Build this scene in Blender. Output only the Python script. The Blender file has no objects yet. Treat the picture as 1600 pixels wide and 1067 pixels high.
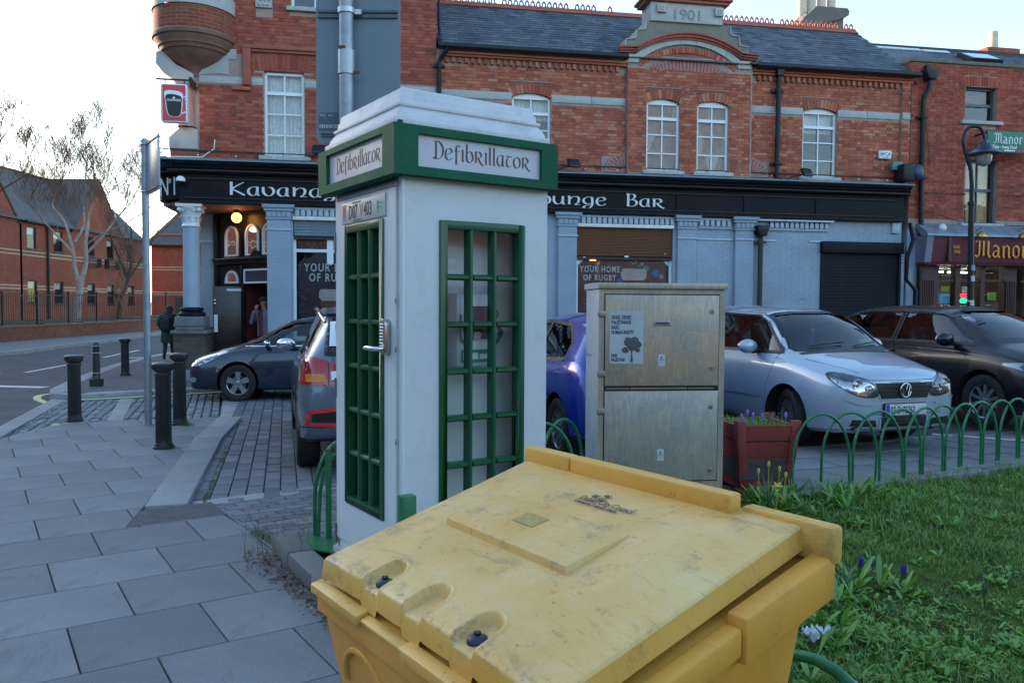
import bpy, bmesh, math, random
import numpy as np
from mathutils import Vector, Matrix
from mathutils.bvhtree import BVHTree
from mathutils.geometry import delaunay_2d_cdt
random.seed(7); rng = np.random.default_rng(7)
R = math.radians; PI = math.pi
sc = bpy.context.scene; COL = sc.collection
cd = bpy.data.cameras.new('camera'); cam = bpy.data.objects.new('camera', cd); COL.objects.link(cam)
cd.sensor_width = 36; cd.lens = 36*1270/1600; cd.clip_start = .05; cd.clip_end = 2000
cam.matrix_world = Matrix.Translation((0, 0, 1.64)) @ Matrix.Rotation(PI/2-.04112, 4, 'X') @ Matrix.Rotation(.0054, 4, 'Z')
cd.dof.use_dof = False
sc.camera = cam
SUN_AZ, SUN_EL = R(-56), R(11)      # azimuth measured from +Y towards +X
w = bpy.data.worlds.new('World'); sc.world = w; w.use_nodes = True
nt = w.node_tree; nt.nodes.clear()
out = nt.nodes.new('ShaderNodeOutputWorld'); bg = nt.nodes.new('ShaderNodeBackground')
sky = nt.nodes.new('ShaderNodeTexSky'); sky.sky_type = 'NISHITA'; sky.sun_disc = False
sky.sun_elevation = SUN_EL; sky.sun_rotation = SUN_AZ; sky.altitude = 20; sky.air_density = 1.0; sky.dust_density = .8; sky.ozone_density = 1.7
nt.links.new(sky.outputs[0], bg.inputs[0]); bg.inputs[1].default_value = .15
nt.links.new(bg.outputs[0], out.inputs[0])
sd = bpy.data.lights.new('sun', 'SUN'); sd.energy = 2.4; sd.angle = R(.53); sd.color = (1, .76, .52)
sun = bpy.data.objects.new('sun', sd); COL.objects.link(sun)
sv = Vector((math.sin(SUN_AZ)*math.cos(SUN_EL), math.cos(SUN_AZ)*math.cos(SUN_EL), math.sin(SUN_EL)))
sun.rotation_euler = sv.to_track_quat('Z', 'Y').to_euler(); sun.location = sv*60
sc.view_settings.view_transform = 'Standard'; sc.view_settings.look = 'None'
sc.view_settings.gamma = 1; sc.view_settings.use_curve_mapping = False
sc.view_settings.exposure = 2.2
sc.cycles.max_bounces = 8; sc.cycles.transparent_max_bounces = 12
sc.cycles.sample_clamp_indirect = 6

class NT:
    def __init__(s, name):
        s.m = bpy.data.materials.new(name); s.m.use_nodes = True; s.t = s.m.node_tree; s.t.nodes.clear()
        s.o = s.n('OutputMaterial'); s.b = s.n('BsdfPrincipled'); s.l(s.b.outputs[0], s.o.inputs[0])
    def n(s, t, **k):
        x = s.t.nodes.new('ShaderNode'+t)
        for a, v in k.items(): setattr(x, a, v)
        return x
    def l(s, a, b): s.t.links.new(a, b)
    def co(s):
        if not hasattr(s, '_c'): s._c = s.n('TexCoord').outputs['Object']
        return s._c
    def noise(s, scale, detail=4, rough=.6, dist=0, vec=None):
        x = s.n('TexNoise'); x.inputs['Scale'].default_value = scale; x.inputs['Detail'].default_value = detail
        x.inputs['Roughness'].default_value = rough; x.inputs['Distortion'].default_value = dist
        s.l(vec or s.co(), x.inputs['Vector']); return x.outputs['Fac']
    def ramp(s, fac, stops):
        x = s.n('ValToRGB'); e = x.color_ramp.elements
        while len(e) < len(stops): e.new(.5)
        for i, (p, c) in enumerate(stops):
            e[i].position = p; e[i].color = (c[0], c[1], c[2], 1) if not isinstance(c, (int, float)) else (c, c, c, 1)
        s.l(fac, x.inputs[0]); return x.outputs[0]
    def mix(s, a, b, f, mode='MIX'):
        x = s.n('Mix', data_type='RGBA', blend_type=mode)
        for v, i in ((a, 6), (b, 7)):
            if isinstance(v, (tuple, list)): x.inputs[i].default_value = (*v[:3], 1)
            else: s.l(v, x.inputs[i])
        if isinstance(f, (int, float)): x.inputs[0].default_value = f
        else: s.l(f, x.inputs[0])
        return x.outputs[2]
    def math(s, op, a, b=0, c=None):
        x = s.n('Math', operation=op)
        for i, v in enumerate((a, b) if c is None else (a, b, c)):
            if isinstance(v, (int, float)): x.inputs[i].default_value = v
            else: s.l(v, x.inputs[i])
        return x.outputs[0]
    def bump(s, h, strength=.3, dist=.01):
        x = s.n('Bump'); x.inputs['Strength'].default_value = strength; x.inputs['Distance'].default_value = dist
        s.l(h, x.inputs['Height']); s.l(x.outputs[0], s.b.inputs['Normal']); return x
    def set(s, **k):
        mp = dict(col='Base Color', rough='Roughness', metal='Metallic', coat='Coat Weight', crough='Coat Roughness', spec='Specular IOR Level',
                  em='Emission Color', es='Emission Strength', sss='Subsurface Weight', tw='Transmission Weight', ior='IOR', alpha='Alpha')
        for a, v in k.items():
            i = s.b.inputs[mp[a]]
            if isinstance(v, (int, float)): i.default_value = v
            elif isinstance(v, (tuple, list)): i.default_value = (*v[:3], 1)
            else: s.l(v, i)
        return s
MC = {}
def mat(name, col, rough=.6, metal=0, var=.12, scale=6, bump=0, bscale=60, dirt=0, dcol=(.05, .045, .04), dscale=3, coat=0, spec=.5, rand=0, em=0, rvar=.08, crough=.03):
    if name in MC: return MC[name]
    s = NT(name)
    c = s.mix(tuple(max(0, x*(1-var)) for x in col), tuple(min(1, x*(1+var)) for x in col), s.ramp(s.noise(scale), [(.3, 0), (.7, 1)]))
    if rand:
        oi = s.n('ObjectInfo').outputs['Random']; gi = s.n('NewGeometry').outputs['Random Per Island']
        r = s.math('FRACT', s.math('ADD', oi, gi))
        c = s.mix(c, (1-rand, 1-rand, 1-rand), 1, 'MULTIPLY') if False else s.mix(c, s.ramp(r, [(0, 1-rand), (1, 1+0*rand)]), 1, 'MULTIPLY')
    if dirt:
        d = s.ramp(s.noise(dscale, 7, .7, .4), [(.52, 0), (.75, 1)])
        c = s.mix(c, dcol, s.math('MULTIPLY', d, dirt))
    s.set(col=c, metal=metal, coat=coat, crough=crough, spec=spec)
    if rvar: s.set(rough=s.math('ADD', s.math('MULTIPLY', s.noise(scale*2.3), rvar*2), rough-rvar))
    else: s.set(rough=rough)
    if bump: s.bump(s.noise(bscale, 5), bump, .01)
    if em: s.set(em=col, es=em)
    MC[name] = s.m; return s.m

def brick_mat(name, cols, rough=.85, joint=None):
    s = NT(name)
    oi = s.n('ObjectInfo').outputs['Random']; gi = s.n('NewGeometry').outputs['Random Per Island']
    r = s.math('FRACT', s.math('ADD', s.math('MULTIPLY', oi, 7.31), s.math('MULTIPLY', gi, 3.17)))
    n = len(cols)
    c = s.ramp(r, [(i/(n-1), k) for i, k in enumerate(cols)])
    big = s.ramp(s.noise(.9, 4), [(.3, .72), (.7, 1.0)])
    c = s.mix(c, big, 1, 'MULTIPLY')
    c = s.mix(c, (.02, .017, .015), s.math('MULTIPLY', s.ramp(s.noise(1.7, 8, .75), [(.55, 0), (.8, 1)]), .35))
    c = s.mix(c, s.ramp(s.noise(45, 4), [(.3, .8), (.7, 1.0)]), .8, 'MULTIPLY')
    s.set(col=c, rough=rough, spec=.25); s.bump(s.noise(110, 4), .35, .004)
    return s.m
RED = [(.52, .14, .075), (.58, .19, .10), (.47, .12, .07), (.40, .10, .065), (.62, .29, .18), (.55, .155, .08), (.35, .09, .06)]
M_brick = brick_mat('red_brick', RED)
M_brick2 = brick_mat('dull_red_brick', [(.43, .095, .06), (.49, .12, .07), (.38, .08, .055), (.30, .07, .05), (.52, .16, .10), (.43, .10, .06)])
M_mortar = mat('mortar', (.34, .26, .22), .9, var=.2, bump=.2)
M_stone = mat('limestone', (.42, .42, .41), .8, var=.12, scale=3, bump=.2, dirt=.35, dcol=(.12, .12, .12))
M_terra = mat('terracotta', (.36, .10, .062), .75, var=.15, bump=.15, dirt=.5, dcol=(.1, .05, .04))
M_pinkterra = mat('pink_terracotta', (.40, .20, .17), .8, var=.1, bump=.1, dirt=.4, dcol=(.15, .08, .07))
def texbrick(name, c1, c2, mort, bw=.225, bh=.075, axis='XZ'):
    s = NT(name); sep = s.n('SeparateXYZ'); s.l(s.co(), sep.inputs[0]); cmb = s.n('CombineXYZ')
    s.l(sep.outputs[axis[0]], cmb.inputs[0]); s.l(sep.outputs[axis[1]], cmb.inputs[1])
    b = s.n('TexBrick'); s.l(cmb.outputs[0], b.inputs['Vector']); b.inputs['Scale'].default_value = 1
    b.inputs['Brick Width'].default_value = bw; b.inputs['Row Height'].default_value = bh; b.inputs['Mortar Size'].default_value = .006
    b.inputs['Color1'].default_value = (*c1, 1); b.inputs['Color2'].default_value = (*c2, 1); b.inputs['Mortar'].default_value = (*mort, 1); b.inputs['Bias'].default_value = -.1
    c = s.mix(b.outputs[0], s.ramp(s.noise(.7, 6), [(.3, .7), (.7, 1)]), 1, 'MULTIPLY')
    s.set(col=c, rough=.85, spec=.25); s.bump(b.outputs['Fac'], -.6, .008); return s.m
M_farbrick = texbrick('far_brick', (.36, .085, .045), (.26, .055, .035), (.26, .16, .12))
M_farbrickY = texbrick('far_brick_side', (.36, .085, .045), (.26, .055, .035), (.26, .16, .12), axis='YZ')
M_lowwall = texbrick('garden_wall_brick', (.24, .075, .045), (.16, .055, .035), (.16, .12, .09), axis='YZ')
M_turret = texbrick('turret_brick', (.34, .09, .05), (.27, .06, .038), (.26, .2, .16))
M_slate = brick_mat('slate', [(.075, .085, .105), (.115, .13, .155), (.05, .058, .075), (.15, .165, .19), (.085, .095, .115)], .6)
M_gutter = mat('black_gutter_paint', (.012, .014, .02), .45, spec=.3, dirt=.3, dcol=(.08, .05, .03))
M_fascia = mat('black_fascia_paint', (.007, .008, .012), .5, spec=.14, dirt=.25, dcol=(.06, .05, .04), bump=.05)
M_fasciatrim = mat('brown_black_trim', (.04, .026, .022), .5, spec=.25, dirt=.3)
M_blue = mat('shopfront_blue_paint', (.30, .37, .44), .6, var=.12, scale=1.2, bump=.1, bscale=30, dirt=.3, dcol=(.2, .24, .28))
M_bluelt = mat('pale_blue_trim', (.42, .50, .58), .5, var=.05, dirt=.2, dcol=(.2, .2, .2))
M_whitep = mat('white_paint', (.72, .74, .74), .4, var=.03, dirt=.1, dcol=(.4, .38, .34))
M_lead = mat('lead_flashing', (.17, .21, .22), .55, metal=.2, dirt=.5, dcol=(.10, .18, .15))
M_white = mat('white_plastic', (.78, .79, .80), .35, var=.02)
M_black = mat('black_plastic', (.012, .012, .013), .5, var=.1)
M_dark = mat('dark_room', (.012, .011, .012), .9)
M_metal = mat('grey_steel', (.42, .43, .44), .38, metal=.9, var=.1)
M_chrome = mat('chrome', (.75, .75, .76), .08, metal=1, var=.02, rvar=.02)

def glass_mat(name, tint=(.85, .9, .9), rough=.0, ior=1.5, tr=1.0, bumpy=0):
    s = NT(name); s.t.nodes.remove(s.b)
    t = s.n('BsdfTransparent'); t.inputs[0].default_value = (*tint, 1)
    g = s.n('BsdfGlossy'); g.inputs[1].default_value = rough; g.inputs[0].default_value = (1, 1, 1, 1)
    f = s.n('Fresnel'); f.inputs[0].default_value = ior; m = s.n('MixShader')
    fa = s.math('ADD', s.math('MULTIPLY', f.outputs[0], 1.2), .01)
    s.l(fa, m.inputs[0]); s.l(t.outputs[0], m.inputs[1]); s.l(g.outputs[0], m.inputs[2]); s.l(m.outputs[0], s.o.inputs[0])
    if bumpy:
        b = s.n('Bump'); b.inputs['Strength'].default_value = bumpy; b.inputs['Distance'].default_value = .01
        s.l(s.noise(2.5, 2), b.inputs['Height']); s.l(b.outputs[0], g.inputs['Normal'])
    return s.m
M_glass = glass_mat('window_glass', (.90, .93, .95), ior=1.5, bumpy=.25)
M_glassk = glass_mat('kiosk_glass', (.94, .97, .97), ior=1.38, bumpy=.05)
M_shopg = glass_mat('shop_glass', (.8, .85, .85), ior=1.35)
M_glasscar = glass_mat('car_glass', (.52, .60, .60), ior=1.5)

def tag(o, label=None, cat=None, group=None, kind=None):
    if label: o['label'] = label
    if cat: o['category'] = cat
    if group: o['group'] = group
    if kind: o['kind'] = kind
    return o
def empty(name, loc=(0, 0, 0), rz=0, parent=None, label=None, cat=None, group=None):
    o = bpy.data.objects.new(name, None); COL.objects.link(o); o.location = loc; o.rotation_euler = (0, 0, rz)
    o.empty_display_size = .1
    if parent: o.parent = parent
    return tag(o, label, cat, group)
def link(name, me, parent=None, loc=None, rot=None):
    o = bpy.data.objects.new(name, me); COL.objects.link(o)
    if parent: o.parent = parent
    if loc is not None: o.location = loc
    if rot is not None: o.rotation_euler = rot
    return o
def copy_tree(o, parent=None):
    c = o.copy(); COL.objects.link(c); c.parent = parent
    for ch in o.children: copy_tree(ch, c)
    return c
class MB:
    def __init__(s): s.v = []; s.f = []; s.mi = []; s.cur = 0
    def add(s, vs, fs):
        b = len(s.v); s.v += [tuple(v) for v in vs]; s.f += [tuple(b+i for i in f) for f in fs]; s.mi += [s.cur]*len(fs); return s
    def box(s, x0, x1, y0, y1, z0, z1, m=None):
        vs = [(x, y, z) for z in (z0, z1) for y in (y0, y1) for x in (x0, x1)]
        if m is not None: vs = [m @ Vector(v) for v in vs]
        return s.add(vs, [(0, 2, 3, 1), (4, 5, 7, 6), (0, 1, 5, 4), (2, 6, 7, 3), (0, 4, 6, 2), (1, 3, 7, 5)])
    def cbox(s, c, sz, rx=0, ry=0, rz=0):
        m = Matrix.Translation(c) @ Matrix.Rotation(rz, 4, 'Z') @ Matrix.Rotation(ry, 4, 'Y') @ Matrix.Rotation(rx, 4, 'X')
        a, b, d = (q/2 for q in sz); return s.box(-a, a, -b, b, -d, d, m)
    def prism(s, poly, a, b, plane='xy'):
        # extrude 2D polygon between a and b along the remaining axis
        def P(p, t): return {'xy': (p[0], p[1], t), 'xz': (p[0], t, p[1]), 'yz': (t, p[0], p[1])}[plane]
        n = len(poly); vs = [P(p, a) for p in poly]+[P(p, b) for p in poly]
        area = sum(poly[i][0]*poly[(i+1) % n][1]-poly[(i+1) % n][0]*poly[i][1] for i in range(n))
        fl = (area > 0) != (b > a)
        if plane == 'xz': fl = not fl
        fs = [tuple(range(n))[::-1], tuple(range(n, 2*n))]+[(i, (i+1) % n, n+(i+1) % n, n+i) for i in range(n)]
        if fl: fs = [f[::-1] for f in fs]
        return s.add(vs, fs)
    def tube(s, pts, r, n=8, caps=True, closed=False, up=None):
        pts = [Vector(p) for p in pts]; k = len(pts); rs = r if isinstance(r, (list, tuple)) else [r]*k
        rings = []; prev = None
        for i, p in enumerate(pts):
            a = pts[(i-1) % k] if (i or closed) else p; b = pts[(i+1) % k] if (i < k-1 or closed) else p
            d = (b-a).normalized() if (b-a).length > 1e-9 else Vector((0, 0, 1))
            if prev is None:
                u = Vector((0, 0, 1)) if abs(d.z) < .9 else Vector((1, 0, 0)); u = (u-d*u.dot(d)).normalized()
            else: u = (prev-d*prev.dot(d)).normalized()
            prev = u; v = d.cross(u)
            rings.append([p+(u*math.cos(2*PI*j/n)+v*math.sin(2*PI*j/n))*rs[i] for j in range(n)])
        vs = [q for rr in rings for q in rr]; fs = []
        m = k if closed else k-1
        for i in range(m):
            i2 = (i+1) % k
            for j in range(n): fs.append((i*n+j, i*n+(j+1) % n, i2*n+(j+1) % n, i2*n+j))
        if caps and not closed: fs += [tuple(range(n))[::-1], tuple((k-1)*n+j for j in range(n))]
        return s.add(vs, fs)
    def lathe(s, prof, c=(0, 0, 0), n=24, a0=0, a1=2*PI, axis='z', sx=1, sy=1):
        full = abs(a1-a0-2*PI) < 1e-6; m = n if full else n+1; vs = []; fs = []
        for r, z in prof:
            for j in range(m):
                a = a0+(a1-a0)*j/n; x, y = r*math.cos(a)*sx, r*math.sin(a)*sy
                vs.append((c[0]+x, c[1]+y, c[2]+z) if axis == 'z' else ((c[0]+x, c[1]+z, c[2]+y) if axis == 'y' else (c[0]+z, c[1]+x, c[2]+y)))
        for i in range(len(prof)-1):
            for j in range(n):
                j2 = (j+1) % m
                f = (i*m+j, i*m+j2, (i+1)*m+j2, (i+1)*m+j)
                fs.append(f[::-1] if axis == 'y' else f)
        return s.add(vs, fs)
    def sphere(s, c, r, n=12, k=8, sz=1, sx=1, sy=1):
        return s.lathe([(max(1e-4, r*math.sin(PI*i/k)), -r*sz*math.cos(PI*i/k)) for i in range(k+1)], c, n, sx=sx, sy=sy)
    def mesh(s, name, mats, smooth=None):
        me = bpy.data.meshes.new(name); me.from_pydata(s.v, [], s.f)
        for m in (mats if isinstance(mats, (list, tuple)) else [mats]): me.materials.append(m)
        if isinstance(mats, (list, tuple)) and len(mats) > 1: me.polygons.foreach_set('material_index', s.mi)
        if smooth is not None:
            me.polygons.foreach_set('use_smooth', [True]*len(me.polygons)); me.update(); me.set_sharp_from_angle(angle=R(smooth))
        me.update(); return me
    def build(s, name, mats, parent=None, smooth=None, bevel=0, kind=None, loc=None, rot=None, label=None, cat=None, group=None, seg=2):
        me = s.mesh(name, mats, smooth if not bevel else None)
        if bevel:
            bm = bmesh.new(); bm.from_mesh(me)
            bmesh.ops.remove_doubles(bm, verts=bm.verts, dist=1e-5)
            es = [e for e in bm.edges if len(e.link_faces) == 2 and e.calc_face_angle(0) > R(25)]
            bmesh.ops.bevel(bm, geom=es, offset=bevel, segments=seg, affect='EDGES', profile=.5, clamp_overlap=True)
            bm.to_mesh(me); bm.free()
            me.polygons.foreach_set('use_smooth', [True]*len(me.polygons)); me.set_sharp_from_angle(angle=R(smooth or 35)); me.update()
        o = link(name, me, parent, loc, rot)
        return tag(o, label, cat, group, kind)
def np_mesh(name, V, F, mats, smooth=False):
    V = np.asarray(V, np.float32); F = np.asarray(F, np.int32); me = bpy.data.meshes.new(name)
    me.vertices.add(len(V)); me.vertices.foreach_set('co', V.ravel())
    k = F.shape[1]; me.loops.add(F.size); me.loops.foreach_set('vertex_index', F.ravel())
    me.polygons.add(len(F)); me.polygons.foreach_set('loop_start', np.arange(0, F.size, k, dtype=np.int32))
    me.polygons.foreach_set('use_smooth', np.full(len(F), smooth))
    me.materials.append(mats); me.update(calc_edges=True); me.validate(); return me
def inpoly(p, poly):
    x, y = p; r = False; n = len(poly)
    for i in range(n):
        x1, y1 = poly[i]; x2, y2 = poly[(i+1) % n]
        if (y1 > y) != (y2 > y) and x < (x2-x1)*(y-y1)/(y2-y1)+x1: r = not r
    return r
def smoothpoly(pts, closed=True, n=4):
    out = []; k = len(pts)
    for i in range(k if closed else k-1):
        p0 = pts[(i-1) % k] if (closed or i) else pts[0]; p1 = pts[i]; p2 = pts[(i+1) % k]; p3 = pts[(i+2) % k] if (closed or i < k-2) else pts[-1]
        for j in range(n):
            t = j/n; out.append(tuple(.5*((2*b)+(-a+c)*t+(2*a-5*b+4*c-d)*t*t+(-a+3*b-3*c+d)*t**3) for a, b, c, d in zip(p0, p1, p2, p3)))
    if not closed: out.append(tuple(pts[-1]))
    return out
FONT = None
def text(s, size, mtl, parent, loc, rot=(PI/2, 0, 0), name='lettering', sx=1, ext=.002, align='LEFT', bold=0, shear=0, space=1):
    c = bpy.data.curves.new('txt', 'FONT'); c.body = s; c.size = size; c.extrude = ext; c.align_x = align; c.offset = bold; c.shear = shear; c.space_character = space
    c.resolution_u = 3
    o = bpy.data.objects.new('txt', c); COL.objects.link(o); dg = bpy.context.evaluated_depsgraph_get()
    me = bpy.data.meshes.new_from_object(o.evaluated_get(dg)); bpy.data.objects.remove(o); bpy.data.curves.remove(c)
    me.materials.clear(); me.materials.append(mtl); me.name = name
    r = link(name, me, parent, loc, rot); r.scale = (sx, 1, 1); return r
# broad-nib strokes (x to the right, z up); used for uncial and blackletter lettering
GL = {
 'D': (.66, [[(.02, .95), (.25, 1.0), (.45, .9), (.6, .62), (.56, .25), (.36, .02), (.1, .0), (.02, .06)], [(.17, .95), (.17, .02)]]),
 'e': (.52, [[(.47, .14), (.3, .0), (.12, .06), (.04, .3), (.12, .6), (.3, .66), (.43, .55), (.38, .42), (.12, .33)]]),
 'f': (.40, [[(.38, .84), (.25, .9), (.16, .8), (.15, .4), (.15, -.22)], [(.03, .55), (.38, .57)]]),
 'i': (.22, [[(.05, .6), (.11, .64), (.11, .06), (.2, .02)], [(.1, .84), (.15, .86)]]),
 'b': (.54, [[(.04, 1.0), (.1, .95), (.09, .2), (.24, .0), (.42, .08), (.49, .32), (.4, .58), (.24, .62), (.1, .48)]]),
 'R': (.60, [[(.04, .62), (.1, .64), (.1, .02)], [(.1, .6), (.3, .68), (.44, .55), (.4, .38), (.15, .3)], [(.25, .3), (.42, .02), (.6, -.1)]]),
 'l': (.22, [[(.04, .98), (.1, .95), (.1, .08), (.2, .02)]]),
 'a': (.54, [[(.46, .64), (.26, .66), (.08, .5), (.05, .2), (.2, .0), (.36, .1), (.4, .3)], [(.42, .64), (.42, .1), (.52, .02)]]),
 't': (.48, [[(.02, .6), (.12, .66), (.46, .63)], [(.24, .62), (.12, .45), (.1, .15), (.24, .0), (.42, .1)]]),
 'o': (.54, [[(.27, .66), (.1, .54), (.05, .3), (.12, .08), (.27, .0), (.43, .1), (.49, .35), (.42, .58), (.27, .66)]]),
 'K': (.66, [[(.08, 1.0), (.08, .0)], [(.6, .98), (.4, .8), (.12, .45), (.3, .3), (.62, .0)]]),
 'v': (.54, [[(.04, .66), (.06, .25), (.2, .02), (.38, .06), (.48, .35), (.4, .62), (.26, .66)]]),
 'n': (.66, [[(.05, .66), (.1, .66), (.1, .02)], [(.1, .4), (.25, .62), (.45, .66), (.56, .5), (.52, .2), (.4, .02), (.62, .02)]]),
 'g': (.56, [[(.48, .64), (.24, .66), (.07, .5), (.06, .25), (.2, .1), (.4, .16)], [(.45, .64), (.46, .1), (.36, -.2), (.16, -.26), (.05, -.16), (.2, -.02), (.4, .0)]]),
 'h': (.60, [[(.06, 1.0), (.1, .98), (.1, .02)], [(.1, .42), (.28, .66), (.46, .6), (.52, .35), (.42, .02)]]),
 's': (.44, [[(.4, .58), (.22, .66), (.07, .54), (.15, .38), (.34, .28), (.36, .1), (.2, .0), (.04, .08)]]),
 'L': (.56, [[(.1, 1.0), (.1, .1), (.25, .02), (.52, .02)]]),
 'u': (.60, [[(.06, .66), (.06, .25), (.2, .02), (.38, .1), (.46, .3)], [(.48, .66), (.48, .1), (.58, .02)]]),
 'B': (.60, [[(.04, .96), (.12, .98), (.12, .02)], [(.12, .95), (.35, 1.0), (.45, .8), (.3, .55), (.15, .52)], [(.2, .54), (.45, .5), (.54, .25), (.38, .02), (.08, .02)]]),
 "'": (.2, [[(.08, 1.0), (.14, .8)]]), ' ': (.55, []),
 # blackletter
 'M_': (1.0, [[(.02, .8), (.2, 1.0), (.28, .85), (.26, .15), (.1, .0), (.02, .12)], [(.28, .85), (.44, 1.0), (.54, .85), (.54, .08)], [(.54, .85), (.72, 1.0), (.84, .85), (.84, .12), (.94, .0), (1.0, .1)]]),
 'a_': (.56, [[(.08, .56), (.24, .68), (.42, .56), (.42, .1), (.52, .0)], [(.42, .38), (.16, .32), (.08, .14), (.2, .0), (.42, .14)]]),
 'n_': (.60, [[(.04, .6), (.14, .66), (.14, .08), (.2, .0)], [(.14, .5), (.36, .68), (.48, .56), (.48, .08), (.56, .0)]]),
 'o_': (.54, [[(.28, .68), (.1, .52), (.1, .14), (.28, .0), (.46, .14), (.46, .52), (.28, .68)]]),
 'r_': (.44, [[(.04, .6), (.14, .66), (.14, .08), (.22, .0)], [(.14, .5), (.32, .68), (.42, .56)]]),
}
GL['r'] = GL['R']; GL['E1_'] = (0, [])
def nib(s, size, nibw, ang, mtl, parent, loc, rot=(0, 0, 0), sx=1, ext=.004, suffix='', name='lettering', gap=.07, thin=.25):
    # letters stand in the local xz plane, extruded along -y
    x = 0; nx, nz = math.cos(ang), math.sin(ang); mb = MB()
    for ch in s:
        wd, strokes = GL.get(ch+suffix) or GL[ch]
        for st in strokes:
            P = smoothpoly(st, False, 5) if len(st) > 2 and not suffix else st
            k = len(P); A = []; B = []
            for i, p in enumerate(P):
                q0 = P[max(0, i-1)]; q1 = P[min(k-1, i+1)]; d = Vector((q1[0]-q0[0], q1[1]-q0[1])); d = d.normalized() if d.length else Vector((1, 0))
                n2 = Vector((-d.y, d.x)); pr = n2.dot(Vector((nx, nz))); hw = nibw/2*(max(abs(pr), thin))
                A.append((p[0]+n2.x*hw, p[1]+n2.y*hw)); B.append((p[0]-n2.x*hw, p[1]-n2.y*hw))
            vs = []
            for a, b in zip(A, B):
                for q in (a, b):
                    for y in (-ext, 0): vs.append(((x+q[0])*size*sx, y, q[1]*size))
            fs = []
            for i in range(k-1):
                o = 4*i; fs += [(o, o+4, o+6, o+2), (o+1, o+3, o+7, o+5), (o, o+1, o+5, o+4), (o+2, o+6, o+7, o+3)]
            fs += [(0, 2, 3, 1), (4*k-4, 4*k-3, 4*k-1, 4*k-2)]
            mb.add(vs, fs)
        x += wd+gap
    o = mb.build(name, mtl, parent, loc=loc, rot=rot); o['w'] = x*size*sx; del o['w']
    return o, x*size*sx
E1 = Vector((.831, .556)); E2 = Vector((-.556, .831))
def clip(poly, a, b):      # keep the left side of a->b
    out = []; n = len(poly); ex, ey = b[0]-a[0], b[1]-a[1]
    f = lambda p: ex*(p[1]-a[1])-ey*(p[0]-a[0])
    for i in range(n):
        p, q = poly[i], poly[(i+1) % n]; fp, fq = f(p), f(q)
        if fp >= 0: out.append(p)
        if fp*fq < 0: t = fp/(fp-fq); out.append((p[0]+(q[0]-p[0])*t, p[1]+(q[1]-p[1])*t))
    return out
def clip_to(poly, region):     # region: convex, counter-clockwise
    for i in range(len(region)):
        poly = clip(poly, region[i], region[(i+1) % len(region)])
        if len(poly) < 3: return []
    return poly
M_asphalt = mat('asphalt', (.060, .062, .066), .85, var=.25, scale=1.2, bump=.5, bscale=160, dirt=.3, dcol=(.1, .1, .1), dscale=.6)
M_asphalt2 = mat('asphalt_patch', (.075, .077, .082), .85, var=.2, scale=9, bump=.5, bscale=220)
def slab_mat(name, base, rand=.28):
    s = NT(name)
    oi = s.n('ObjectInfo').outputs['Random']; gi = s.n('NewGeometry').outputs['Random Per Island']
    r = s.math('FRACT', s.math('ADD', s.math('MULTIPLY', oi, 5.3), gi))
    c = s.mix(tuple(x*(1-rand) for x in base), tuple(x*(1+rand*.8) for x in base), r)
    c = s.mix(c, s.ramp(s.noise(1.1, 6, .7), [(.3, .78), (.7, 1.05)]), 1, 'MULTIPLY')
    c = s.mix(c, s.ramp(s.noise(120, 5, .8), [(.36, .62), (.64, 1.14)]), .9, 'MULTIPLY')
    v = s.n('TexVoronoi'); v.inputs['Scale'].default_value = 2.3; s.l(s.co(), v.inputs['Vector'])
    c = s.mix(c, (.5, .5, .5), s.math('MULTIPLY', s.ramp(v.outputs['Distance'], [(.035, 1), (.05, 0)]), .35))
    st = s.ramp(s.noise(1.3, 9, .82, 1.5), [(.52, 0), (.66, 1)])
    c = s.mix(c, (.09, .09, .085), s.math('MULTIPLY', st, .6))
    v2 = s.n('TexVoronoi'); v2.inputs['Scale'].default_value = 3.1; s.l(s.co(), v2.inputs['Vector']); c = s.mix(c, (.05, .05, .05), s.math('MULTIPLY', s.ramp(s.math('ADD', v2.outputs['Distance'], s.math('MULTIPLY', s.noise(30), .05)), [(.05, 1), (.075, 0)]), .55))
    c = s.mix(c, (.06, .055, .045), s.math('MULTIPLY', s.ramp(s.noise(70, 8, .8), [(.62, 0), (.68, 1)]), .5))
    s.set(col=c, rough=.8, spec=.35); s.bump(s.noise(260, 4), .5, .003); return s.m
M_flag = slab_mat('concrete_flag', (.235, .24, .24), .16); M_granite = slab_mat('granite_kerb', (.33, .33, .32), .12)
M_sett = slab_mat('grey_sett', (.17, .175, .185), .28); M_joint = mat('joint_dirt', (.05, .048, .042), .95, var=.3, scale=20, bump=.4)
M_setl = slab_mat('pale_sett', (.24, .245, .25), .2)
M_yellow = mat('worn_yellow_line', (.62, .60, .22), .7, var=.15, scale=25, dirt=.95, dcol=(.17, .17, .17), dscale=14)
M_wline = mat('worn_white_line', (.62, .62, .60), .7, dirt=.6, dcol=(.07, .07, .07), dscale=9)
def sheet(name, poly, z, m, kind='structure', zs=None, grid=None, parent=None):
    me = bpy.data.meshes.new(name); me.from_pydata([(p[0], p[1], (zs[i] if zs else z)) for i, p in enumerate(poly)], [], [tuple(range(len(poly)))])
    me.materials.append(m); me.update(); o = link(name, me, parent); 
    if kind: o['kind'] = kind
    return o
g = MB()    # the ground: one big sheet rising gently to the north
ys = [-120, -20, 24, 60, 140, 400, 900]; zs = [-.24, -.24, -.24, .36, 1.2, 3, 6]
for i in range(6): g.add([(-500, ys[i], zs[i]), (500, ys[i], zs[i]), (500, ys[i+1], zs[i+1]), (-500, ys[i+1], zs[i+1])], [(0, 1, 2, 3)])
g.build('ground', mat('earth', (.10, .10, .09), .9, var=.3, scale=.3), kind='structure')
road = MB()
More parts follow.
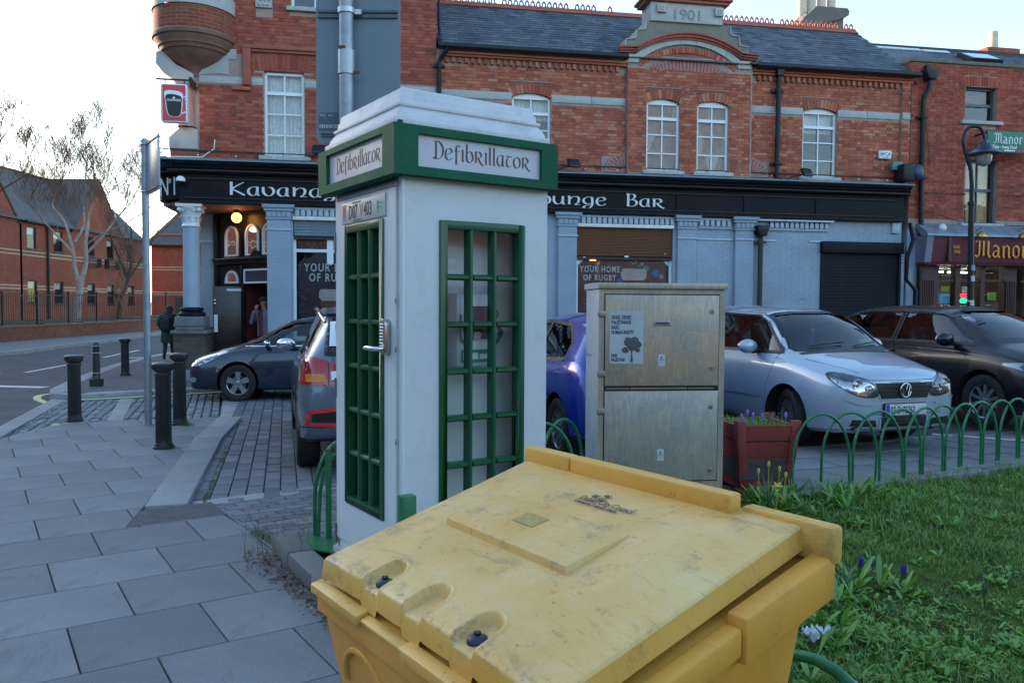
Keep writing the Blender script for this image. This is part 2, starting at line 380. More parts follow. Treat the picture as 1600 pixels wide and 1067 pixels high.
for (a, b) in ((-25, 24), (24, 60), (60, 140)):
    za = -.1+max(0, a-24)*.0167; zb = -.1+max(0, b-24)*.0167
    road.add([(-17.2+a*.0, a, za), (2.2, a, za), (2.2, b, zb), (-17.2, b, zb)], [(0, 1, 2, 3)])
road.build('road', M_asphalt, kind='structure')
def stones(region, o, d, wa, la, z, h, stag=.5, joint=.008, bev=.006, jit=0, wj=0):
    # convex region; courses run along unit vector d; wa across, la along. returns list of (poly, centre)
    d = Vector(d).normalized(); c = Vector((d.y, -d.x)); o = Vector(o); rs = []
    us = [(Vector(p)-o).dot(c) for p in region]; vs = [(Vector(p)-o).dot(d) for p in region]
    i0, i1 = int(min(us)//wa)-1, int(max(us)//wa)+2
    for i in range(i0, i1):
        sh = stag*la*(i % 2) if stag != 'rand' else random.random()*la
        j0, j1 = int((min(vs)-sh)//la)-1, int((max(vs)-sh)//la)+2
        for j in range(j0, j1):
            u0, u1 = i*wa+joint/2, (i+1)*wa-joint/2; v0, v1 = j*la+sh+joint/2, (j+1)*la+sh-joint/2
            if jit: v0 += random.uniform(0, jit); v1 -= random.uniform(0, jit)
            q = [o+c*u0+d*v0, o+c*u1+d*v0, o+c*u1+d*v1, o+c*u0+d*v1]
            q = clip_to([tuple(p) for p in q], region)
            if len(q) >= 3:
                ar = abs(sum(q[k][0]*q[(k+1) % len(q)][1]-q[(k+1) % len(q)][0]*q[k][1] for k in range(len(q))))/2
                if ar > wa*la*.04: rs.append(q)
    return rs
def stone_geo(mb, q, z, h, bev=.006, tilt=.0, cx=0, cy=0, crown=0):
    n = len(q); mx = sum(p[0] for p in q)/n; my = sum(p[1] for p in q)/n
    tx, ty = random.uniform(-tilt, tilt), random.uniform(-tilt, tilt); dz = random.uniform(-tilt, tilt)*.2
    A = []; B = []; Cc = []
    for p in q:
        dx, dy = p[0]-mx, p[1]-my; L = math.hypot(dx, dy) or 1; k = max(0, 1-bev*1.4/L)
        A.append((p[0]-cx, p[1]-cy, z-h)); B.append((p[0]-cx, p[1]-cy, z-bev+dx*tx+dy*ty+dz-crown)); Cc.append((mx+dx*k-cx, my+dy*k-cy, z+dx*tx+dy*ty+dz))
    vs = A+B+Cc; fs = [tuple(2*n+i for i in range(n))]
    for i in range(n):
        j = (i+1) % n; fs += [(i, j, n+j, n+i), (n+i, n+j, 2*n+j, 2*n+i)]
    mb.add(vs, fs)
def lay(name, rs, z, h, m, parent, limit=300, bev=.006, tilt=.01, stuffname=None, crown=0, zf=None):
    rs = sorted(rs, key=lambda q: q[0][1]**2+q[0][0]**2)
    vis = [q for q in rs if q[0][1] > 1.2 and abs(q[0][0]/q[0][1]) < .72]; rest = [q for q in rs if q not in vis] if len(rs) < 900 else []
    if len(rs) >= 900:
        ids = set(id(q) for q in vis); rest = [q for q in rs if id(q) not in ids]
    for q in vis[:limit]:
        n = len(q); cx = sum(p[0] for p in q)/n; cy = sum(p[1] for p in q)/n; mb = MB(); zz = z if zf is None else zf(cx, cy)
        stone_geo(mb, q, 0, h, bev, tilt, cx, cy, crown); mb.build(name, m, parent, loc=(cx, cy, zz), smooth=40 if crown else None)
    rest = vis[limit:]+rest
    if rest:
        mb = MB()
        for q in rest:
            n = len(q); cx = sum(p[0] for p in q)/n; cy = sum(p[1] for p in q)/n; zz = z if zf is None else zf(cx, cy)
            stone_geo(mb, q, zz, h, bev, tilt, 0, 0, crown)
        mb.build(stuffname or name+'_field', m, parent, kind='stuff', smooth=40 if crown else None)
# near pavement of concrete flags
pv = sheet('pavement', [(-6.3, -3), (5, -3), (1.9, .6), (-.9, 4.55), (-1.55, 5.4), (-2.26, 6.37), (-2.53, 6.79), (-2.99, 6.62), (-4.33, 12.04), (-6.42, 11.35), (-6.16, 9.7)], -.035, M_joint)
A_ = [(-6.3, -2.2), (4, -2.2), (1.9, .55), (-.92, 4.56), (-1.55, 5.4), (-2.26, 6.36), (-2.6, 6.53), (-6.2, 5.4)]
B_ = [(-6.2, 5.4), (-2.99, 6.5), (-4.33, 12.03), (-6.38, 11.33), (-6.14, 9.7)]
org = E1*.39+E2*4.03
def rows(region):
    rs = []
    for k in range(-12, 16):
        t0 = 4.03+.622*k; off = .39 if k % 2 == 0 else .065
        for j in range(-14, 14):
            s0 = off+.645*j
            q = [E1*a+E2*b for a, b in ((s0+.004, t0+.004), (s0+.641, t0+.004), (s0+.641, t0+.618), (s0+.004, t0+.618))]
            q = clip_to([tuple(p) for p in q], region)
            if len(q) > 2:
                ar = abs(sum(q[i][0]*q[(i+1) % len(q)][1]-q[(i+1) % len(q)][0]*q[i][1] for i in range(len(q))))/2
                if ar > .01: rs.append(q)
    return rs
CB = [(-2.95, 6.46), (-2.53, 6.79), (-2.26, 6.36), (-2.85, 6.0)]   # asphalt patch in place of a slab
rg = rows([(-6.3, -2.2), (4, -2.2), (1.9, .55), (-.92, 4.56), (-1.55, 5.4), (-2.26, 6.36), (-2.93, 6.1), (-6.0, 4.05), (-6.3, 3.9)])
# clip region is made convex in two pieces split along a slab row
L1 = [(-6.3, -2.2), (4, -2.2), (1.9, .55), (-.92, 4.56), (-1.55, 5.4), (-2.255, 6.36), (-6.3, 3.66)]
def rowclip(k0, k1, region):
    a = E2*(4.03+.622*k0); b = E2*(4.03+.622*k1)
    q = clip(region, tuple(a), tuple(a+E1)); return clip(q, tuple(b+E1), tuple(b)) if q else q
lay('paving_slab', rows([(-6.3, -2.2), (4, -2.2), (-.92, 4.56), (-1.55, 5.4), (-2.255, 6.36), (-6.3, 3.65)]), 0, .03, M_flag, pv, 300, .004, .0012)
lay('paving_slab', rows([(-6.3, 3.66), (-2.86, 5.965), (-2.99, 6.5), (-4.33, 12.03), (-6.38, 11.33), (-6.3, 9.7)]), 0, .03, M_flag, pv, 300, .004, .0012)
mb = MB(); mb.prism([(-2.255, 6.372), (-2.52, 6.78), (-2.98, 6.47), (-2.86, 5.975)], -.03, -.002); mb.build('asphalt_patch', M_asphalt2, pv)
# granite kerb, flush strip beyond it
kd = Vector((-.26, .966)).normalized()
kb = tag(empty('kerb'), kind='structure')
def kerbrun(pts, wd, lens, z0, z1, m=M_granite, parent=None, name='kerb_stone', side=1, bev=.012):
    # stones along a polyline; wd to the right side
    P = [Vector(p) for p in pts]
    for a, b in zip(P, P[1:]):
        L = (b-a).length; n = max(1, round(L/lens)); d = (b-a)/n; u = d.normalized(); c = Vector((u.y, -u.x))*side*wd
        for i in range(n):
            p = a+d*i+u*.003; q = a+d*(i+1)-u*.003; mid = (p+q)/2+c/2
            mb = MB(); mb.prism([tuple(v-mid) for v in (p, q, q+c, p+c)], z0, z1); mb.build(name, m, parent, loc=(mid.x, mid.y, 0), bevel=bev)
kerbrun([(-3.01, 6.60), (-3.96, 10.1), (-4.36, 12.04)], .33, .9, -.3, .004, parent=kb)
kerbrun([(-4.36, 12.08), (-5.72, 16.1)], .33, 1.0, -.3, -.052, parent=kb, name='kerb_strip', bev=.004)
# parking bay of grey setts
bay = sheet('parking_bay', [(-4.0, 4.9), (2.4, 6.6), (2.4, 20.5), (-5.4, 20.5), (-5.45, 16.2), (-4.05, 12.0), (-2.7, 6.7), (-2.2, 6.2)], -.085, M_joint)
kerbrun([(-2.66, 6.80), (-1.55, 7.55), (1.2, 9.0)], -.2, 1.0, -.3, -.045, parent=kb, name='kerb_strip', bev=.004)
reg = [(-2.72, 6.80), (2.2, 9.55), (2.2, 18.2), (-5.6, 17.0)]
lay('sett', stones(reg, (-2.6, 6.9), (-.27, .963), .15, .40, 0, .03, 'rand', .008, jit=.03), -.045, .04, M_sett, bay, 300, .007, .012, 'sett_field', crown=.002)
reg2 = [(-2.50, 6.80), (-2.22, 6.38), (-1.56, 5.42), (-.2, 6.2), (1.6, 7.0), (1.2, 8.85), (-1.5, 7.4)]
reg2 = [(-1.57, 5.42), (0, 6.3), (1.6, 7.0), (1.2, 8.8), (-1.5, 7.38), (-2.5, 6.76), (-2.22, 6.36)]
lay('paver', stones(reg2, (-2.4, 6.5), (.831, .556), .105, .215, 0, .03, .5, .008), -.02, .06, M_sett, bay, 300, .005, .01, 'paver_field')
# cobbled crossing between the yellow lines
cross = sheet('cobbled_crossing', [(-5.8, 9.3), (-6.4, 11.3), (-4.3, 12.0), (-4.0, 12.1), (-5.4, 16.3), (-5.77, 16.1), (-7.75, 14.55), (-9.25, 17.1), (-9.6, 17.2), (-6.9, 10.6), (-6.2, 8.2)], -.105, M_joint)
lay('sett', stones([(-6.42, 11.38), (-4.38, 12.09), (-5.76, 16.02), (-7.55, 14.6)], (-4.38, 12.1), (-.33, .944), .13, .2, 0, .03, .5, .016, jit=.03), -.065, .03, M_setl, cross, 200, .014, .05, 'sett_field', crown=.006)
lay('sett', stones([(-6.2, 9.75), (-6.44, 11.38), (-7.57, 14.6), (-8.2, 15.0), (-6.75, 11.0)], (-6.4, 11.3), (-.33, .944), .13, .2, 0, .03, .5, .016, jit=.03), -.068, .03, M_setl, cross, 120, .014, .05, 'sett_field', crown=.006)
kerbrun([(-5.75, 7.6), (-6.52, 10.2), (-6.78, 10.95), (-8.22, 15.1), (-9.22, 17.0)], .26, .95, -.3, -.058, parent=kb, name='kerb_strip', side=-1, bev=.006)
kerbrun([(-6.95, 11.9), (-5.55, 12.9)][:0] or [(-5.9, 11.75), (-7.2, 14.9)], .22, .9, -.3, -.055, parent=kb, name='kerb_strip', side=1, bev=.004)
def line(name, pts, wd, z, m, parent):
    P = [Vector(p) for p in smoothpoly(pts, False, 6)] if len(pts) > 2 else [Vector(p) for p in pts]
    vs = []; k = len(P)
    for i, p in enumerate(P):
        d = (P[min(k-1, i+1)]-P[max(0, i-1)]).normalized(); c = Vector((-d.y, d.x))*wd/2
        zz = z+max(0, p.y-24)*.0167
        vs += [(p.x+c.x, p.y+c.y, zz), (p.x-c.x, p.y-c.y, zz)]
    me = bpy.data.meshes.new(name); me.from_pydata(vs, [], [(2*i, 2*i+1, 2*i+3, 2*i+2) for i in range(k-1)]); me.materials.append(m)
    return link(name, me, parent)
rd = bpy.data.objects['road']
line('yellow_line', [(-6.5, 11.43), (-5.6, 11.76), (-4.36, 12.13)], .12, -.042, M_yellow, cross)
line('yellow_line', [(-7.85, 14.42), (-7.0, 15.0), (-5.72, 16.0)], .14, -.042, M_yellow, cross)
line('yellow_line', [(-8.0, 14.2), (-8.35, 14.5), (-8.85, 15.1), (-9.12, 15.7), (-8.98, 16.15)], .13, -.094, M_yellow, rd)
line('yellow_line', [(-8.0, 14.5), (-8.35, 14.85), (-8.65, 15.3), (-8.78, 15.8)][::-1], .13, -.094, M_yellow, rd)
for a, b in (((-12.6, 21.0), (-13.1, 24.2)), ((-13.4, 26.6), (-13.8, 30.0)), ((-14, 33), (-14.4, 37)), ((-12.0, 14.5), (-12.25, 17.5))): line('lane_marking', [a, b], .13, -.094, M_wline, rd)
line('lane_marking', [(-11.6, 17.5), (-9.9, 17.2)], .3, -.094, M_wline, rd)
line('lane_marking', [(-11.4, 22.3), (-10.9, 22.2)], .3, -.094, M_wline, rd)
line('lane_marking', [(-12.6, 26.3), (-10.9, 28)], .25, -.094, M_wline, rd)
line('lane_marking', [(-14.5, 17.5), (-12.8, 18.4)], .3, -.094, M_wline, rd)
line('lane_marking', [(-15.0, 20.0), (-13.0, 20.6)], .2, -.094, M_wline, rd)
# pavement round the public house
pp = [(-5.74, 16.25), (-7.75, 14.75), (-8.35, 14.95), (-8.72, 15.6), (-9.75, 18.6), (-10.7, 22.0), (-11.5, 26), (-13.6, 45), (-6, 45), (-6.2, 20), (-5.2, 18.2)]
pub = MB(); pub.prism([(x, y) for x, y in pp], -.3, .036); pub = pub.build('pavement', M_asphalt2, kind='structure')
kerbrun([(-5.74, 16.1), (-7.85, 14.58), (-8.45, 14.8), (-8.9, 15.6), (-9.93, 18.6), (-10.9, 22.0), (-11.7, 26), (-12.6, 33), (-13.9, 45)], .32, 1.1, -.3, .042, parent=kb, side=1, bev=.03)
# far pavement on the other side of the street
fp = MB(); F0 = [(-16.3, 0), (-16.9, 24), (-17.0, 30), (-17.6, 45), (-19, 80)]
for a, b in zip(F0, F0[1:]):
    za = .02+max(0, a[1]-24)*.0167; zb = .02+max(0, b[1]-24)*.0167
    fp.add([(a[0], a[1], za-.12), (a[0], a[1], za), (a[0]-6, a[1], za), (b[0]-6, b[1], zb), (b[0], b[1], zb), (b[0], b[1], zb-.12)], [(1, 4, 3, 2), (0, 5, 4, 1)])
fp = fp.build('pavement', mat('far_pavement', (.17, .17, .175), .85, bump=.2, scale=2), kind='structure')
for a, b in zip(F0, F0[1:]):
    za = .026+max(0, a[1]-24)*.0167; zb = .026+max(0, b[1]-24)*.0167
    m = MB(); m.add([(a[0]+.02, a[1], za-.13), (a[0]+.02, a[1], za), (a[0]-.2, a[1], za), (b[0]-.2, b[1], zb), (b[0]+.02, b[1], zb), (b[0]+.02, b[1], zb-.13)], [(1, 4, 3, 2), (0, 5, 4, 1)])
    m.build('kerb_strip', M_granite, fp)
# paved strip and car ground to the right, behind the hoop fence
zr = lambda x, y: .10+max(0, y-7.6)*.022
rq = [(.9, 6.3, -.1), (2.3, 6.95, .09), (3.35, 7.3, .09), (5.2, 8.35, .10), (9, 10.5, .15), (18, 15.5, .26), (18, 24, .45), (2.4, 24, .45), (.9, 24, -.1), (2.4, 12, .19)]
rp = MB().add(rq, [(0, 1, 9), (1, 2, 9), (2, 3, 9), (3, 4, 9), (4, 5, 9), (5, 6, 9), (6, 7, 9), (9, 7, 8), (0, 9, 8)])
rp = rp.build('parking_bay', M_asphalt, kind='structure')
fl = [(1.9, 6.7), (5.2, 8.1), (9.6, 10.4), (9.2, 11.2), (2.3, 8.6)]
fl = [(2.1, 6.55), (5.2, 8.0), (10.6, 10.9), (10.1, 11.75), (2.2, 8.45)]
rs = stones(fl, (2.2, 7), (.94, .34), .45, .62, 0, .04, .5, .01)
rpv = tag(empty('pavement'), kind='structure')
lay('paving_slab', rs, .13, .06, M_flag, rpv, 300, .004, .002, zf=lambda x, y: zr(x, y)+.015)
line('parking_line', [(5.05, 9.7), (5.9, 9.2)], .1, .16, M_wline, rpv)
FA = R(10.18)
BR = (0, 19.0, 0)
def wall(name, u0, u1, z0, z1, holes, y, m, parent, reveal=.16, thick=.3):
    us = sorted(set([u0, u1]+[h[0] for h in holes]+[h[1] for h in holes])); zs = sorted(set([z0, z1]+[h[2] for h in holes]+[h[3] for h in holes]))
    us = [u for u in us if u0 <= u <= u1]; zs = [z for z in zs if z0 <= z <= z1]; mb = MB()
    for a, b in zip(us, us[1:]):
        for c, d in zip(zs, zs[1:]):
            if any(h[0] < (a+b)/2 < h[1] and h[2] < (c+d)/2 < h[3] for h in holes): continue
            mb.add([(a, y, c), (b, y, c), (b, y, d), (a, y, d)], [(0, 1, 2, 3)])
    for h in holes:
        a, b, c, d = h[:4]; mb.add([(a, y, c), (b, y, c), (b, y, d), (a, y, d), (a, y+reveal, c), (b, y+reveal, c), (b, y+reveal, d), (a, y+reveal, d)],
               [(0, 4, 5, 1), (1, 5, 6, 2), (2, 6, 7, 3), (3, 7, 4, 0)])
    for (a, b) in ((u0, u0), (u1, u1)): mb.add([(a, y, z0), (a, y+thick, z0), (a, y+thick, z1), (a, y, z1)], [(0, 1, 2, 3)])
    return mb.build(name, m, parent)
BM = {}
def brickwork(u0, u1, z0, z1, skips, y, m, parent, focus, limit=300, row=.075, ln=.225, proud=.010, stuff='brickwork', z_of=0):
    # skips: rectangles left free; bricks in Flemish-like courses with their own edges
    L = []; r = 0; z = z_of+math.floor((z0-z_of)/row)*row
    while z < z1-.01:
        za, zb = max(z, z0), min(z+row-.009, z1)
        if zb-za > .02:
            cuts = sorted((s[0], s[1]) for s in skips if s[2] < zb-.01 and s[3] > za+.01); free = []; p = u0
            for a, b in cuts:
                if a > p: free.append((p, min(a, u1)))
                p = max(p, b)
            if p < u1: free.append((p, u1))
            ri = round(z/row)
            for a, b in free:
                x = math.floor((a-u0)/(ln*1.5))*(ln*1.5)+u0-(ri % 2)*ln*.75
                while x < b:
                    for w_ in (ln, ln/2):
                        p0, p1 = max(x+.004, a+.002), min(x+w_-.005, b-.002)
                        if p1-p0 > .02: L.append((p0, p1, za, zb))
                        x += w_
        z += row; r += 1
    L.sort(key=lambda q: abs(q[0]-focus[0])+abs(q[2]-focus[1])*1.3)
    for q in L[:limit]:
        wq, hq = round(q[1]-q[0], 2), round(q[3]-q[2], 3); k = (wq, hq, m.name)
        if k not in BM:
            mb = MB(); mb.box(-wq/2, wq/2, 0, .03, -hq/2, hq/2); BM[k] = mb.mesh('brick', m)
        link('brick', BM[k], parent, ((q[0]+q[1])/2, y-proud-random.uniform(0, .003), (q[2]+q[3])/2))
    V = []; F = []
    for q in L[limit:]:
        o = len(V); yy = y-proud-random.uniform(0, .003)
        V += [(q[0], yy, q[2]), (q[1], yy, q[2]), (q[1], yy, q[3]), (q[0], yy, q[3]), (q[0], y+.01, q[2]), (q[1], y+.01, q[2]), (q[1], y+.01, q[3]), (q[0], y+.01, q[3])]
        F += [(o, o+1, o+2, o+3), (o, o+4, o+5, o+1), (o+1, o+5, o+6, o+2), (o+2, o+6, o+7, o+3), (o+3, o+7, o+4, o)]
    if F: o = link(stuff, np_mesh(stuff, V, F, m), parent); o['kind'] = 'stuff'
def arch_pts(u0, u1, zs, rise, n=12):
    if rise <= 0: return [(u0, zs), (u1, zs)]
    h = (u1-u0)/2; rr = (h*h+rise*rise)/(2*rise); c = (u0+u1)/2; cz = zs+rise-rr; a = math.asin(h/rr)
    return [(c+rr*math.sin(-a+2*a*i/n), cz+rr*math.cos(-a+2*a*i/n)) for i in range(n+1)]
def arch_bricks(u0, u1, zs, rise, depth, y, m, parent, name='brick_arch', proud=.012, n=None):
    P0 = arch_pts(u0, u1, zs, rise, 24); n = n or max(6, int((u1-u0)/.075)); mb = MB()
    h = (u1-u0)/2; rr = (h*h+rise*rise)/(2*rise) if rise > 0 else 1e3; c = (u0+u1)/2; cz = zs+rise-rr; a = math.asin(min(1, (h+.03)/rr))
    for i in range(n):
        t0 = -a+2*a*(i+.06)/n; t1 = -a+2*a*(i+.94)/n
        q = [(c+r_*math.sin(t), cz+r_*math.cos(t)) for r_, t in ((rr, t0), (rr, t1), (rr+depth, t1), (rr+depth, t0))]
        mb.prism(q, y-proud, y+.02, 'xz')
    return mb.build(name, m, parent, kind='stuff')
M_curtain = mat('net_curtain', (.72, .72, .70), .9, var=.15, scale=12)
M_curt2 = mat('ochre_curtain', (.62, .27, .06), .9, var=.3, scale=5)
M_room = mat('room_paint', (.22, .24, .27), .9)
def window(name, u0, u1, z0, z1, rise, cols, rws, y, parent, fm=None, curtain=None, transom=None, label=None, bars=.03, room=True, fw=.055):
    fm = fm or M_white; zs = z1-rise; mb = MB()
    outer = [(u0, z0), (u1, z0)]+[p for p in arch_pts(u0, u1, zs, rise)][::-1]
    mb.box(u0, u0+fw, y-.03, y+.05, z0, zs); mb.box(u1-fw, u1, y-.03, y+.05, z0, zs); mb.box(u0+fw, u1-fw, y-.03, y+.05, z0, z0+fw*.9)
    ap = arch_pts(u0, u1, zs, rise)
    mb.prism([(u0, zs-.035), (u1, zs-.035)]+ap[::-1] if rise > 0 else [(u0, z1-fw), (u1, z1-fw), (u1, z1), (u0, z1)], y-.03, y+.05, 'xz')
    top = zs-.035 if rise > 0 else z1-fw
    if transom: mb.box(u0+fw, u1-fw, y-.035, y+.05, transom-.035, transom+.035)
    for k in range(1, cols):
        x = u0+fw+(u1-u0-2*fw)*k/cols; mb.box(x-bars/2, x+bars/2, y-.02, y+.03, z0+fw*.9, top)
    zr_ = [z0+fw]+([] if not rws else rws)+[top]
    for z in (rws or []): 
        if not transom or abs(z-transom) > .05: mb.box(u0+fw, u1-fw, y-.02, y+.03, z-bars/2, z+bars/2)
    f = mb.build(name, fm, parent, label=label)
    zz = [z0+fw*.9]+[z for z in (rws or [])]+[top]
    for k in range(cols):
        xa = u0+fw+(u1-u0-2*fw)*k/cols; xb = u0+fw+(u1-u0-2*fw)*(k+1)/cols
        for c, d in zip(zz, zz[1:]):
            p = MB(); t = random.uniform(-.006, .006); t2 = random.uniform(-.004, .004)
            p.add([(xa, y+.012+t, c), (xb, y+.012-t, c), (xb, y+.012-t+t2, d), (xa, y+.012+t+t2, d)], [(0, 1, 2, 3)]); p.build('pane', M_glass, f)
    if room:
        r_ = MB(); r_.add([(u0, y+.06, z0), (u1, y+.06, z0), (u1, y+.06, z1), (u0, y+.06, z1), (u0-.3, y+1.3, z0-.3), (u1+.3, y+1.3, z0-.3), (u1+.3, y+1.3, z1+.1), (u0-.3, y+1.3, z1+.1)],
             [(4, 5, 6, 7), (0, 4, 7, 3), (1, 2, 6, 5), (0, 1, 5, 4), (3, 7, 6, 2)]); r_.build('room_interior', M_room, f)
    def drape(a, b, c, d, m, dep=.14):
        n = 40; vs = []
        for i in range(n+1):
            x = a+(b-a)*i/n; yy = y+dep+.018*math.sin(i*1.7)+.01*math.sin(i*.61); vs += [(x, yy, c), (x, yy, d)]
        mm = MB(); mm.add(vs, [(2*i, 2*i+2, 2*i+3, 2*i+1) for i in range(n)]); mm.build('curtain', m, f, smooth=60)
    if curtain == 'full': drape(u0+.04, u1-.04, z0+.03, z1-.05, M_curtain)
    if curtain == 'split': drape(u0+.04, u0+(u1-u0)*.56, z0+.03, z1-.05, M_curtain); drape(u0+(u1-u0)*.54, u1-.04, z0+.03, z1-.05, M_curt2, .2)
    if curtain == 'right': drape(u0+(u1-u0)*.3, u1-.04, z0+.03, z1-.05, mat('cream_curtain', (.80, .60, .30), .9)); drape(u0+.04, u0+(u1-u0)*.35, z0+.5, z1-.1, M_curtain, .2)
    if curtain == 'half': drape(u0+.04, u1-.04, z0+(z1-z0)*.66, z1-.05, M_curtain)
    return f
def sill(u0, u1, z, y, parent, m=None, h=.09, d=.1): MB().box(u0, u1, y-d, y+.05, z-h, z).build('window_sill', m or M_stone, parent, bevel=.01)
def pipe(parent, pts, r=.045, name='drainpipe', m=None, collars=(), n=10):
    mb = MB(); mb.tube(pts, r, n)
    for c in collars: mb.lathe([(r*1.4, -.04), (r*1.5, 0), (r*1.4, .04)], c, 10); mb.box(c[0]-r*2.6, c[0]+r*2.6, c[1]+r*.2, c[1]+r*1.2, c[2]-.03, c[2]+.03)
    return mb.build(name, m or M_gutter, parent, smooth=50)
K = empty('corner_building', BR, FA, label='tall red brick corner building with round turret base above the black shopfront', cat='building')
kh = [(-5.545, -4.695, 4.9, 6.79), (-4.96, -3.95, 8.2, 9.9)]
wall('wall', -7.32, -1.78, 4.75, 11.5, kh, 0, M_mortar, K)
mb = MB(); mb.add([(-7.32, 0, 4.75), (-7.32, 9, 4.75), (-7.32, 9, 11.5), (-7.32, 0, 11.5)], [(0, 1, 2, 3)]); mb.add([(-1.78, 0, 6), (-1.78, 9, 6), (-1.78, 9, 11.5), (-1.78, 0, 11.5)], [(3, 2, 1, 0)])
mb.add([(-7.32, 9, 0), (-1.78, 9, 0), (-1.78, 9, 11.5), (-7.32, 9, 11.5)], [(3, 2, 1, 0)]); mb.add([(-7.32, 0, 11.5), (-1.78, 0, 11.5), (-1.78, 9, 11.5), (-7.32, 9, 11.5)], [(0, 1, 2, 3)])
mb.add([(-7.0, 2, 0), (-7.32, 9, 0), (-7.32, 9, 4.75), (-7.0, 2, 4.75)], [(0, 1, 2, 3)])
mb.build('side_wall', M_farbrickY, K)
skk = [(a-.01, b+.01, c-.02, d+.0) for a, b, c, d in kh]+[(-7.4, -1.7, 6.46, 6.63), (-5.75, -4.5, 6.79, 7.22), (-7.33, -6.9, 4.7, 6.3), (-5.0, -3.9, 8.05, 8.2), (-6.95, -6.0, 6.6, 7.1), (-5.71, -5.35, 8.0, 9)]
brickwork(-7.32, -1.78, 4.85, 11.4, skk, 0, M_brick2, K, (-5.0, 6.6), 300)
arch_bricks(-5.62, -4.62, 6.8, .05, .34, 0, M_brick2, K)
for a, b in ((-6.9, -5.99), (-5.82, -5.56), (-4.68, -3.2), (-3.19, -1.8)): MB().box(a+.004, b-.004, -.02, .03, 6.47, 6.62).build('stone_band', M_stone, K, bevel=.004)
MB().box(-5.75, -4.5, -.004, .02, 6.79, 7.22).build('brick_panel', M_turret, K)
hd = MB()
hd.box(-5.99, -5.82, -.09, .0, 6.45, 7.27); hd.box(-6.22, -5.83, -.10, 0, 6.33, 6.41); hd.box(-5.99, -3.7, -.1, 0, 7.24, 7.33); hd.box(-5.99, -3.7, -.06, 0, 7.18, 7.24)
hd.build('hood_mould', M_terra, K, bevel=.015)
window('window', -5.545, -4.695, 4.94, 6.78, 0, 2, [5.42, 5.88, 6.33], .10, K, curtain='full', transom=6.33)
window('window', -4.96, -3.95, 8.2, 9.9, 0, 2, [9.1], .10, K)
sill(-5.66, -4.58, 4.94, -.02, K); sill(-5.06, -3.85, 8.2, 0, K)
mb = MB(); mb.box(-5.71, -5.37, -.06, .02, 8.14, 8.9); 
for i in range(7):
    for j in range(3): mb.sphere((-5.63+.09*j+.03*(i % 2), -.06, 8.2+i*.1), .035, 6, 5)
mb.build('carved_panel', M_stone, K, smooth=40)
# turret
TC = (-7.0, .1, 0)
t = MB(); t.lathe([(.83, 7.42), (.83, 7.9)], TC, 48); t.build('turret', M_turret, K, smooth=60)
t = MB(); t.lathe([(.86, 7.9), (.87, 8.2), (.83, 8.22), (.83, 8.3)], TC, 48); t.build('turret_sill', M_stone, K, smooth=30)
t = MB(); t.lathe([(.80, 8.3), (.80, 11)], TC, 48); t.build('turret_window', M_glass, K, smooth=60)
t = MB(); t.lathe([(.74, 8.3), (.74, 11)], TC, 24); t.build('turret_drum', M_turret, K, smooth=60)
t = MB()
for a in range(0, 360, 45): t.cbox((TC[0]+.82*math.cos(R(a+20)), TC[1]+.82*math.sin(R(a+20)), 9.6), (.12, .12, 2.6), rz=R(a+20))
t.build('mullions', M_stone, K)
t = MB(); t.lathe([(.05, 6.56), (.13, 6.58), (.16, 6.66), (.2, 6.74), (.34, 6.82), (.52, 6.93), (.62, 7.04), (.64, 7.07), (.68, 7.07), (.71, 7.13), (.75, 7.15), (.76, 7.2), (.80, 7.24), (.82, 7.3), (.86, 7.32), (.87, 7.38), (.84, 7.43), (.80, 7.44)], TC, 48)
t.build('turret_corbel', mat('brown_stone', (.20, .10, .075), .8, var=.2, bump=.2, dirt=.6, dcol=(.07, .05, .045)), K, smooth=35)
t = MB()
q = [(-7.75, 7.05), (-7.62, 7.08), (-7.5, 6.95), (-7.35, 6.8), (-7.15, 6.7), (-7.0, 6.62), (-6.98, 6.42), (-7.38, 6.4), (-7.45, 6.52), (-7.62, 6.62), (-7.76, 6.8)]
t.prism(q, -.12, .14, 'xz'); t.build('stone_bracket', M_stone, K, bevel=.02)
t = MB(); t.prism([(-6.95, 6.62), (-6.5, 6.68), (-6.28, 6.66), (-6.28, 7.0), (-6.12, 7.0), (-6.12, 7.22), (-6.5, 7.22), (-6.95, 7.0)], -.02, .02, 'xz'); t.build('stone_bracket', M_stone, K, bevel=.01)
t = MB(); t.lathe([(.24, 6.4), (.25, 6.36), (.21, 6.33), (.235, 6.3), (.2, 6.26), (.17, 6.2), (.17, 5.6)], (-7.16, .02, 0), 24); t.lathe([(.17, 5.6), (.19, 5.55), (.2, 5.5)], (-7.16, .02, 0), 24)
t.build('corner_shaft', M_pinkterra, K, smooth=40)
t = MB(); t.prism([(-7.52, 5.03), (-6.93, 5.03), (-6.93, 5.42), (-7.05, 5.5), (-7.28, 5.5), (-7.52, 5.26)], -.07, .2, 'xz'); t.build('stone_base', M_stone, K, bevel=.012)
t = MB(); t.box(-7.5, -6.9, -.05, .2, 4.8, 5.03); t.build('brick_base', M_turret, K)
S = empty('pub_sign', (0, 19, 0), FA, label='red and black box sign with a dark pint glass on the corner building', cat='sign')
mb = MB(); mb.cbox((-7.30, -.5, 6.37), (.72, .03, .035)); mb.cbox((-6.97, -.28, 6.35), (.05, .6, .14)); mb.cbox((-7.48, -.5, 6.31), (.02, .02, .1)); mb.cbox((-7.1, -.5, 6.31), (.02, .02, .1)); mb.build('bracket', M_gutter, S)
SR = R(17)
def srot(o): o.location = o.location+Vector((-7.29, -.5, 5.87)); return o
mb = MB(); mb.cbox((0, 0, 0), (.52, .17, .80)); srot(mb.build('case', M_white, S, bevel=.03))
